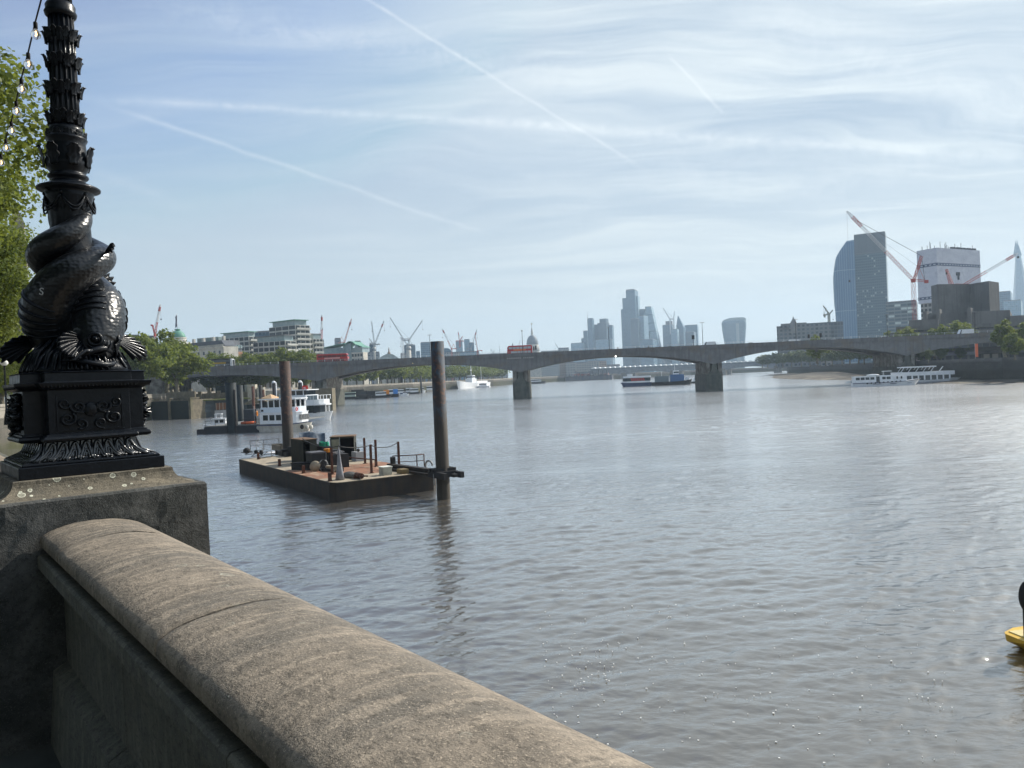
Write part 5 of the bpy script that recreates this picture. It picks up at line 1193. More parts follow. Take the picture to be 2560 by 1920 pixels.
    for s in (-1, 1):
        rt = at(26)[0] + side * s * .085 + axis * .03 + Vector((0, 0, -.03))
        ds = [(side * s * a + axis * b_ + Vector((0, 0, c_))).normalized() for a, b_, c_ in ((1, -.2, .55), (1, .0, .15), (1, .15, -.12), (.9, .35, -.40), (.6, .5, -.7))]
        fan(rt, ds, [.10, .17, .20, .18, .12], 8, .005, 'pectoral_fin', bo)
    for i1, L_, up in ((64, .085, 1), (52, .11, .7), (70, .09, 1), (95, .07, 1)):
        if at(i1)[0].x < .03: continue
        cc, dd, rr_ = at(i1); out = Vector((cc.x, cc.y, 0)).normalized(); rt = cc + out * rr_ * .80 + Vector((0, 0, rr_ * .5))
        ds = [(out * a + dd * b_ + Vector((0, 0, c_))).normalized() for a, b_, c_ in ((.9, -.5, .3), (.8, -.1, .7), (.5, .4, .9))]
        fan(rt, ds, [L_ * .8, L_, L_ * .8], 5, .005, 'dorsal_fin', bo, .008)
    cc, dd, rr_ = at(118); up = Vector((0, 0, 1)); out = Vector((cc.x, cc.y, 0)).normalized()
    fan(cc - out * .01, [(dd * .2 + up * .2 + out * .5).normalized(), (dd * .6 + up * .9 + out * .2).normalized(), (dd * 1 + up * .2 + out * .25).normalized()], [.09, .07, .11], 6, .005, 'tail_fin', bo)
    return bo
fish(8, 'fish'); fish(184, 'fish')
cur = bpy.data.curves.new('letter', 'FONT'); cur.body = 'S'; cur.size = .052; cur.extrude = .001; cur.align_x = 'CENTER'
tmp = bpy.data.objects.new('letter', cur); scene.collection.objects.link(tmp); dg = bpy.context.evaluated_depsgraph_get(); lm = bpy.data.meshes.new_from_object(tmp.evaluated_get(dg)); bpy.data.objects.remove(tmp)
lm.materials.clear(); lm.materials.append(mat('worn_white_paint', (.45, .46, .46)))
lo = bpy.data.objects.new('painted_letter', lm); scene.collection.objects.link(lo); lo.parent = lamp; lo.location = (-.178, -.178, .905); lo.rotation_euler = (R_(90), R_(8), R_(-42))

# ---------------------------------------------------------------- festoon lights
fl = [((108, 0), 4.12), ((89, 71), 4.3), ((71, 147), 4.55), ((54, 210), 4.85), ((41, 266), 5.2), ((29, 316), 5.55), ((15, 359), 5.9), ((3, 397), 6.3), ((-12, 432), 6.7), ((-30, 466), 7.2)]
Pf = [D(*p, Y) for p, Y in fl]
for (px_, py_, rr_) in ((463, 1422, .022), (350, 1337, .008), (900, 1690, .018), (360, 1385, .006)):
    c_ = W(px_, py_, CAM_H - .598) if False else W(px_, py_, CAM_H - .602)
    g = MB(); g.ball((0, 0, 0), rr_, 12, 6, (1.3, .8, .12)); o = g.obj('bird_dropping', mat('chalk_white', (.55, .56, .52), rough=.9), None); o.parent = par; o.matrix_parent_inverse = Matrix.Identity(4); q_ = Matrix.Rotation(-(PRZ - .022), 3, 'Z') @ (c_ - Vector(par.location)); o.location = q_
fs = thing('festoon_string', 'string of clear bulbs on a black cable sloping down left from the lamp column', 'string lights', Pf[0])
g = MB(); g.tube([D(122, -60, 4.08) - Pf[0]] + [p - Pf[0] + Vector((0, 0, .035)) for p in Pf], .0045, 6); g.obj('cable', mat('black_rubber', (.012, .012, .012), rough=.7), fs)
m_bulb = mat('bulb_glass', (.9, .9, .9), rough=.02, trans=.95, ior=1.3); m_fil = mat('warm_filament', (1, .6, .2), emit=((1, .62, .25), 2.5))
for p in Pf[1:]:
    q = p - Pf[0]; g = MB(); g.lathe([(.009, .035), (.011, .03), (.011, .0), (.008, -.004)], 10, c=q); h = g.obj('bulb_socket', MATS['black_rubber'], fs)
    g = MB(); g.lathe([(.008, -.002), (.012, -.010), (.021, -.020), (.026, -.034), (.022, -.05), (.010, -.059), (.002, -.061)], 14, c=q); g.obj('bulb', m_bulb, fs)
    g = MB(); g.tube([q + Vector((0, 0, -.02)), q + Vector((.003, 0, -.034)), q + Vector((-.002, 0, -.042))], .0035, 6); g.obj('filament', m_fil, fs)
gl = thing('globe_street_lamp', 'small street lamp with a white globe far left behind the lamp pedestal', 'street lamp', D(15, 1000, 48)); gl.location.z = PROM
zg = D(15, 905, 48).z - PROM; g = MB(); g.lathe([(.18, 0), (.14, .5), (.06, .9), (.05, zg - .25), (.12, zg - .2)], 12); g.obj('post', IR, gl)
g = MB(); g.ball((0, 0, zg), .24, 14, 10); g.obj('globe', MATS['opal_globe'], gl); g = MB(); g.ball((0, 0, zg + .16), .15, 10, 6, (1, 1, .6)); g.obj('cap', IR, gl)
# ---------------------------------------------------------------- the moored work barge
bo_ = W(835, 1257); e_ = W(599, 1182.5); ul = Vector((e_.x - bo_.x, e_.y - bo_.y, 0)); BLEN = ul.length; ul.normalize(); vl = Vector((ul.y, -ul.x, 0))
if vl.y < 0: vl = -vl
BRZ = math.atan2(-ul.y, -ul.x)           # local x runs from the far-left end to the near corner, local y across to the far side
BWID = 8.6; DK = 1.42
def BL_(px, py, z=DK):                  # photo pixel on the deck plane -> barge coordinates (x from near corner backwards is negative)
    p = W(px, py, z) - Vector((bo_.x, bo_.y, 0)); return Vector((-p.dot(ul), p.dot(vl), 0))
def HB(px, pt, pb, z=DK):               # height of something standing on the deck between two rows
    f = W(px, pb, z); return D(px, pt, f.y).z - z
m_hull = mat('barge_hull', (.020, .019, .019), (.034, .028, .023), 1.2, rough=.65, streak=((.055, .034, .022), 2.0, .5), bump=.2)
m_deck = bpy.data.materials.new('barge_deck'); m_deck.use_nodes = True; t = NT(m_deck.node_tree); b = m_deck.node_tree.nodes['Principled BSDF']
ob = t.add('ShaderNodeTexCoord').outputs['Object']; x, y, z = t.sep(ob)
nn = t.noise(t.map(ob, (.8, 1.6, 1)), .9, 6, .65, .3)
wood = t.mix(t.ramp(nn, .35, .65), (.38, .315, .225, 1), (.27, .225, .165, 1)); rust = t.mix(t.ramp(t.noise(ob, 1.6, 5, .6), .35, .65), (.27, .115, .06, 1), (.21, .11, .065, 1))
ra = t.m('MULTIPLY', t.ramp(t.m('ADD', x, t.m('MULTIPLY', nn, 2.5)), -10.5, -9.2), t.ramp(t.m('ADD', x, t.m('MULTIPLY', nn, 1.2)), -2.9, -2.3, 1, 0))
c = t.mix(ra, wood, rust); pl_ = t.m('LESS_THAN', t.m('FRACT', t.m('MULTIPLY', y, 3.3)), .07)
c = t.mix(t.m('MULTIPLY', pl_, .6), c, (.05, .04, .03, 1)); c = t.mix(t.m('MULTIPLY', t.ramp(t.noise(t.map(ob, (1, 3, 1)), .5, 4), .5, .7), .5), c, (.46, .39, .28, 1))
t.put(b.inputs['Base Color'], c); b.inputs['Roughness'].default_value = .9
m_rust = mat('rusty_steel', (.13, .055, .035), (.06, .035, .03), 2.5, rough=.85); m_dks = mat('dark_gear_steel', (.022, .024, .028), (.035, .032, .03), 2, rough=.65)
m_galv = mat('galvanised', (.30, .31, .31), (.2, .2, .2), 2, rough=.5); m_cont = mat('brown_container', (.040, .042, .034), (.028, .030, .026), 1.2, rough=.75, streak=((.06, .04, .028), 2, .5))
m_tarp = mat('blue_grey_tarp', (.04, .06, .09), (.11, .135, .165), 2.2, rough=.5); m_blk = mat('inside_dark', (.006, .006, .009), rough=.9)
barge = thing('work_barge', 'rusty flat steel work barge with an orange stained deck moored in mid river', 'barge', (bo_.x, bo_.y, 0), BRZ)
g = MB(); g.loft([[(-BLEN, 0, z), (-.9, 0, z), (-.15, .25, z), (0, 1.0, z), (0, BWID - .5, z), (-.5, BWID, z), (-BLEN, BWID, z)] for z in (-.8, DK - .04)], smooth=False)
g.box(-BLEN, -.6, -.03, .0, DK - .2, DK - .04); g.obj('hull', m_hull, barge)
g = MB(); g.prism([(-BLEN + .02, .03), (-.9, .03), (-.2, .28), (-.03, 1.0), (-.03, BWID - .5), (-.5, BWID - .03), (-BLEN + .02, BWID - .03)], DK - .04, DK); g.obj('deck', m_deck, barge)
for px, py in ((646, 1148), (699, 1165), (759, 1183), (825, 1203)):
    q = BL_(px, py); g = MB(); g.box(q.x - .13, q.x + .13, q.y - .1, q.y + .1, DK, DK + .62); g.box(q.x - .2, q.x + .2, q.y - .16, q.y + .16, DK, DK + .04); g.obj('bollard', m_rust, barge)
def bthing(name, label, cat, px, py, rz=0.0, group=None, z=DK):
    q = W(px, py, z); return thing(name, label, cat, q, BRZ + rz, group)
# containers
def container(label, pxl, pxr_front, pyb, pyt, deep, open_from, m, px_side=None, cat='container', name='storage_container'):
    a = BL_(pxl, pyb); r = bthing(name, label, cat, pxl, pyb); b2 = BL_(pxr_front, pyb); L = abs(b2.x - a.x) if False else None
    return r
# brown container: long dark side faces us, open end to the right
def box_open(label, px_a, py_a, px_c, py_c, htop, depth, door, name='storage_container', leftpanel=None):
    A, C = W(px_a, py_a, DK), W(px_c, py_c, DK); d = Vector((C.x - A.x, C.y - A.y, 0)); L = d.length; rz = math.atan2(d.y, d.x); h = HB(px_a, htop, py_a)
    r = thing(name, label, 'container', A, rz); tk = .06
    g = MB(); g.box(0, tk, 0, depth, 0, h); g.box(L - tk, L, 0, depth, 0, h); g.box(tk, L - tk, depth - tk, depth, 0, h); g.box(tk, L - tk, tk, depth - tk, 0, .08); g.box(0, L, 0, tk, h - .14, h)
    if door < 1: g.box(tk, L * door, 0, tk, .0, h - .14)
    k = 0.0
    while k < depth: g.box(-.03, .0, k, k + .12, .1, h - .1); k += .26
    g.obj('shell', m_cont, r); g = MB(); g.box(-.05, L + .05, -.05, depth + .05, h, h + .07); g.obj('roof', mat('rusty_roof', (.20, .13, .08), (.13, .08, .05), 1.5, rough=.8), r)
    g = MB(); g.box(tk + .02, L - tk - .02, depth * .5, depth - tk - .01, .09, h - .2); g.obj('dark_filling', m_blk, r)  # near-black block put in to make the shaded inside dark
    if door < 1: g = MB(); g.box(L * door - .02, L * door + .05, -.03, .0, 0, h); g.obj('door_edge', m_galv, r)
    return r, L, h
c1, L1, h1 = box_open('brown corrugated container left of the blue tarpaulin on the barge deck', 759, 1157, 787, 1155, 1099, 2.3, 0)
c1.location = W(729, 1158, DK) if False else c1.location
# give the first container its long side facing the camera
A, B = W(729, 1157, DK), W(758, 1163, DK); d = Vector((B.x - A.x, B.y - A.y, 0))
g = MB(); 
bpy.data.objects.remove([o for o in bpy.data.objects if o.parent == c1 and o.name.startswith('dark_filling')][0])
ch_ = [o for o in bpy.data.objects if o.parent == c1]
Ls = d.length; hh_ = HB(729, 1097, 1157)
for o in ch_: bpy.data.objects.remove(o)
c1.location = B; c1.rotation_euler = (0, 0, math.atan2(d.y, d.x))
W2 = (W(787, 1158, DK) - B).dot(Vector((-d.y, d.x, 0)).normalized()); L2 = max(1.2, min(2.3, W2)); print('container depth', W2)
g = MB(); tk = .06; g.box(-Ls, 0, 0, tk, 0, hh_); g.box(-Ls, 0, L2 - tk, L2, 0, hh_); g.box(-Ls, -Ls + tk, tk, L2 - tk, 0, hh_); g.box(-tk, 0, 0, L2, hh_ - .15, hh_)
k = -Ls + .1
while k < -.1: g.box(k, k + .14, -.035, 0, .1, hh_ - .1); k += .3
g.obj('shell', m_cont, c1); g = MB(); g.box(-Ls - .05, .05, -.05, L2 + .05, hh_, hh_ + .06); g.obj('roof', MATS['rusty_roof'], c1)
g = MB(); g.box(-.06, .0, L2 * .52, L2 - tk, 0, hh_ - .15); g.obj('door', m_cont, c1); g = MB(); g.box(-Ls + .1, -Ls + .6, .2, L2 - .2, .0, hh_ * .8); g.obj('dark_filling', m_blk, c1)  # the black block again imitates shade behind the open end
c2, L2_, h2_ = box_open('rusty roofed container with one pale door and an open dark doorway', 828, 1153, 887, 1150, 1094, 2.0, .38)
g = MB(); g.box(.1, L2_ * .40 - .05, -.035, -.005, .1, h2_ - .2); g.obj('door', mat('pale_door', (.30, .27, .20), (.22, .2, .15), 2, rough=.7), c2)
tp = thing('tarpaulin', 'crumpled blue grey tarpaulin draped between the two containers on the barge', 'tarpaulin', W(783, 1148, DK), BRZ + 1.2)
g = MB(); rnd = random.Random(3)
g.grid(lambda u, v: ((u - .5) * 2.4, (v - .5) * 2.4 + .05 * math.sin(u * 9), (2.62 - .25 * u - 2.6 * max(0, abs(v - .5) - .16) + mnoise.noise((u * 3.1, v * 3.3, 1)) * .30 + mnoise.noise((u * 9, v * 9, 1)) * .07)), 26, 20, smooth=False)
o = g.obj('sheet', m_tarp, tp); sm = o.modifiers.new('solid', 'SOLIDIFY'); sm.thickness = .03
g = MB(); g.box(-1.1, 1.1, -.7, .7, 0, 1.9); g.obj('covered_load', m_dks, tp)
# assorted deck gear
def gear(name, label, cat, px, py, parts, rz=0.0, group=None):
    r = thing(name, label, cat, W(px, py, DK), BRZ + rz, group)
    for nm, m, fn in parts:
        g = MB(); fn(g); g.obj(nm, m, r)
    return r
gear('steel_tank', 'dark steel bin with a grey lid in front of the brown container', 'tank', 791, 1172, [('body', m_dks, lambda g: g.box(-.75, .75, -.6, .6, 0, 1.35)), ('lid', mat('grey_lid', (.10, .10, .11)), lambda g: g.box(-.8, .8, -.65, .65, 1.35, 1.47))])
gear('rope_heap', 'bright green rope piled on the dark machinery between the containers', 'rope', 812, 1156, [('coil', mat('green_rope', (.03, .33, .20), (.02, .22, .13), 6), lambda g: [g.tube([(.75 * math.cos(a * .5) * (1 + .1 * math.sin(a * 3)), .35 * math.sin(a * .5), 1.55 + .035 * k + .05 * math.sin(a * 2 + k)) for a in range(13)], .055, 6) for k in range(9)]), ('crate', m_dks, lambda g: g.box(-.85, .85, -.5, .5, 0, 1.5))])
gear('machinery', 'dark engine housing between the two containers on the barge', 'machine', 838, 1166, [('housing', m_dks, lambda g: (g.box(-1.5, 1.5, -.7, .7, 0, 1.15), g.box(-1.2, -.2, -.6, .5, 1.15, 1.4))), ('pale_pipes', m_galv, lambda g: [g.tube([(.2, -.3 + k * .16, 1.25 + .03 * k), (1.5, -.35 + k * .16, 1.22 + .03 * k)], .045, 6) for k in range(5)])])
gear('work_boat_motor', 'orange topped motor hung on the dark rack beside the green rope', 'motor', 823, 1170, [('cowl', mat('orange_paint', (.70, .24, .02), rough=.4), lambda g: (g.box(-.45, .05, -.25, .2, 1.35, 1.65), g.box(.12, .45, -.2, .2, 1.38, 1.68))), ('leg', m_dks, lambda g: g.box(-.1, .1, -.1, .1, 0, 1.35)), ('pale_strut', m_galv, lambda g: (g.bar((-.1, -.2, 1.3), (.25, -.35, .2), .1), g.bar((.0, -.2, 1.3), (-.2, -.35, .2), .07)))])
gear('long_crate', 'low dark crate lying on the deck in front of the brown container', 'crate', 767, 1174, [('box', m_dks, lambda g: g.cbox((0, 0, .28), 2.6, .75, .55, .6)), ('lid', m_blk, lambda g: g.cbox((0, 0, .58), 2.7, .85, .06, .6))])
def drum(g, off=0.0):
    for s in (-.32, .32): g.xf = Matrix.Translation((off, s, .42)) @ Matrix.Rotation(R_(90), 4, 'X'); g.lathe([(.03, -.03), (.42, -.03), (.42, .03), (.03, .03)], 20)
    g.xf = Matrix.Translation((off, 0, .42)) @ Matrix.Rotation(R_(90), 4, 'X'); g.lathe([(.16, -.32), (.16, .32)], 14); g.xf = None
gear('cable_drum', 'pale wooden cable drum standing before the steel bin', 'cable drum', 788, 1178, [('drum', mat('pale_ply', (.36, .31, .23), (.28, .24, .18), 3), drum)], rz=1.2)
gear('hose_wheel', 'pale upright hose wheel beside the dark boards at the middle of the barge', 'wheel', 809, 1177, [('rim', m_galv, lambda g: g.tube([(0, .38 * math.cos(a), .45 + .45 * math.sin(a)) for a in [k * math.pi / 10 for k in range(21)]], .05, 8, cap=False)), ('hub', m_dks, lambda g: g.box(-.12, .12, -.1, .1, 0, .95))])
gear('plank_stack', 'pile of pale planks and scrap by the foot of the grey cone', 'planks', 828, 1178, [('planks', mat('pale_plank', (.48, .43, .33), (.35, .3, .22), 2), lambda g: [g.cbox((.1 * k, 0, .08 + .09 * k), 2.2 - .2 * k, .25, .07, .15 * k - .2) for k in range(5)]), ('beam', m_dks, lambda g: (g.cbox((0, .35, .18), 2.6, .25, .3, .1), g.cbox((-.4, -.3, .1), 2.0, .2, .2, .2)))])
gear('canvas_cone', 'tall narrow grey canvas cone standing at the middle of the barge', 'cone', 850, 1199, [('canvas', mat('grey_canvas', (.20, .20, .22), (.27, .27, .28), 3), lambda g: g.loft([[(r * math.cos(a), r * .6 * math.sin(a), z) for a in [k * math.pi / 8 for k in range(16)]] for r, z in ((.52, .0), (.40, .5), (.26, 1.2), (.14, 1.9), (.03, 2.45))])), ('pole', m_dks, lambda g: g.tube([(0, 0, 0), (0, 0, 2.6)], .03, 6))])
gear('rubble_sack', 'dark sack slumped on the deck beside the grey cone', 'sack', 876, 1193, [('sack', mat('dark_sack', (.06, .06, .06), (.13, .12, .1), 3), lambda g: g.ball((0, 0, .16), .8, 16, 8, (1.3, .6, .34))), ('pale_sheet', m_galv, lambda g: g.ball((.75, .1, .12), .5, 12, 6, (1.2, .6, .25)))])
gear('white_box', 'small white lidded box near the front edge of the barge', 'box', 964, 1187, [('body', mat('off_white', (.42, .42, .36), (.3, .3, .26), 3), lambda g: g.box(-.42, .42, -.36, .36, 0, .58)), ('lid', mat('white_lid', (.62, .62, .55)), lambda g: g.box(-.47, .47, -.41, .41, .58, .66))])
gear('winch', 'rusty brown winch lying by the near edge right of the grey cone', 'winch', 899, 1197, [('barrel', m_rust, lambda g: g.tube([(-.55, 0, .22), (.45, 0, .24)], [.24, .2], 12)), ('arm', m_rust, lambda g: (g.bar((.4, 0, .25), (1.3, .1, .3), .1), g.box(-.5, -.3, -.3, .3, 0, .2)))])
gear('timber_block', 'small brown timber block on the deck right of the white box', 'block', 1008, 1184, [('block', mat('brown_block', (.20, .15, .07), (.14, .1, .05), 3), lambda g: g.box(-.5, .4, -.3, .3, 0, .36))])
gear('steel_plates', 'flat pale metal plates lying on the left part of the barge deck', 'plates', 690, 1134, [('plate', mat('white_metal', (.66, .65, .66)), lambda g: (g.cbox((0, 0, .12), 2.2, 1.1, .06, .3), g.cbox((.6, 1.2, .22), 2.3, 1.2, .06, .4))), ('dark_plate', m_dks, lambda g: g.cbox((1.5, .4, .3), 1.1, .7, .07, .3, .5))])
gear('timber_bin', 'long open timber box at the back of the left deck', 'box', 686, 1126, [('side', mat('grey_timber', (.20, .18, .14), (.15, .13, .1), 2), lambda g: (g.box(-1.0, 2.4, 0, .1, 0, .65), g.box(-1.0, -.9, 0, 1.2, 0, .65), g.box(2.3, 2.4, 0, 1.2, 0, .65), g.box(-1, 2.4, 1.1, 1.2, 0, .65)))])
# guard rails and posts
def rail(label, pts, h, m, mid=True, r=.035, name='guard_rail', post_r=None):
    P = [W(px, py, DK) for px, py in pts]; o = thing(name, label, 'railing', P[0]); g = MB(); Q = [p - P[0] for p in P]
    g.tube([q + Vector((0, 0, h)) for q in Q], r, 6)
    if mid: g.tube([q + Vector((0, 0, h * .52)) for q in Q], r * .7, 6)
    g.obj('rail', m, o)
    for q in Q: g = MB(); g.tube([q, q + Vector((0, 0, h))], r, 6); g.obj('post', m, o)
    return o
rail('thin dark guard rail along the far left end of the barge', [(626, 1128), (660, 1125), (698, 1121)], 1.15, m_dks)
rail('pale tubular rail on the left deck before the bent frames', [(641, 1127), (658, 1135), (679, 1142)], 1.15, m_galv)
hp = gear('ladder_hoop', 'pale arched ladder hoop left of the brown container', 'ladder', 712, 1128, [('hoop', m_galv, lambda g: [g.tube([(x, 0, 0), (x, 0, 1.2), (x * .7, 0, 1.55), (0, 0, 1.68), (-x * .7, 0, 1.55), (-x, 0, 1.2), (-x, 0, 0)], .045, 6, cap=False) for x in (.62,)]), ('rung', m_galv, lambda g: (g.tube([(0, 0, 0), (0, 0, 1.66)], .04, 6), g.bar((-.6, 0, .6), (.6, 0, .8), .05)))])
for i, (px, py) in enumerate(((634, 1137), (650, 1141), (668, 1146))):
    gear('bent_frame', ['bent wire frame lying at the left edge of the deck, nearest the corner', 'bent wire frame between two others on the left deck', 'bent wire frame closest to the short pale rail posts'][i], 'frame', px, py, [('wire', m_dks, lambda g: g.tube([(-.5, -.7, .04), (-.1, .5, .1), (.5, .6, .45), (.2, -.6, .40), (-.5, -.7, .04)], .03, 6))], rz=.3, group='bent wire frames on the deck')
posts = [(913, 1159, 1095, 'tall rusty post, left one of the far pair'), (941, 1166, 1099, 'tall rusty post, right one of the far pair'), (929, 1183, 1111, 'thick rusty post nearest the front of the orange deck'), (998, 1169, 1104, 'rusty leaning post at the right end of the wire'), (831, 1186, 1118, 'thin rusty post standing left of the grey cone'), (891, 1138, 1120, 'short thin rusty post beside the right container')]
PT_ = []
for px, pyb, pyt, lab in posts:
    h = HB(px, pyt, pyb); o = thing('steel_post', lab, 'post', W(px, pyb, DK), BRZ, 'rusty posts on the barge'); s = .08 if pyb > 1140 else .05
    g = MB(); g.box(-s, s, -s, s, 0, h); g.obj('shaft', m_rust, o); g = MB(); g.box(-s * 2, s * 2, -s * 2, s * 2, 0, .04); g.obj('foot', m_rust, o); PT_.append(W(px, pyb, DK) + Vector((0, 0, h - .06)))
w0 = W(850, 1199, DK) + Vector((0, 0, 2.5)); wire = thing('wire_rope', 'thin wire rope strung between the posts above the orange deck', 'wire', w0)
def sag(a, b, s, n=8): return [a.lerp(b, k / n) + Vector((0, 0, -s * 4 * (k / n) * (1 - k / n))) - w0 for k in range(n + 1)]
g = MB(); g.tube(sag(w0, PT_[2], .15), .034, 5); g.tube(sag(PT_[2], PT_[3], .3), .034, 5); g.tube(sag(w0, W(759, 1163, DK) + Vector((0, 0, 2.4)), .35), .034, 5); g.obj('strand', m_dks, wire)
g = MB(); q0, q1 = W(860, 1160, DK), W(943, 1168, DK); lr = thing('low_rail', 'low rusty bar running between the posts behind the grey cone', 'railing', q0); g.bar((0, 0, .62), q1 - q0 + Vector((0, 0, .62)), .09); g.obj('bar', m_rust, lr)
for k in (.1, .95): g = MB(); q = (q1 - q0) * k; g.box(q.x - .05, q.x + .05, q.y - .05, q.y + .05, 0, .62); g.obj('post', m_rust, lr)
rail('rusty two bar rail at the right end of the barge by the tall pile', [(983, 1172), (1043, 1169), (1061, 1167)], 1.05, m_rust, r=.045)
gear('post_box', 'small dark control box on a stalk at the right end of the deck', 'box', 983, 1173, [('box', m_dks, lambda g: g.box(-.2, .2, -.15, .15, .4, 1.0)), ('stalk', m_dks, lambda g: g.tube([(0, 0, 0), (0, 0, .4)], .05, 6))])
gear('tyre_ring', 'pale round ring fender leaning near the tall right pile', 'fender', 1073, 1178, [('ring', m_galv, lambda g: g.tube([(.38 * math.cos(a), .1 * math.cos(a), .45 + .38 * math.sin(a)) for a in [k * math.pi / 9 for k in range(15)]], .08, 8))])
gear('white_tank', 'pale grey drum by the right end of the right container', 'tank', 895, 1152, [('body', mat('grey_tank', (.34, .34, .35)), lambda g: g.box(-.55, .55, -.4, .4, 0, .85)), ('knob', m_dks, lambda g: (g.ball((.2, 0, 1.0), .16, 8, 6), g.tube([(-.4, 0, .8), (-.4, 0, 1.7)], .05, 6)))])
gear('deck_clutter', 'dark scrap heap and cleats at the far left corner of the barge', 'scrap', 617, 1131, [('heap', m_dks, lambda g: (g.ball((0, 0, .18), .5, 10, 6, (1, .8, .7)), g.ball((1.6, .6, .1), .4, 8, 6, (1.2, .6, .6)), g.ball((2.9, .8, .1), .35, 8, 6, (1.2, .6, .8)))), ('plate', m_dks, lambda g: g.box(-.8, .8, -.5, .5, 0, .05))])
# raised ramp towards the pile and mooring collar
g = MB(); A0_, A1_ = BL_(974, 1173), BL_(1086, 1187); g.bar((A0_.x, A0_.y, DK + .22), (A1_.x + .6, A1_.y, DK + .18), .5, .5); g.bar((A0_.x, A0_.y - .5, DK + .1), (A1_.x + .6, A1_.y - .6, DK + .08), .2, .2)
g.obj('mooring_arm', m_hull, barge)
# the steel piles
def pile(label, px, pyb, pyt, wpx, m, zb=-2.0, name='mooring_pile', Y=None, cap=True, group=None, strip=False):
    f = W(px, pyb, 0) if Y is None else D(px, pyb, Y); r = wpx / 2 * f.y / F_PX
    top_ = D(px - .045 * (pyb - pyt), pyt, f.y).z; o = thing(name, label, 'pile', (f.x, f.y + r, 0), 0, group)
    g = MB(); g.lathe([(r, zb), (r, top_), (r * .93, top_), (r * .93, top_ - .4)], 40, smooth=False, cap=False); g.sm = [True] * len(g.sm); g.lathe([(.01, top_ - .38), (r * .93, top_ - .38)], 24, cap=False); g.obj('tube', m, o)
    if strip: g = MB(); g.box(r * .80, r * 1.06, -r * .9, -r * .5, -1, top_ * strip); g.obj('guide', m_dks, o)
    return o, f, r, top_
def pile_mat(name, c1, c2, c3, wet, zr=7.5, band=2.0):
    m = bpy.data.materials.new(name); m.use_nodes = True; t = NT(m.node_tree); b = m.node_tree.nodes['Principled BSDF']
    pos = t.add('ShaderNodeTexCoord').outputs['Object']; x, y, z = t.sep(pos)
    n1 = t.noise(t.map(pos, (1, 1, .6)), 1.1, 8, .72, .5); n2 = t.noise(t.map(pos, (1, 1, .12)), 3.5, 6, .65)
    c = t.mix(t.ramp(n1, .46, .54), (*c1, 1), (*c2, 1)); c = t.mix(t.ramp(t.noise(pos, 2.2, 7, .7, .6), .54, .60), c, (*c3, 1)); c = t.mix(t.m('MULTIPLY', t.ramp(n2, .55, .66), .6), c, tuple(k * .35 for k in c2) + (1,))
    a = t.ramp(t.m('ADD', z, t.m('MULTIPLY', n2, 1.6)), zr - .5, zr + 1.8, 1, 0); c = t.mix(a, c, t.mix(t.ramp(n2, .4, .6), (*wet, 1), tuple(k * 1.7 for k in wet) + (1,)))
    t.put(b.inputs['Base Color'], c); b.inputs['Roughness'].default_value = .75; t.put(b.inputs['Normal'], t.bump(n1, .35, .05)); return m
m_pr = pile_mat('rusty_blue_pile', (.034, .052, .074), (.026, .019, .018), (.095, .042, .024), (.024, .019, .013), 6.2)
m_pl = pile_mat('rusty_red_pile', (.050, .025, .019), (.022, .015, .014), (.105, .050, .032), (.019, .015, .011), 5.0)
p1, f1, r1, t1 = pile('tall rusty blue and brown steel pile at the right end of the barge', 1108, 1250, 853, 34, m_pr)
bpR = p1
pL, fL, rL, tL = pile('shorter rusty red brown steel pile behind the left end of the barge', 717, 1117, 903, 27, m_pl, Y=80)
# collars
cl = thing('pile_collar', 'heavy dark steel mooring collar clamped round the tall right pile', 'collar', (f1.x, f1.y + r1, 0), BRZ)
zc = D(1108, 1186, f1.y).z
g = MB(); 
for s in (-1, 1): g.box(-.75, 1.7, s * (r1 + .18) - .14, s * (r1 + .18) + .14, zc - .22, zc + .20)
g.box(-.8, -.55, -.8, .8, zc - .22, zc + .2); g.box(.55, .8, -.8, .8, zc - .2, zc + .22); g.box(1.5, 1.95, -.16, .16, zc - .1, zc + .12)
for k in (-.35, 0, .4): g.box(k - .06, k + .06, -.85, .85, zc + .18, zc + .42)
g.obj('frame', m_dks, cl); g = MB(); g.tube([(.1, -.75, zc + .2), (.12, -.78, zc - .2), (.1, -.75, zc - .75)], .05, 6); g.obj('chain', m_galv, cl)
cl = thing('pile_collar', 'dark mooring bracket holding the red brown pile to the barge', 'collar', (fL.x, fL.y + rL, 0), BRZ)
g = MB(); 
for s in (-1, 1): g.box(-1.0, 2.2, s * (rL + .25) - .18, s * (rL + .25) + .18, DK, DK + .45)
g.box(-1.1, -.75, -1.1, 1.1, DK, DK + .5); g.box(.9, 1.3, -1.1, 1.1, DK, DK + .7); g.box(1.3, 2.6, -.5, .5, DK + .0, DK + 1.0); g.obj('frame', m_dks, cl)

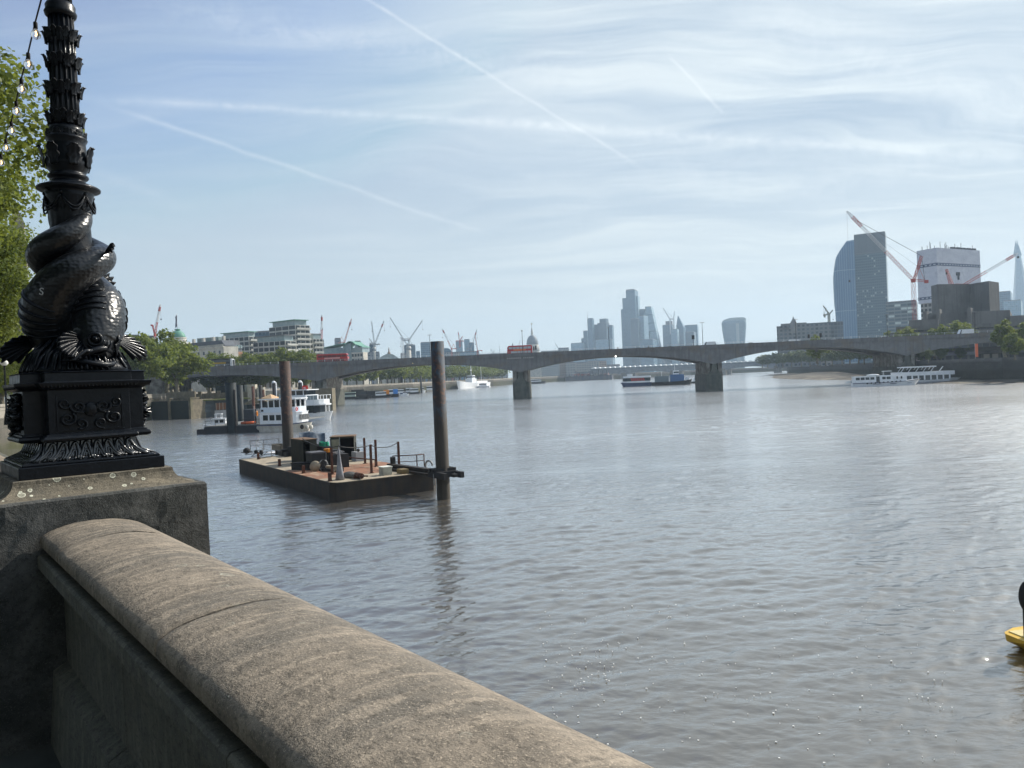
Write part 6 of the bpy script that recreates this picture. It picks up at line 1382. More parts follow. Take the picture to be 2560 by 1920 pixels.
# ---------------------------------------------------------------- boats
m_white = mat('boat_white', (.74, .76, .78), (.66, .68, .70), .8, rough=.35, coat=.2); m_win = mat('boat_window', (.02, .028, .035), rough=.08, spec=.8); m_navy = mat('navy_paint', (.03, .05, .12), rough=.4)
m_cream = mat('hull_grey_white', (.62, .60, .55), (.50, .47, .41), .7, rough=.5, streak=((.42, .36, .28), 1.2, .4)); m_bluew = mat('shade_tinted_white', (.60, .67, .74), rough=.4); m_tan = mat('tan_canvas', (.50, .34, .20))  # the bulwark's white is tinted blue to imitate its shade
m_fend = mat('rubber_fender', (.02, .02, .02), rough=.8); m_red = mat('signal_red', (.62, .04, .03), rough=.4)
def hull_mesh(L, Bm, H, bow=.22, sheer=.5, stern=.85, keel=-.7, rake=1.2, flare=.86, n=26):
    rings = []
    for i in range(n + 1):
        u = i / n; k = 1.0
        if u > 1 - bow: k = math.cos((u - (1 - bow)) / bow * math.pi / 2) ** .62 if u < 1 else .02
        if u < .1: k = stern + (1 - stern) * (u / .1)
        w = Bm / 2 * max(k, .02); zt = H + sheer * max(0, (u - .45) / .55) ** 2; x = L * (u - .5); xr = x - rake * max(0, (u - (1 - bow)) / bow) ** 2 * 0
        rk = rake * (u ** 6); rings.append([(x, -w, zt), (x - rk * .5, -w * flare, zt * .45), (x - rk, -w * (flare - .12), keel), (x - rk, w * (flare - .12), keel), (x - rk * .5, w * flare, zt * .45), (x, w, zt)])
    g = MB(); g.loft(rings, smooth=False); return g
def strake(L, Bm, H, bow, sheer, h=.16, out=.07, stern=.85, n=26):
    def ring(i):
        u = i / n; k = 1.0
        if u > 1 - bow: k = math.cos((u - (1 - bow)) / bow * math.pi / 2) ** .62 if u < 1 else .02
        if u < .1: k = stern + (1 - stern) * (u / .1)
        return L * (u - .5), Bm / 2 * max(k, .02), H + sheer * max(0, (u - .45) / .55) ** 2
    g = MB()
    for s in (-1, 1):
        rings = []
        for i in range(n + 1): x, w, z = ring(i); rings.append([(x, s * (w - .04), z - h), (x, s * (w + out), z - h), (x, s * (w + out), z + .02), (x, s * (w - .04), z + .02)])
        g.loft(rings, smooth=False)
    return g
def decks(L, Bm, x0, x1, z0, h, nose=1.0, m=None, taper=.0):
    """a deckhouse outline with a rounded front"""
    w = Bm / 2; return [(x0, -w), (x1 - nose, -w), (x1 - nose * .35, -w * .78), (x1, -w * .35), (x1, w * .35), (x1 - nose * .35, w * .78), (x1 - nose, w), (x0, w)]
def winpanel(par_, xs, y, z0, z1, m=None, nm='window', front=None):
    for x0, x1 in xs:
        for s in (-1, 1):
            g = MB(); g.box(x0, x1, s * y - .03, s * y + .03, z0, z1); g.obj(nm, m or m_win, par_)
def place(name, label, cat, pstern, pbow, group=None, off=0.0):
    a, b = W(*pstern), W(*pbow); d = b - a; return thing(name, label, cat, (a + b) / 2, math.atan2(d.y, d.x), group), d.length
# boat A: broad two decked launch, bow to the right and towards us
bA, LA = place('passenger_boat', 'white two decked river boat moored at the dark pontoon, partly behind the red brown pile', 'boat', (640, 1052), (752, 1080))
bA.location = W(708, 1080) + Vector((0, 3.4, 0)); bA.rotation_euler = (0, 0, R_(-20)); LA = 11.5; bA.scale = (.94, .94, .94)
h = hull_mesh(LA, 6.2, 1.45, .34, .5); h.obj('hull', m_cream, bA)
g = MB()
for i in range(27):
    pass
strake(LA, 6.2, 1.45, .34, .5).obj('rubbing_strake', m_navy, bA)
g = MB(); g.prism(decks(0, 5.3, -4.9, 4.1, 0, 0, 1.6), 1.6, 3.85); g.prism(decks(0, 5.5, -5.0, 4.2, 0, 0, 1.6), 3.85, 3.95); g.obj('lower_cabin', m_white, bA)
g = MB(); g.prism(decks(0, 5.2, -4.7, 3.6, 0, 0, 1.2), 3.95, 5.0); g.obj('upper_bulwark', m_bluew, bA)
g = MB(); 
for x in (-4.6, -2.9, -1.5, -.1, 1.3, 2.5):
    for s in (-1, 1): g.box(x, x + .28, s * 2.5 - .05, s * 2.5 + .05, 5.0, 6.55)
for y in (-1.6, 0, 1.5): g.box(3.1, 3.3, y - .1, y + .1, 5.0, 6.5)
g.obj('upper_frame', m_white, bA); g = MB(); g.prism(decks(0, 5.7, -5.1, 4.0, 0, 0, 1.3), 6.55, 6.75); g.obj('roof', m_white, bA)
winpanel(bA, [(-4.1, -2.9), (-2.5, -1.3), (-.9, .3), (.7, 1.9)], 2.66, 2.35, 3.45); winpanel(bA, [(-4.2, -3.1), (-2.6, -1.5), (-1.2, -.2), (.2, 1.2), (1.6, 2.4)], 2.56, 5.1, 6.35)
for y in (-1.5, -.5, .5, 1.5): g = MB(); g.box(4.02, 4.16, y * .8 - .34, y * .8 + .34, 2.3, 3.4); g.obj('windscreen', m_win, bA)
g = MB(); g.box(-3.6, 2.4, -2.3, 2.3, 4.0, 5.2); g.obj('inner_seats', m_dks, bA)
g = MB(); g._add([(-5.4, -1.6, 6.9), (-2.4, -1.8, 6.8), (-2.6, 1.4, 6.85), (-5.0, 1.2, 7.3), (-3.9, -.2, 7.75)], [(0, 1, 4), (1, 2, 4), (2, 3, 4), (3, 0, 4), (3, 2, 1, 0)]); g.obj('canopy', m_tan, bA)
g = MB(); g.box(-1.4, 0, -.8, .8, 6.75, 7.6); g.obj('wheelhouse', m_glassl, bA)
for i, (x, y) in enumerate(((-5.7, -2.2), (4.5, -1.6), (5.0, -.6), (5.3, .4))): g = MB(); g.ball((x, y, .95 - .1 * i), .38, 10, 8, (1, 1, 1.3)); g.obj('fender', mat('pale_fender', (.55, .53, .48)) if i != 1 else m_fend, bA)
g = MB(); g.lathe([(.28, 0), (.40, .02), (.28, .1)], 14, c=(0, 0, 0)); g.xf = None
g = MB(); g.tube([(3.55, -1.75 + .3 * math.cos(a), 4.5 + .3 * math.sin(a)) for a in [k * math.pi / 8 for k in range(17)]], .08, 8, cap=False); g.obj('lifebuoy', m_red, bA)
for s, x in ((-1, 2.6), (-1, -4.5)): g = MB(); g.box(x, x + .5, -2.68, -2.60, 4.2, 4.6); g.obj('vent', m_dks, bA)
# boat B behind: cruiser with black saloon windows and an open top deck
bB, _ = place('passenger_boat', 'larger white cruise boat with black saloon windows moored behind the two decked one', 'boat', (700, 1040), (828, 1046))
bB.location = W(770, 1052) + Vector((-1.0, 4, 0)); bB.rotation_euler = (0, 0, R_(-22)); LB = 15.5; bB.scale = (.95, .95, .95)
hull_mesh(LB, 6.4, 1.9, .34, .35).obj('hull', m_white, bB)
g = MB(); g.prism(decks(0, 6.0, -7, 6.2, 0, 0, 2.0), 1.9, 3.9); g.obj('saloon', m_win, bB)
for y in (-1.9, -.7, .7, 1.9):
    g = MB(); g.box(6.0 if abs(y) < 1 else 5.1, 6.25 if abs(y) < 1 else 5.45, y - .09, y + .09, 1.9, 3.9); g.obj('mullion', m_white, bB)
g = MB(); g.prism(decks(0, 6.2, -7.2, 6.5, 0, 0, 2.0), 3.9, 4.25); g.prism(decks(0, 5.9, 1.8, 5.9, 0, 0, 1.6), 4.25, 5.4); g.obj('upper_deck', m_white, bB)
g = MB(); 
for x in (2.0, 3.0, 4.0, 5.2):
    g.box(x, x + .12, -2.9, -2.8, 5.4, 6.5); g.box(x, x + .12, 2.8, 2.9, 5.4, 6.5)
g.box(1.9, 5.4, -2.92, -2.82, 6.45, 6.55); g.box(5.35, 5.45, -2.9, 2.9, 6.45, 6.55); g.obj('rail', m_white, bB)
g = MB(); g.box(2.1, 5.2, -2.86, -2.84, 5.4, 6.45); g.obj('screen', m_glassl, bB)
g = MB(); g.box(-6.8, 1.6, -2.7, 2.7, 4.25, 6.7); g.obj('deckhouse', m_white, bB); g = MB(); g.box(-5.5, 1.2, -2.0, 2.0, 6.7, 7.9); g.obj('wheelhouse', m_win, bB); g = MB(); g.box(-5.9, 1.9, -2.6, 2.6, 7.9, 8.12); g.obj('roof', m_white, bB)
for x in (-4.5, -2.2, .2): g = MB(); g.box(x, x + .3, -2.06, -1.98, 6.7, 7.9); g.obj('mullion', m_white, bB)
# dark mooring pontoon
pn = thing('mooring_pontoon', 'dark low steel pontoon with huts and a walkway left of the two decked boat', 'pontoon', W(590, 1082), R_(-4))
g = MB(); g.box(-6.2, 6.0, -.4, 9, -.6, 1.35); g.prism([(-8.0, .2), (-6.2, -.3), (-6.2, 5), (-8.0, 4)], -.5, .9); g.obj('float', mat('pontoon_black', (.022, .026, .032), (.035, .035, .04), 1.5, rough=.6), pn)
g = MB(); g.box(-6.1, 9.5, 0, 26, 1.36, 1.5); g.obj('walkway', mat('weathered_deck', (.20, .20, .19), (.14, .14, .13), .8), pn)
g = MB(); g.box(.6, 3.2, 2.5, 4.8, 1.5, 4.4); g.box(3.6, 5.4, 6, 9, 1.5, 5.0); g.obj('hut', mat('slate_hut', (.075, .085, .105), (.06, .07, .08), 1), pn)
for i in range(7): g = MB(); g.bar((-6 + i * 2, -.2, 1.5), (-6 + i * 2, -.2, 2.5), .07); g.obj('post', m_dks, pn)
g = MB(); g.bar((-6, -.2, 2.5), (6, -.2, 2.5), .06); g.obj('rail', m_dks, pn)
g = MB(); g.tube([(3.3, 1.2, 1.5), (3.3, 1.2, 5.0)], .07, 6); g.obj('pole', m_galv, pn)
dg_ = thing('inflatable_dinghy', 'small red and orange inflatable lying on the dark pontoon', 'dinghy', W(590, 1082) + Vector((1.9, 1.6, 1.5)), R_(-4))
g = MB(); g.tube([(-1.2, -.5, .3), (.8, -.5, .3), (1.3, 0, .35), (.8, .5, .3), (-1.2, .5, .3)], .25, 8); g.obj('tube', mat('orange_rubber', (.62, .14, .06)), dg_); g = MB(); g.box(-1.1, .9, -.4, .4, .15, .3); g.obj('floor', m_dks, dg_)
lb = thing('lifebuoy', 'orange lifebuoy hanging on the slate grey hut of the pontoon', 'lifebuoy', W(590, 1082) + Vector((3.5, 2.0, 3.5)))
g = MB(); g.tube([(.1, .4 * math.cos(a) * .6, .42 * math.sin(a)) for a in [k * math.pi / 8 for k in range(17)]], .14, 8, cap=False); g.obj('ring', mat('orange_paint', (.70, .24, .02)), lb); g = MB(); g.box(-.05, .05, -.3, .3, -.5, .5); g.obj('board', m_white, lb)
sb = thing('motor_launch', 'small white motor launch with a cabin moored left of the dark pile', 'boat', W(548, 1074), R_(188))
hull_mesh(6.5, 2.5, .95, .4, .3).obj('hull', m_white, sb); g = MB(); g.prism(decks(0, 2.0, -1.5, 1.2, 0, 0, .5), .95, 2.3); g.box(-1.7, 1.3, -1.2, 1.2, 2.3, 2.42); g.obj('cabin', m_white, sb)
winpanel(sb, [(-1.2, -.4), (-.1, .6)], 1.02, 1.5, 2.1); g = MB(); g.box(-.6, .6, -.7, .7, 2.42, 2.5); 
for x in (-.6, .6):
    for y in (-.6, .6): g.box(x - .05, x + .05, y - .05, y + .05, 2.42, 3.3)
g.box(-.75, .75, -.75, .75, 3.3, 3.4); g.obj('flybridge', m_white, sb)
m_dp = mat('dark_teal_pile', (.012, .020, .024), (.009, .015, .018), 1, rough=.6, streak=((.035, .03, .022), 1.5, .35))
pile('thick dark teal steel pile in front of the pontoon, tallest of the dark ones', 577, 1083, 957, 27, m_dp, strip=.86, group='dark mooring piles'); pile('thinner dark teal pile just behind the thick one', 598, 1030, 963, 17, m_dp, group='dark mooring piles', Y=196)
for px, pyb, pyt, w, lab, Y in ((652, 1020, 963, 9, 'thin dark timber pile left of the white topped post', 215), (659, 1022, 974, 6, 'narrow timber pile leaning against the thin dark one', 213), (633, 1015, 966, 7, 'short dark timber pile behind the tan canopy', 225)):
    pile(lab, px, pyb, pyt, w, m_rust if w < 9 else m_dks, Y=Y)
for px, pyt, lab, Y in ((687, 956, 'dark post with a white domed cap above the two decked boat', 205), (753, 955, 'dark post with a white domed cap beside the red sign above the cruise boat', 215)):
    o, f, r, tt = pile(lab, px, 1045, pyt, 8, m_dks, Y=Y, group='white capped posts'); g = MB(); g.ball((0, 0, tt), r * 1.25, 10, 6, (1, 1, .8)); g.obj('cap', m_white, o); g = MB(); g.tube([(r * 1.3, 0, 2), (r * 1.3, 0, tt)], .14, 6); g.obj('ladder_rail', m_white, o)
sg = thing('red_sign', 'square red sign with white lettering standing above the cruise boat', 'sign', D(763, 972, 214)); g = MB(); g.box(-.8, .8, -.05, .05, -1.0, .9); g.obj('board', m_red, sg); g = MB()
for k in range(3): g.box(-.45, .1 + .15 * k, -.09, -.06, .25 - k * .35, .4 - k * .35)
g.obj('lettering', m_white, sg); g = MB(); g.tube([(0, .1, -6), (0, .1, -.9)], .08, 6); g.obj('post', m_dks, sg)
# bank side works left of the pontoon: bays with dark fender panels, terrace, boathouse
m_old = mat('old_stone', (.20, .17, .125), (.13, .115, .085), .9, rough=.9, streak=((.12, .12, .06), 1.0, .6)); m_fen = mat('dark_timber_panel', (.008, .016, .017), (.014, .020, .017), 1.0, rough=.7)
bs = thing('landing_stage_wall', 'old stone landing stage wall with two tall dark panels between stone piers', 'wall', W(378, 1049)); e1 = W(478, 1047) - bs.location; bs.rotation_euler = (0, 0, math.atan2(e1.y, e1.x)); Lb = e1.length
zt_ = D(378, 1003, bs.location.y).z
for k in (0, .49, 1.0): g = MB(); g.box(Lb * k - .45, Lb * k + .45, -.4, 3, -1, zt_ + .4); g.box(Lb * k - .6, Lb * k + .6, -.55, 3, zt_ + .4, zt_ + .7); g.obj('stone_pier', m_old, bs)
for k in (0, .49): g = MB(); g.box(Lb * k + .5, Lb * (k + .49) - .45, -.1, .6, -1, zt_ - .2); g.obj('dark_panel', m_fen, bs)
g = MB(); g.box(0, Lb, .6, 9, -1, zt_); g.box(Lb * .2, Lb * .92, 3, 3.5, zt_, zt_ + 2.6); g.obj('backing_wall', m_old, bs)
bh = thing('riverside_boathouse', 'low dark boathouse with a row of brown framed windows and a mossy flat roof', 'boathouse', W(480, 1046)); e1 = W(583, 1040) - bh.location; bh.rotation_euler = (0, 0, math.atan2(e1.y, e1.x)); Lh = e1.length
zr = D(500, 1003, bh.location.y).z
g = MB(); g.box(0, Lh * .55, 0, 8, -1, zr); g.box(Lh * .55, Lh * 1.4, .6, 8, -1, zr - .2); g.obj('wall', mat('dark_boards', (.035, .045, .05), (.05, .055, .055), 1), bh)
g = MB(); g.box(-.3, Lh * 1.45, -.5, 9, zr, zr + .35); g.obj('mossy_roof', mat('moss', (.10, .12, .03), (.16, .15, .07), .8, rough=.95), bh)
for i in range(5): x = Lh * (.60 + .085 * i); g = MB(); g.box(x, x + Lh * .07, .5, .62, zr - 3.0, zr - .9); fr = g.obj('window', mat('brown_glass', (.16, .07, .03), rough=.3), bh); g = MB(); g.box(x - .12, x, .45, .62, zr - 3.1, zr - .8); g.obj('frame', mat('pale_frame', (.42, .36, .28)), fr)
g = MB(); g.box(Lh * .1, Lh * .45, -.12, .0, zr - 3.6, zr - 1.2); g.obj('glazing', m_glass, bh); g = MB(); g.box(Lh * .55, Lh * .95, .3, .6, -1, zr - 3.2); g.obj('plinth_wall', mat('grey_render', (.36, .36, .36), (.28, .28, .27), 1), bh)
tr_ = thing('stone_terrace', 'stone terrace wall with piers and dark openings above the boathouse', 'terrace', D(478, 1000, 262)); tr_.location.z = 0
zz_ = D(520, 967, 262).z; g = MB(); g.box(-8, 48, 0, 5, 0, zz_ - 2.2); g.obj('wall', m_old, tr_)
for i in range(8): g = MB(); x = -7 + i * 3.2; g.box(x, x + 1.1, -.6, .3, 3, zz_ - (1.5 if i % 2 else .4)); g.obj('pier', m_old, tr_)
g = MB(); g.box(8, 18, 1, 5, zz_ - 2.2, zz_ + .2); g.obj('dark_shed', m_fen, tr_)
st_ = thing('stone_stairs', 'stone pylons and white railings of the river stairs beneath the bridge', 'stairs', D(655, 990, 258)); st_.location.z = 0; zs = D(660, 975, 258).z
for x, w, hh in ((-3.5, 1.3, 2.0), (-.6, 1.1, .9), (2.6, 1.0, -.4), (7.0, .8, -.6)): g = MB(); g.box(x - w, x + w, 0, 2.4, 0, zs + hh); g.obj('pylon', mat('pale_stone', (.46, .42, .34), (.34, .31, .25), .8, rough=.9), st_)
g = MB(); g.box(-3, 17, .6, 2.4, 0, zs - 2.2); g.obj('wall', m_old, st_)
g = MB()
for k in range(6): g.box(-1.4, 10, .3, .36, zs - 1.6 + k * .42, zs - 1.48 + k * .42)
for k in range(7): g.box(-1.4 + k * 1.9, -1.3 + k * 1.9, .28, .4, zs - 1.8, zs + .7)
g.obj('white_railing', m_rail, st_)
kio = thing('canopy_kiosk', 'small hut with a pitched tan canopy behind the two decked boat', 'hut', W(640, 1040)); g = MB(); g.box(-2.6, 2.6, 0, 4, 0, 3.6); g.obj('wall', m_fen, kio); g = MB(); g.xprism([(-3.2, 3.6), (3.2, 4.2), (3.0, 4.6), (.2, 5.6), (-3.4, 4.0)], -.4, 4.4); g.obj('canopy', m_old, kio)
# ---------------------------------------------------------------- boats farther off
# right pair
bC, LC_ = place('river_boat', 'long white passenger boat with portholes and fenders, nearest of the right hand pair', 'boat', (2130, 961), (2300, 956))
a = D(2130, 960, 276); b_ = D(2302, 954, 271); bC.location = ((a.x + b_.x) / 2, 273.5, 0); bC.rotation_euler = (0, 0, math.atan2(b_.y - a.y, b_.x - a.x)); LC_ = (b_ - a).length
hull_mesh(LC_, 4.8, 1.35, .30, .9, rake=2.2).obj('hull', m_white, bC)
strake(LC_, 4.8, 1.35, .30, .9).obj('rubbing_strake', m_navy, bC)
x0 = -LC_ / 2
g = MB(); g.box(x0 + .4, x0 + 7.6, -2.2, 2.2, 1.4, 3.55); g.box(x0 + 8.8, x0 + 13.6, -2.2, 2.2, 1.4, 3.7); g.box(x0 + 8.2, x0 + 14.5, -1.9, 1.9, 3.7, 3.8); g.box(x0 + 13.0, x0 + 17.5, -1.8, 1.8, 1.4, 3.3); g.obj('cabin', m_white, bC)
g = MB(); g.box(x0 + .2, x0 + 7.8, -2.3, 2.3, 3.55, 3.7); g.box(x0 + 10.2, x0 + 13.0, -1.4, 1.4, 5.1, 5.3); g.obj('roof', m_white, bC); g = MB(); g.box(x0 + 10.5, x0 + 12.6, -1.2, 1.2, 3.8, 5.1); g.obj('wheelhouse', m_win, bC)
winpanel(bC, [(x0 + .9 + i * 1.6, x0 + 2.2 + i * 1.6) for i in range(4)] + [(x0 + 9.6, x0 + 10.7), (x0 + 11.0, x0 + 12.3), (x0 + 14.2, x0 + 14.7), (x0 + 15.6, x0 + 16.1)], 2.22, 2.4, 3.3)
g = MB(); g.ball((x0 + 7.0, 0, 4.0), .7, 10, 6, (3.2, 1.4, .5)); g.obj('life_rafts', m_white, bC)
g = MB(); g.box(x0 + 7.65, x0 + 8.7, -2.1, 2.1, 1.4, 3.4); g.obj('doorway', m_win, bC)
for i in range(9): g = MB(); g.ball((x0 + 4.6 + i * 1.35, -2.42, 1.15 + .05 * i), .26, 8, 6, (1.2, .5, 1)); g.obj('fender', m_fend, bC)
for i in range(3): g = MB(); g.box(x0 + 6.5 + i * 5.6, x0 + 9.2 + i * 4.9, -2.44, -2.30, .72, .9); g.obj('grab_line', m_navy, bC)
bD = thing('river_boat', 'white two level passenger boat behind the nearer one, its raked bow to the right', 'boat', D(2318, 952, 299)); bD.location.z = 0
a = D(2215, 953, 287); b_ = D(2406, 945, 280); bD.location = ((a.x + b_.x) / 2, 283.5, 0); bD.rotation_euler = (0, 0, math.atan2(b_.y - a.y, b_.x - a.x)); LD = (b_ - a).length; x1 = LD / 2; bD.scale = (1, 1, .86)
hull_mesh(LD, 6, 1.5, .22, .8, rake=3.2).obj('hull', m_white, bD); hull_mesh(LD * .96, 6.04, .8, .2, .2, keel=-.3, rake=2.5, flare=1.0).obj('boot_top', mat('grey_boot', (.30, .31, .33)), bD)
g = MB(); g.box(-x1 + 2, x1 - 4.4, -2.7, 2.7, 1.6, 3.5); g.obj('saloon', m_win, bD); 
for i in range(9): x = -x1 + 4 + i * (LD - 9) / 8; g = MB(); g.box(x, x + .5, -2.78, 2.78, 1.6, 3.5); g.obj('pillar', m_white, bD)
g = MB(); g.prism([(-x1 + 1, -2.9), (x1 - 3.2, -2.9), (x1 - 2.4, 0), (x1 - 3.2, 2.9), (-x1 + 1, 2.9)], 3.5, 5.1); g.obj('upper_bulwark', m_bluew if False else m_white, bD)
g = MB(); 
for i in range(5): x = -x1 + 4.6 + i * (LD - 15.5) / 4; g.bar((x, -2.6, 5.1), (x + 1.1, -2.6, 6.9), .2); g.bar((x, 2.6, 5.1), (x + 1.1, 2.6, 6.9), .2)
g.box(-x1 + 4.4, x1 - 9.0, -2.8, 2.8, 6.9, 7.4); g.obj('canopy', m_white, bD)
g = MB(); g.box(-x1 + 6, x1 - 11, -1.5, 1.5, 5.1, 5.9); g.obj('seats', m_dks, bD); g = MB(); g.bar((x1 - 7.5, 0, 5.0), (x1 - 6.2, 0, 7.0), .25); g.bar((x1 - .8, 0, 2.2), (x1 - .9, 0, 5.0), .1); g.obj('mast', m_white, bD)
# mid river: fast ferry, moored barges
bE = thing('river_ferry', 'dark hulled ferry with a red striped window band moored in mid river', 'ferry', D(1590, 963, 470)); bE.location.z = 0
a = D(1551, 964, 470); b_ = D(1630, 962, 466); bE.rotation_euler = (0, 0, math.atan2(a.y - b_.y, a.x - b_.x)); LE = (b_ - a).length; bE.scale = (1, 1, 1.45)
hull_mesh(LE, 6, 1.5, .18, .3, rake=2).obj('hull', m_navy, bE); g = MB(); g.prism(decks(0, 5.6, -LE / 2 + .5, LE / 2 - 1.2, 0, 0, 3), 1.6, 2.2); g.prism(decks(0, 5.4, -LE / 2 + .5, LE / 2 - 2.0, 0, 0, 3), 3.6, 4.3); g.obj('superstructure', m_white, bE)
g = MB(); g.prism(decks(0, 5.5, -LE / 2 + .6, LE / 2 - 1.6, 0, 0, 3), 2.2, 3.6); g.obj('window_band', m_win, bE)
g = MB(); 
for i in range(7): x = -5.5 + i * 1.2; g._add([(x, 2.80, 2.3), (x + .6, 2.80, 2.3), (x + 1.2, 2.80, 3.5), (x + .7, 2.80, 3.5), (x, 2.86, 2.3), (x + .6, 2.86, 2.3), (x + 1.2, 2.86, 3.5), (x + .7, 2.86, 3.5)], [(0, 1, 2, 3), (4, 5, 6, 7), (0, 1, 5, 4), (2, 3, 7, 6), (1, 2, 6, 5), (3, 0, 4, 7)])
g.obj('red_stripes', m_red, bE); g = MB(); g.box(2, 5, -1.6, 1.6, 4.3, 5.2); g.obj('wheelhouse', m_white, bE)
bF = thing('work_boat', 'long dark workboat with a blue deck container and white wheelhouse right of the ferry', 'boat', D(1680, 962, 462)); bF.location.z = 0; bF.rotation_euler = (0, 0, R_(-4)); bF.scale = (1, 1, 1.4)
LF = 100 * 462 / F_PX; hull_mesh(LF, 6, 1.5, .15, .7).obj('hull', m_fend, bF)
g = MB(); g.box(-1, 7, -2.2, 2.2, 1.5, 4.5); g.obj('blue_container', mat('blue_box', (.05, .12, .26), rough=.5), bF); g = MB(); g.box(-10, -2, -2, 2, 1.5, 4.0); g.obj('deck_house', mat('grey_blue_house', (.14, .18, .2)), bF); g = MB(); g.box(1, 4.2, -1.4, 1.4, 4.5, 6.2); g.box(8, 10, -1.4, 1.4, 1.5, 3.2); g.obj('wheelhouse', m_white, bF); g = MB(); g.box(1.1, 4.1, -1.45, 1.45, 5.1, 5.7); g.obj('window', m_win, bF); g = MB(); g.tube([(2, 0, 6.2), (2, 0, 8.8)], .12, 6); g.tube([(-6, 0, 4), (-6, 0, 6)], .1, 6); g.obj('mast', m_white, bF)
def small_boat(label, px, py, Lm, rz, hullm, cabm, cab=(.2, .5, 1.6), Bm=None, name='moored_boat', off=0):
    cab = (cab[0], cab[1], cab[2] * 1.35); o = thing(name, label, 'boat', W(px, py), R_(rz)); Bm = Bm or Lm * .28; hull_mesh(Lm, Bm, Lm * .085 + .4, .3, .3).obj('hull', hullm, o); H = Lm * .085 + .4
    g = MB(); g.box(-Lm * cab[0], Lm * cab[1] * .5, -Bm * .36, Bm * .36, H, H + cab[2]); g.obj('cabin', cabm, o); g = MB(); g.box(-Lm * cab[0] + .1, Lm * cab[1] * .5 + .03, -Bm * .37, Bm * .37, H + cab[2] * .45, H + cab[2] * .8); g.obj('window', m_win, o)
    g = MB(); g.tube([(0, 0, H + cab[2]), (0, 0, H + cab[2] + 1.8)], .07, 6); g.obj('mast', m_dks, o); return o
m_rhull = mat('red_hull', (.42, .06, .04), rough=.5)
small_boat('small red motor boat right of the first bridge pier', 843, 1007, 7.5, 5, m_rhull, m_rhull, (.1, .3, 1.0))
small_boat('dark green workboat with a railed deck, leftmost of the row moored beyond the bridge', 875, 998, 11, 4, m_fend, mat('pale_green_cabin', (.35, .42, .38)), (.25, .6, 2.0))
small_boat('white cabin cruiser just behind the dark green workboat', 898, 992, 9, 8, m_white, m_white, (.2, .5, 2.2))
pq = thing('moored_lighter', 'long dark flat lighter with sheds and an orange box among the moored boats', 'barge', W(932, 995), R_(16)); g = MB(); g.box(-14, 15, -2.5, 4, -.5, 1.8); g.obj('hull', m_fend, pq); g = MB(); g.box(-12, -5, -1.5, 3, 1.8, 5.2); g.box(-3, 4, -1, 3, 1.8, 4.2); g.obj('shed', m_dks, pq); g = MB(); g.box(6.5, 9.5, -1.6, .5, 1.8, 4.4); g.obj('orange_box', mat('orange_paint', (.7, .24, .02)), pq); g = MB(); g.box(12, 14.5, -1.8, .5, 1.6, 4.6); g.obj('blue_box', mat('bright_blue', (.05, .22, .6)), pq)
small_boat('white boat with rounded cabin between the lighter and the blue boats', 983, 990, 9, 10, m_white, m_white, (.35, .7, 2.4))
small_boat('navy blue moored boat with a pale canopy', 1000, 987, 10, 14, m_navy, m_white, (.3, .5, 1.8))
small_boat('second navy boat with white upperworks, right end of the moored row', 1022, 985, 10, 14, m_navy, m_white, (.2, .5, 2.2))
small_boat('grey barge with a low white cabin moored outside the lighter', 955, 994.5, 12, 14, m_dks, m_white, (.3, .4, 1.6))
small_boat('black tug with a dark wheelhouse at the left end of the lighter', 908, 998, 9, 10, m_fend, m_dks, (.15, .5, 2.6))
small_boat('small white tender in front of the navy boats', 1012, 989, 6, 10, m_white, m_white, (.2, .5, 1.2))
small_boat('cream passenger boat against the wall right of the navy boats', 1066, 980, 14, 24, m_cream, m_white, (.4, .8, 2.2))
small_boat('dark hulled boat with a white awning left of the tall rusty pile', 1036, 984.5, 9, 16, m_fend, m_white, (.35, .6, 2.0))
small_boat('white houseboat moored against the far left wall', 1046, 982, 12, 20, m_white, m_cream, (.35, .7, 2.0))
for px, pyt, Y, lab, w in ((926, 953, 500, 'pale mooring pile standing among the dark workboats', 5), (946, 944, 510, 'tall pale mooring pile behind the lighter', 4.5), (970, 946, 530, 'dark mooring pile right of the tall pale one', 5), (1006, 942, 545, 'dark pile behind the navy boats', 6), (1054, 940, 580, 'dark pile left of the tall rusty pile', 4)):
    pile(lab, px, 985, pyt, w, m_dks if 'dark' in lab[:5] else mat('pale_pile', (.42, .42, .36)), Y=Y)
gw = thing('gangway_pier', 'sloping dark gangway and roofed pier hut among the boats beyond the bridge', 'pier', W(925, 984)); gw.location.z = 0; gw.rotation_euler = (0, 0, R_(20))
g = MB(); g.box(-9, 2, 0, 7, 0, 6.5); g.obj('hut', m_dks, gw); g = MB(); g.xprism([(-10.5, 6.5), (3.5, 6.5), (-.5, 8.3), (-6.5, 8.3)], -1, 8); g.obj('roof', m_slate, gw); g = MB(); g.bar((2, 3, 6.5), (24, 3, 2.2), 1.6, 1.4); g.obj('gangway', m_dks, gw)
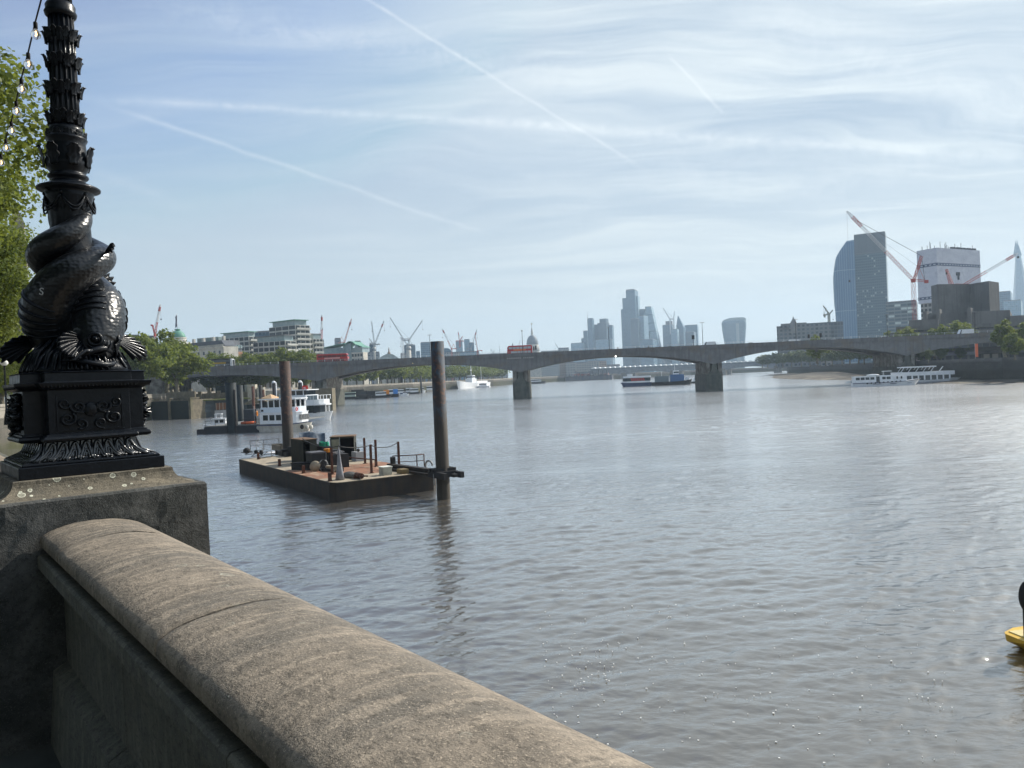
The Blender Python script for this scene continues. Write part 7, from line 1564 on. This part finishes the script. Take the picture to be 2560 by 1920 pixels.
# the white ship beyond
ws = thing('white_ship', 'white ship with a sharp bow and tall bridge moored left of the second pier', 'ship', W(1182, 970.5), 0); a = W(1142, 973); b_ = W(1218, 967.5); ws.rotation_euler = (0, 0, math.atan2(a.y - b_.y, a.x - b_.x)); ws.location = (a + b_) / 2; LS = (a - b_).length
hull_mesh(LS, 9, 5.0, .30, 2.8, rake=4).obj('hull', m_white, ws); g = MB(); g.box(-2, 10, -3.4, 3.4, 5.2, 9.2); g.box(0, 7.5, -2.8, 2.8, 9.2, 12.2); g.box(-LS * .42, -4, -3, 3, 5, 6.6); g.obj('superstructure', m_white, ws)
g = MB(); g.box(.2, 7.6, -2.85, 2.85, 10.2, 11.3); g.obj('bridge_windows', m_win, ws); g = MB(); g.tube([(3, 0, 12), (3, 0, 24)], .35, 6); g.box(1, 5, -.2, .2, 17, 17.6); g.tube([(-LS * .3, 0, 6), (-LS * .3, 0, 24)], .2, 6); g.obj('mast', m_rail, ws)
small_boat('white launch lying against the stern of the white ship', 1208, 969, 14, 160, m_white, m_white, (.3, .5, 2.0))
small_boat('flat moored boat just right of the second bridge pier', 1340, 959.5, 24, 6, m_dks, m_white, (.35, .5, 2.2))
# the yellow boat at the right edge
yb = thing('yellow_boat', 'yellow hull end with a black outboard motor cut by the right edge of the photo', 'boat', (0, 0, 0))
q = W(2540, 1640); q2 = W(2700, 1560); yb.location = (q.x, q.y, 0); yb.rotation_euler = (0, 0, R_(10))
A = D(2552, 1600, 21.8) - Vector((q.x, q.y, 0))
m_yel = mat('yellow_paint', (.70, .44, .05), (.58, .36, .04), 2, rough=.35, streak=((.45, .27, .04), 3, .4))
zt = A.z; x0 = A.x
def yring(x, k): w = .95 * k; return [(x, -w, zt + .02 * 0), (x + .05, -w * 1.02, zt - .22), (x + .28 + .35 * (1 - k), -w * .75, zt - .42), (x + .55, -w * .6, -.3), (x + .55, w * .6, -.3), (x + .28 + .35 * (1 - k), w * .75, zt - .42), (x + .05, w * 1.02, zt - .22), (x, w, zt)]
g = MB(); g.loft([yring(x0, .55), yring(x0 + .10, .70), yring(x0 + .6, .95), yring(x0 + 1.6, 1.05), yring(x0 + 4.2, .95), yring(x0 + 5.6, .4)], smooth=False); g.obj('hull', m_yel, yb)
g = MB(); g.box(x0 + .2, x0 + 4.5, -.62, .62, zt + .003, zt + .03); g.obj('deck', mat('pale_yellow_deck', (.62, .52, .25), (.5, .42, .2), 3), yb)
g = MB(); g.tube([(x0 + .25, -.35, zt + .05), (x0 + .45, -.3, zt + .09), (x0 + .7, -.38, zt + .05)], .02, 6); g.obj('cleat', m_rust, yb)
g = MB(); g.ball((x0 + .40, .1, zt + 1.16), .32, 20, 14, (.75, .7, 1.45)); g.obj('motor_cowl', m_fend, yb); g = MB(); g.box(x0 + .30, x0 + .66, 0, .2, zt - .1, zt + .85); g.obj('motor_leg', m_fend, yb); g = MB(); g.bar((x0 + .30, -.15, zt + 1.25), (x0 + .7, -.18, zt + 1.38), .08); g.obj('handle', mat('pale_handle', (.45, .42, .36)), yb)
# small distant boats and buoys
small_boat('tiny boat on the far water beneath the fourth arch', 1845, 931, 9, 10, m_white, m_white, (.2, .5, 1.5))
small_boat('small dark launch right of the moored workboat by the bridge pier', 1742, 958, 9, 10, m_fend, m_white, (.2, .5, 1.8))

# ---------------------------------------------------------------- traffic on the bridge
m_bus = mat('bus_red', (.42, .025, .025), rough=.3, coat=.4); m_busw = mat('bus_window', (.05, .06, .07), rough=.08, spec=.8); m_tyre = mat('tyre', (.02, .02, .02), rough=.9)
def bus(label, pxl, pxr, y, body, front_right=True, ad=None, frontm=None, win=None):
    a, b_ = on_bridge(pxl, y), on_bridge(pxr, y); L = (b_ - a).length; o = thing('double_decker_bus', label, 'bus', (a + b_) / 2 + Vector((0, 0, .0)), BA if front_right else BA + math.pi, 'double decker buses on the bridge')
    h = 4.4; w = 2.5; x = L / 2; s = -1 if front_right else 1     # near side in local y
    g = MB(); g.xprism([(-x, .35), (x - .1, .35), (x, .9), (x - .05, 2.3), (x - .35, h - .35), (x - .8, h), (-x + .3, h), (-x, h - .4)], -w / 2, w / 2); g.obj('body', body, o, bevel=.06)
    for sy in (-1, 1):
        for z0, z1, x0, x1 in ((3.0, 3.85, -x + .5, x - .7), (1.35, 2.15, -x + .6, x - 1.5)):
            n = 6; st = (x1 - x0) / n
            for i in range(n): g = MB(); g.box(x0 + i * st + .08, x0 + (i + 1) * st - .08, sy * w / 2 - .02 * (sy < 0), sy * w / 2 + .02 * (sy > 0), z0, z1); g.obj('window', win or m_busw, o)
        for wx in (-x + 2.6, x - 2.4):
            g = MB(); g.xf = Matrix.Translation((wx, sy * (w / 2 - .12), .48)) @ Matrix.Rotation(R_(90), 4, 'X'); g.lathe([(.05, -.14), (.48, -.14), (.48, .14), (.05, .14)], 18); g.obj('wheel', m_tyre, o)
    g = MB(); g.box(x - .12, x + .015, -1.05, 1.05, 1.2, 2.2); g.box(x - .42, x - .12, -1.05, 1.05, 3.0, 3.8); g.obj('windscreen', m_busw, o)
    if ad: g = MB(); g.box(-x * .5, x * .5, s * (w / 2 + .03) - .01, s * (w / 2 + .03) + .01, 2.3, 2.9); g.obj('advert_panel', ad, o)
    if frontm: g = MB(); g.box(x - .08, x + .03, -1.2, 1.2, .45, 1.15); g.box(x - .3, x + .02, -1.22, -1.05, .45, 3.9); g.box(x - .3, x + .02, 1.05, 1.22, .45, 3.9); g.box(x - .9, x - .3, -1.26, 1.26, .45, 4.2); g.obj('white_front', frontm, o)
    return o
m_seew = mat('bus_window_lit', (.40, .45, .48), rough=.1)
bus('black and gold double decker bus with a white front, leftmost on the bridge', 517, 583, 6.6, mat('bus_black', (.02, .02, .022), rough=.3), ad=mat('gold_lettering', (.42, .27, .04), rough=.5), frontm=m_white)
bus('dark red double decker bus left of the middle, in front of the green roofed office', 793, 871, 6.6, m_bus, ad=mat('pink_advert', (.62, .30, .28)), win=mat('red_tinted_glass', (.12, .03, .03), rough=.1))
bus('bright red double decker bus just left of the great dome', 1268, 1331, 6.4, m_bus, front_right=False, ad=mat('orange_advert', (.75, .22, .08)), win=m_seew)
def car(label, px, y, body, L=4.3, h=1.45, van=False, dirr=1, group='cars crossing the bridge', name='car', cat='car'):
    p = on_bridge(px, y); o = thing(name, label, cat, p, BA if dirr > 0 else BA + math.pi, group); x = L / 2; w = .88
    if van: prof = [(-x, .35), (x, .35), (x, .95), (x - .7, 1.15), (x - 1.5, h), (-x, h)]
    else: prof = [(-x, .3), (x, .3), (x, .75), (x - 1.1, .92), (x - 1.9, h), (-x + 1.1, h), (-x + .25, .95), (-x, .85)]
    g = MB(); g.xprism(prof, -w, w); g.obj('body', body, o, bevel=.05)
    for s in (-1, 1):
        g = MB()
        if van: g.xprism([(x - 1.45, 1.2), (x - .85, 1.2), (x - 1.5, h - .15), (x - 1.9, h - .15)], s * w - .02, s * w + .02)
        else: g.xprism([(x - 1.25, .95), (x - 1.95, h - .1), (-x + 1.15, h - .1), (-x + .5, .97)], s * w - .02, s * w + .02)
        g.obj('side_window', m_busw, o)
        for wx in (-x + .8, x - .8): g = MB(); g.xf = Matrix.Translation((wx, s * (w - .08), .33)) @ Matrix.Rotation(R_(90), 4, 'X'); g.lathe([(.05, -.1), (.33, -.1), (.33, .1), (.05, .1)], 14); g.obj('wheel', m_tyre, o)
    g = MB(); g.xf = None
    if not van: g._add([(x - 1.08, -w * .85, .96), (x - 1.08, w * .85, .96), (x - 1.84, w * .8, h - .04), (x - 1.84, -w * .8, h - .04)], [(0, 1, 2, 3)]); g.obj('windscreen', m_busw, o)
    return o
m_cw = mat('car_white', (.75, .76, .77), rough=.25, coat=.5); m_cg = mat('car_grey', (.20, .22, .24), rough=.3, coat=.5); m_cb = mat('car_dark', (.04, .045, .05), rough=.3, coat=.5)
# the bridge carriageway stands high, so the vehicles' roofs show above the parapet
car('silver car with a dark roof before the left cluster of towers', 1454, 5.5, m_cw); car('grey car below the leaning wedge skyscraper', 1598, 5.5, m_cg); car('silver grey car left of the traffic signals below the open topped tower', 1676, 5.5, m_cg)
car('white delivery van right of the black traffic signal on the bridge', 1772, 5.5, m_white, L=5.4, h=2.5, van=True, dirr=-1, name='van', cat='van', group=None)
car('olive dark car just right of the flared skyscraper', 1879, 5.5, mat('car_olive', (.12, .12, .07), rough=.3)); car('white car leftmost of those before the riverside warehouse', 1958, 5.5, m_cw, dirr=-1); car('long silver car before the riverside warehouse', 1992, 5.5, m_cw, L=5.6, h=1.9, van=True)
car('pale car right of the green bush on the bridge', 2081, 5.5, m_cw, dirr=-1); car('second pale car right of the bush, almost hidden by the parapet', 2168, 5.5, m_cg, dirr=-1)
car('large white saloon car below the dark gridded tower', 2209, 5.5, m_cw, L=5.2, h=1.6, dirr=-1); car('white camper van near the right end of the bridge', 2413, 5.5, m_white, L=6.4, h=2.9, van=True, dirr=-1, name='camper_van', cat='van', group=None)
# lamp posts, signals
def lamppost(label, px, pyt, y=2.0, arm=.9, ball=False):
    p = on_bridge(px, y, 17.1); o = thing('lamp_post', label, 'lamp post', p, BA, 'lamp posts along the bridge'); h = D(px - 1, pyt, p.y).z - 17.1
    g = MB(); g.tube([(0, 0, 0), (0, 0, h)], [.13, .08], 8); g.obj('pole', m_dks, o); g = MB()
    if ball: g.ball((0, 0, h), .35, 8, 6)
    else: g.box(-arm, arm, -.12, .12, h, h + .16)
    g.obj('lamp_head', m_galv, o)
for px, pyt, lab, bl in ((1307, 827, 'lamp post standing just left of the great dome', 1), (1523.6, 818, 'dark lamp post in front of the left cluster of towers', 0), (1758, 807, 'lamp post between the blue towers and the flared skyscraper', 0), (1991.4, 799, 'lamp post in front of the riverside warehouse tower', 0), (2220, 787, 'lamp post at the right foot of the dark gridded tower', 0), (2440, 780, 'lamp post in front of the concrete theatre', 0), (1075.7, 838, 'lamp post just left of the tall rusty pile top', 0)): lamppost(lab, px, pyt, ball=bool(bl))
def signal(label, px, pyt, w=.45):
    p = on_bridge(px, 1.6, 17.1); o = thing('traffic_signal', label, 'traffic signal', p, BA, 'traffic signals on the bridge'); h = D(px, pyt, p.y).z - 17.1
    g = MB(); g.tube([(0, 0, 0), (0, 0, h - .6)], .09, 6); g.obj('pole', m_dks, o); g = MB(); g.box(-w, w, -.3, .1, h - 1.6, h); g.obj('signal_head', m_fend, o); g = MB()
    for k in range(3): g.ball((0, -.3, h - .3 - k * .5), .13, 8, 6, (1, .4, 1))
    g.obj('lens', mat('dark_lens', (.05, .02, .02), rough=.2), o)
signal('large black traffic signal left of the white van', 1734, 838, .5); signal('slim traffic signal beside the great dome, right of the bright red bus', 1340, 864, .28); signal('second slim traffic signal left of the other by the bright red bus', 1335, 866, .22); signal('traffic signal left of the green bush on the bridge', 2023, 836, .3); signal('traffic signal right of the green bush on the bridge', 2053, 833, .4)
def walker(label, px, col, y=2.2):
    p = on_bridge(px, y, 17.13); o = thing('person', label, 'person', p, random.uniform(0, 6), 'people walking on the bridge')
    g = MB(); rings = []
    for r, z, sx in ((.10, .0, 1.4), (.12, .4, 1.5), (.16, .85, 1.3), (.15, 1.05, 1.35), (.20, 1.35, 1.35), (.17, 1.45, 1.1), (.06, 1.5, 1), (.10, 1.6, 1), (.10, 1.7, 1), (.04, 1.77, 1)): rings.append([(r * sx * math.cos(a), r * math.sin(a), z) for a in [k * math.pi / 5 for k in range(10)]])
    g.loft(rings); g.obj('body', col, o)
for px, lab, c in ((1622, 'person in dark clothes walking on the bridge below the leaning wedge skyscraper', m_cb), (1650, 'person in blue walking on the bridge left of the open topped tower', mat('cloth_blue', (.08, .12, .25))), (1790, 'person in grey walking on the bridge right of the white van', m_cg), (1545, 'person in black walking on the bridge below the left cluster of towers', m_fend), (2300, 'person in dark clothes on the bridge below the red crane mast', m_cb)): walker(lab, px, c)

# ---------------------------------------------------------------- tower cranes
m_cred = mat('crane_red', (.45, .07, .05), rough=.5); m_cwh = mat('crane_white', (.62, .62, .62), rough=.5); m_cgr = mat('crane_grey', (.30, .33, .35), rough=.5)
def lattice(g, a, b, w, n, ch, tip=None):
    a, b = Vector(a), Vector(b); d = (b - a).normalized(); up = Vector((0, 1, 0)); s1 = d.cross(up).normalized(); s2 = d.cross(s1).normalized(); tw_ = tip or w
    off = ((-1, -1), (1, -1), (1, 1), (-1, 1))
    P = lambda k, i: a.lerp(b, k) + s1 * off[i][0] * (w + (tw_ - w) * k) / 2 + s2 * off[i][1] * (w + (tw_ - w) * k) / 2
    for i in range(4): g.bar(P(0, i), P(1, i), ch)
    for k in range(n):
        for i in range(4): j = (i + 1) % 4; g.bar(P(k / n, i), P((k + 1) / n, j), ch * .6); g.bar(P(k / n, i), P(k / n, j), ch * .55)
def crane(label, mast, jib0, jib1, Y, m, w=2.0, ch=.3, masttop=None, back=None, banded=False, n=None, cable=None, base=7.0, aframe=True, group='tower cranes on the skyline', redtip=False):
    """mast: (px, py bottom) column of the mast; jib0 / jib1: pixels of the foot and the tip of the jib; back: pixel of the counterweight"""
    w *= .85; ch *= .8; J0, J1 = D(*jib0, Y), D(*jib1, Y); foot = Vector((J0.x, Y, base)); o = thing('tower_crane', label, 'crane', foot, 0, group)
    hz = J0.z - base; jv = J1 - Vector((J0.x, Y, base))
    g = MB(); lattice(g, (0, 0, max(0, hz - 60)), (0, 0, hz), w, max(4, int(min(60, hz) / 4)), ch); g.obj('mast', m if mast is None else mast, o)
    j0 = Vector((0, 0, hz)); nn = n or max(8, int((jv - j0).length / 4)); m2 = m_cwh if banded else m
    if banded:
        g = MB(); lattice(g, j0.lerp(jv, 0), j0.lerp(jv, .42), w * .8, nn // 2, ch); g.obj('jib_foot', m, o)
        g = MB(); lattice(g, j0.lerp(jv, .42), j0.lerp(jv, .78), w * .8, nn // 2, ch); g.obj('jib_middle', m_cwh, o)
        g = MB(); lattice(g, j0.lerp(jv, .78), j0.lerp(jv, .92), w * .8, 5, ch * 1.5); g.obj('jib_band', m, o); g = MB(); lattice(g, j0.lerp(jv, .92), jv, w * .8, 4, ch, w * .3); g.obj('jib_tip', m_cwh, o)
    else:
        g = MB(); lattice(g, j0, jv, w * .8, nn, ch, w * .4); g.obj('jib', m, o)
        if redtip: g = MB(); lattice(g, j0.lerp(jv, .72), j0.lerp(jv, .86), w * .9, 3, ch * 1.3); g.obj('jib_band', m_cred, o)
    d = 1 if jv.x >= 0 else -1; bk = Vector((-d * w * 3.4, 0, hz + w * .2)) if back is None else D(*back, Y) - foot
    g = MB(); lattice(g, j0, bk, w * .6, 4, ch); g.box(min(bk.x, bk.x - d * w), max(bk.x, bk.x - d * w) + .1, -w * .4, w * .4, bk.z - w * .8, bk.z + w * .2); g.obj('counter_jib', m, o)
    g = MB(); g.box(-w * .55, w * .55, -w * .55, w * .55, hz - w * .8, hz + w * .35); g.obj('slewing_cab', m, o)
    if aframe:
        at_ = Vector((bk.x * .55, 0, hz + w * 4.2)); g = MB(); g.bar(j0, at_, ch * 1.4); g.bar(bk, at_, ch * 1.2); g.obj('a_frame', m, o); g = MB(); g.bar(at_, j0.lerp(jv, .8), ch * .5); g.obj('tie_rope', m_dks, o)
    g = MB(); L_ = min(abs(jv.z - 5), cable or 12); g.bar(jv, jv - Vector((0, 0, L_)), ch * .4); g.box(jv.x - .4, jv.x + .4, -.4, .4, jv.z - L_ - 1.2, jv.z - L_); g.obj('hoist_rope', m_dks, o)
    return o
crane('red and white tower crane left of the green dome', None, (387, 837), (401, 761), 650, m_cred, 1.6, .26, banded=True, back=(381, 812))
crane('tall thin red and white crane behind the right wing of the balcony tower', None, (804, 850), (804.5, 788), 700, m_cred, 1.7, .28, banded=True, back=(797, 843))
crane('pale red crane with a steep jib behind the green roofed office', None, (861, 856), (878.6, 797), 900, mat('crane_pink', (.50, .22, .18)), 1.9, .34, redtip=True)
G2 = 1000
crane('crane with an upright jib on the left concrete core', None, (936, 861), (929, 804), G2, m_cgr, 1.9, .36, aframe=False); crane('crane leaning right on the left concrete core', None, (938, 858), (960, 802), G2 + 6, m_cgr, 1.9, .36, redtip=True, aframe=False)
crane('short dark crane at the left side of the left concrete core', None, (934, 862), (923, 846), G2 - 5, m_cgr, 1.6, .34, aframe=False)
crane('large crane leaning left of the second concrete core, longest jib of the pair', None, (1018, 862), (975, 794), 1050, m_cgr, 2.2, .42); crane('large crane leaning right, right hand one of the crossing pair', None, (1022, 851), (1056, 801), 1060, m_cgr, 2.1, .4, aframe=False)
crane('flat topped crane mast standing left of the crossing pair', None, (1006, 848), (1000, 843), 1040, m_cwh, 2.4, .45, aframe=False)
crane('red and white crane leaning left just right of the tall rusty pile', None, (1129, 872), (1105.6, 822), 1100, m_cred, 1.9, .38, banded=True); crane('small red crane on top of the slim residential tower', None, (1149, 853), (1145.6, 830), 1690, m_cred, 2.4, .5, base=80, redtip=True); crane('second small red crane crossing it on the same residential tower', None, (1150, 852), (1157, 840), 1690, m_cred, 2.4, .5, base=80, aframe=False)
crane('red tipped crane leaning right of the twin stepped tower', None, (1178, 872), (1192, 824), 1150, m_cgr, 1.9, .38, redtip=True); crane('red crane with a jib leaning left right of the twin stepped tower', None, (1194, 877), (1188, 840), 1150, m_cred, 1.9, .38, aframe=False)
for i, (j0, j1) in enumerate((((1233, 884), (1227, 872)), ((1234, 884), (1235.5, 874)), ((1249, 884), (1249, 864)), ((1296, 868), (1300, 850)), ((1396, 871), (1388, 858)))): crane(['tiny distant crane leaning left between the rusty pile and the bright red bus', 'tiny distant crane leaning right beside the one leaning left', 'thin upright distant crane left of the bright red bus', 'thin distant crane between the church spire and the lamp post', 'thin distant crane leaning left right of the great dome'][i], None, j0, j1, 1900, m_cgr, 2.0, .5, aframe=False)
crane('pale crane on the roof of the tower under construction, long jib to the left', None, (1675, 799), (1658, 770), 2340, m_cwh, 3.2, .8, base=120); crane('upright pale crane on the roof of the tower under construction, right one', None, (1684, 797), (1686, 778), 2345, m_cwh, 3.0, .8, base=120, aframe=False)
crane('twin armed crane left of the curved blue tower', None, (2071, 783), (2058, 764), 1000, mat('crane_yellow_grey', (.30, .30, .24)), 2.0, .42, back=(2060, 791)); crane('second crane arm right of the twin armed one, beside the curved blue tower', None, (2073, 786), (2082, 775), 1010, MATS['crane_yellow_grey'], 2.0, .42, aframe=False)
# the big red one
RG = 'red and white cranes behind the theatre'
crane('big red and white crane whose long jib crosses the dark gridded tower', None, (2283, 700), (2117, 528), 470, m_cred, 2.1, .16, banded=True, back=(2312, 702), n=18, cable=42, group=RG)
o = [q for q in bpy.data.objects if q.parent is None and q.get('label', '').startswith('big red')][0]
J0 = D(2283, 700, 470); at_ = D(2304, 640, 470) - J0 + Vector((0, 0, J0.z - 7)); J1 = D(2117, 528, 470) - J0 + Vector((0, 0, J0.z - 7))
g = MB(); lattice(g, (.5, 0, J0.z - 7), at_, 1.2, 5, .2); g.obj('tall_a_frame', m_cred, o); g = MB(); g.bar(at_, J1.lerp(Vector((0, 0, J0.z - 7)), .12), .18); g.bar(at_, Vector((7, 0, J0.z - 7)), .16); g.obj('stay_rope', m_dks, o)
crane('short thick red crane jib rising behind the theatre tower', None, (2380, 716), (2366, 673), 480, m_cred, 2.8, .24, aframe=False, group=RG, cable=2)
crane('red and white crane whose jib slopes up right towards the pointed spire skyscraper', None, (2410, 712), (2545, 633), 500, m_cred, 2.0, .16, banded=True, aframe=False, group=RG, n=16, cable=2)
# concrete cores under construction
for l, r_, y, Y, lab in ((931, 939, 868, 1000, 'round grey concrete core under construction beneath the left crane group'), (1015, 1027, 866, 1060, 'pale concrete core under construction beneath the crossing cranes')):
    a = D((l + r_) / 2, y, Y); o = thing('concrete_core', lab, 'tower under construction', (a.x, Y, 7)); rr_ = (r_ - l) / 2 * Y / F_PX
    g = MB(); g.lathe([(rr_, 0), (rr_, a.z - 7)], 16); g.obj('shaft', m_stone, o); g = MB(); g.lathe([(rr_ * 1.15, a.z - 12), (rr_ * 1.15, a.z - 8)], 16); g.obj('formwork', m_cgr, o)
simple_block('dark wide block wrapped round the left concrete core', 923, 938, 940, 862, 1010, 8, fd, depth=20)
# ---------------------------------------------------------------- haze
hb = MB(); hb.box(-3800, 3800, -550, 5600, -3.3, 420)
hm = bpy.data.materials.new('haze'); hm.use_nodes = True; t = NT(hm.node_tree); t.n.clear()
pv = t.add('ShaderNodeVolumePrincipled'); pv.inputs['Color'].default_value = (0.62, 0.78, 0.94, 1)
pv.inputs['Density'].default_value = 0.000145; pv.inputs['Anisotropy'].default_value = 0.25
ou = t.add('ShaderNodeOutputMaterial'); t.l.new(pv.outputs[0], ou.inputs['Volume'])
haze = hb.obj('haze', hm); struct(haze, 'stuff'); tag(haze, 'thin pale blue haze lying over the river and the far towers', 'haze')
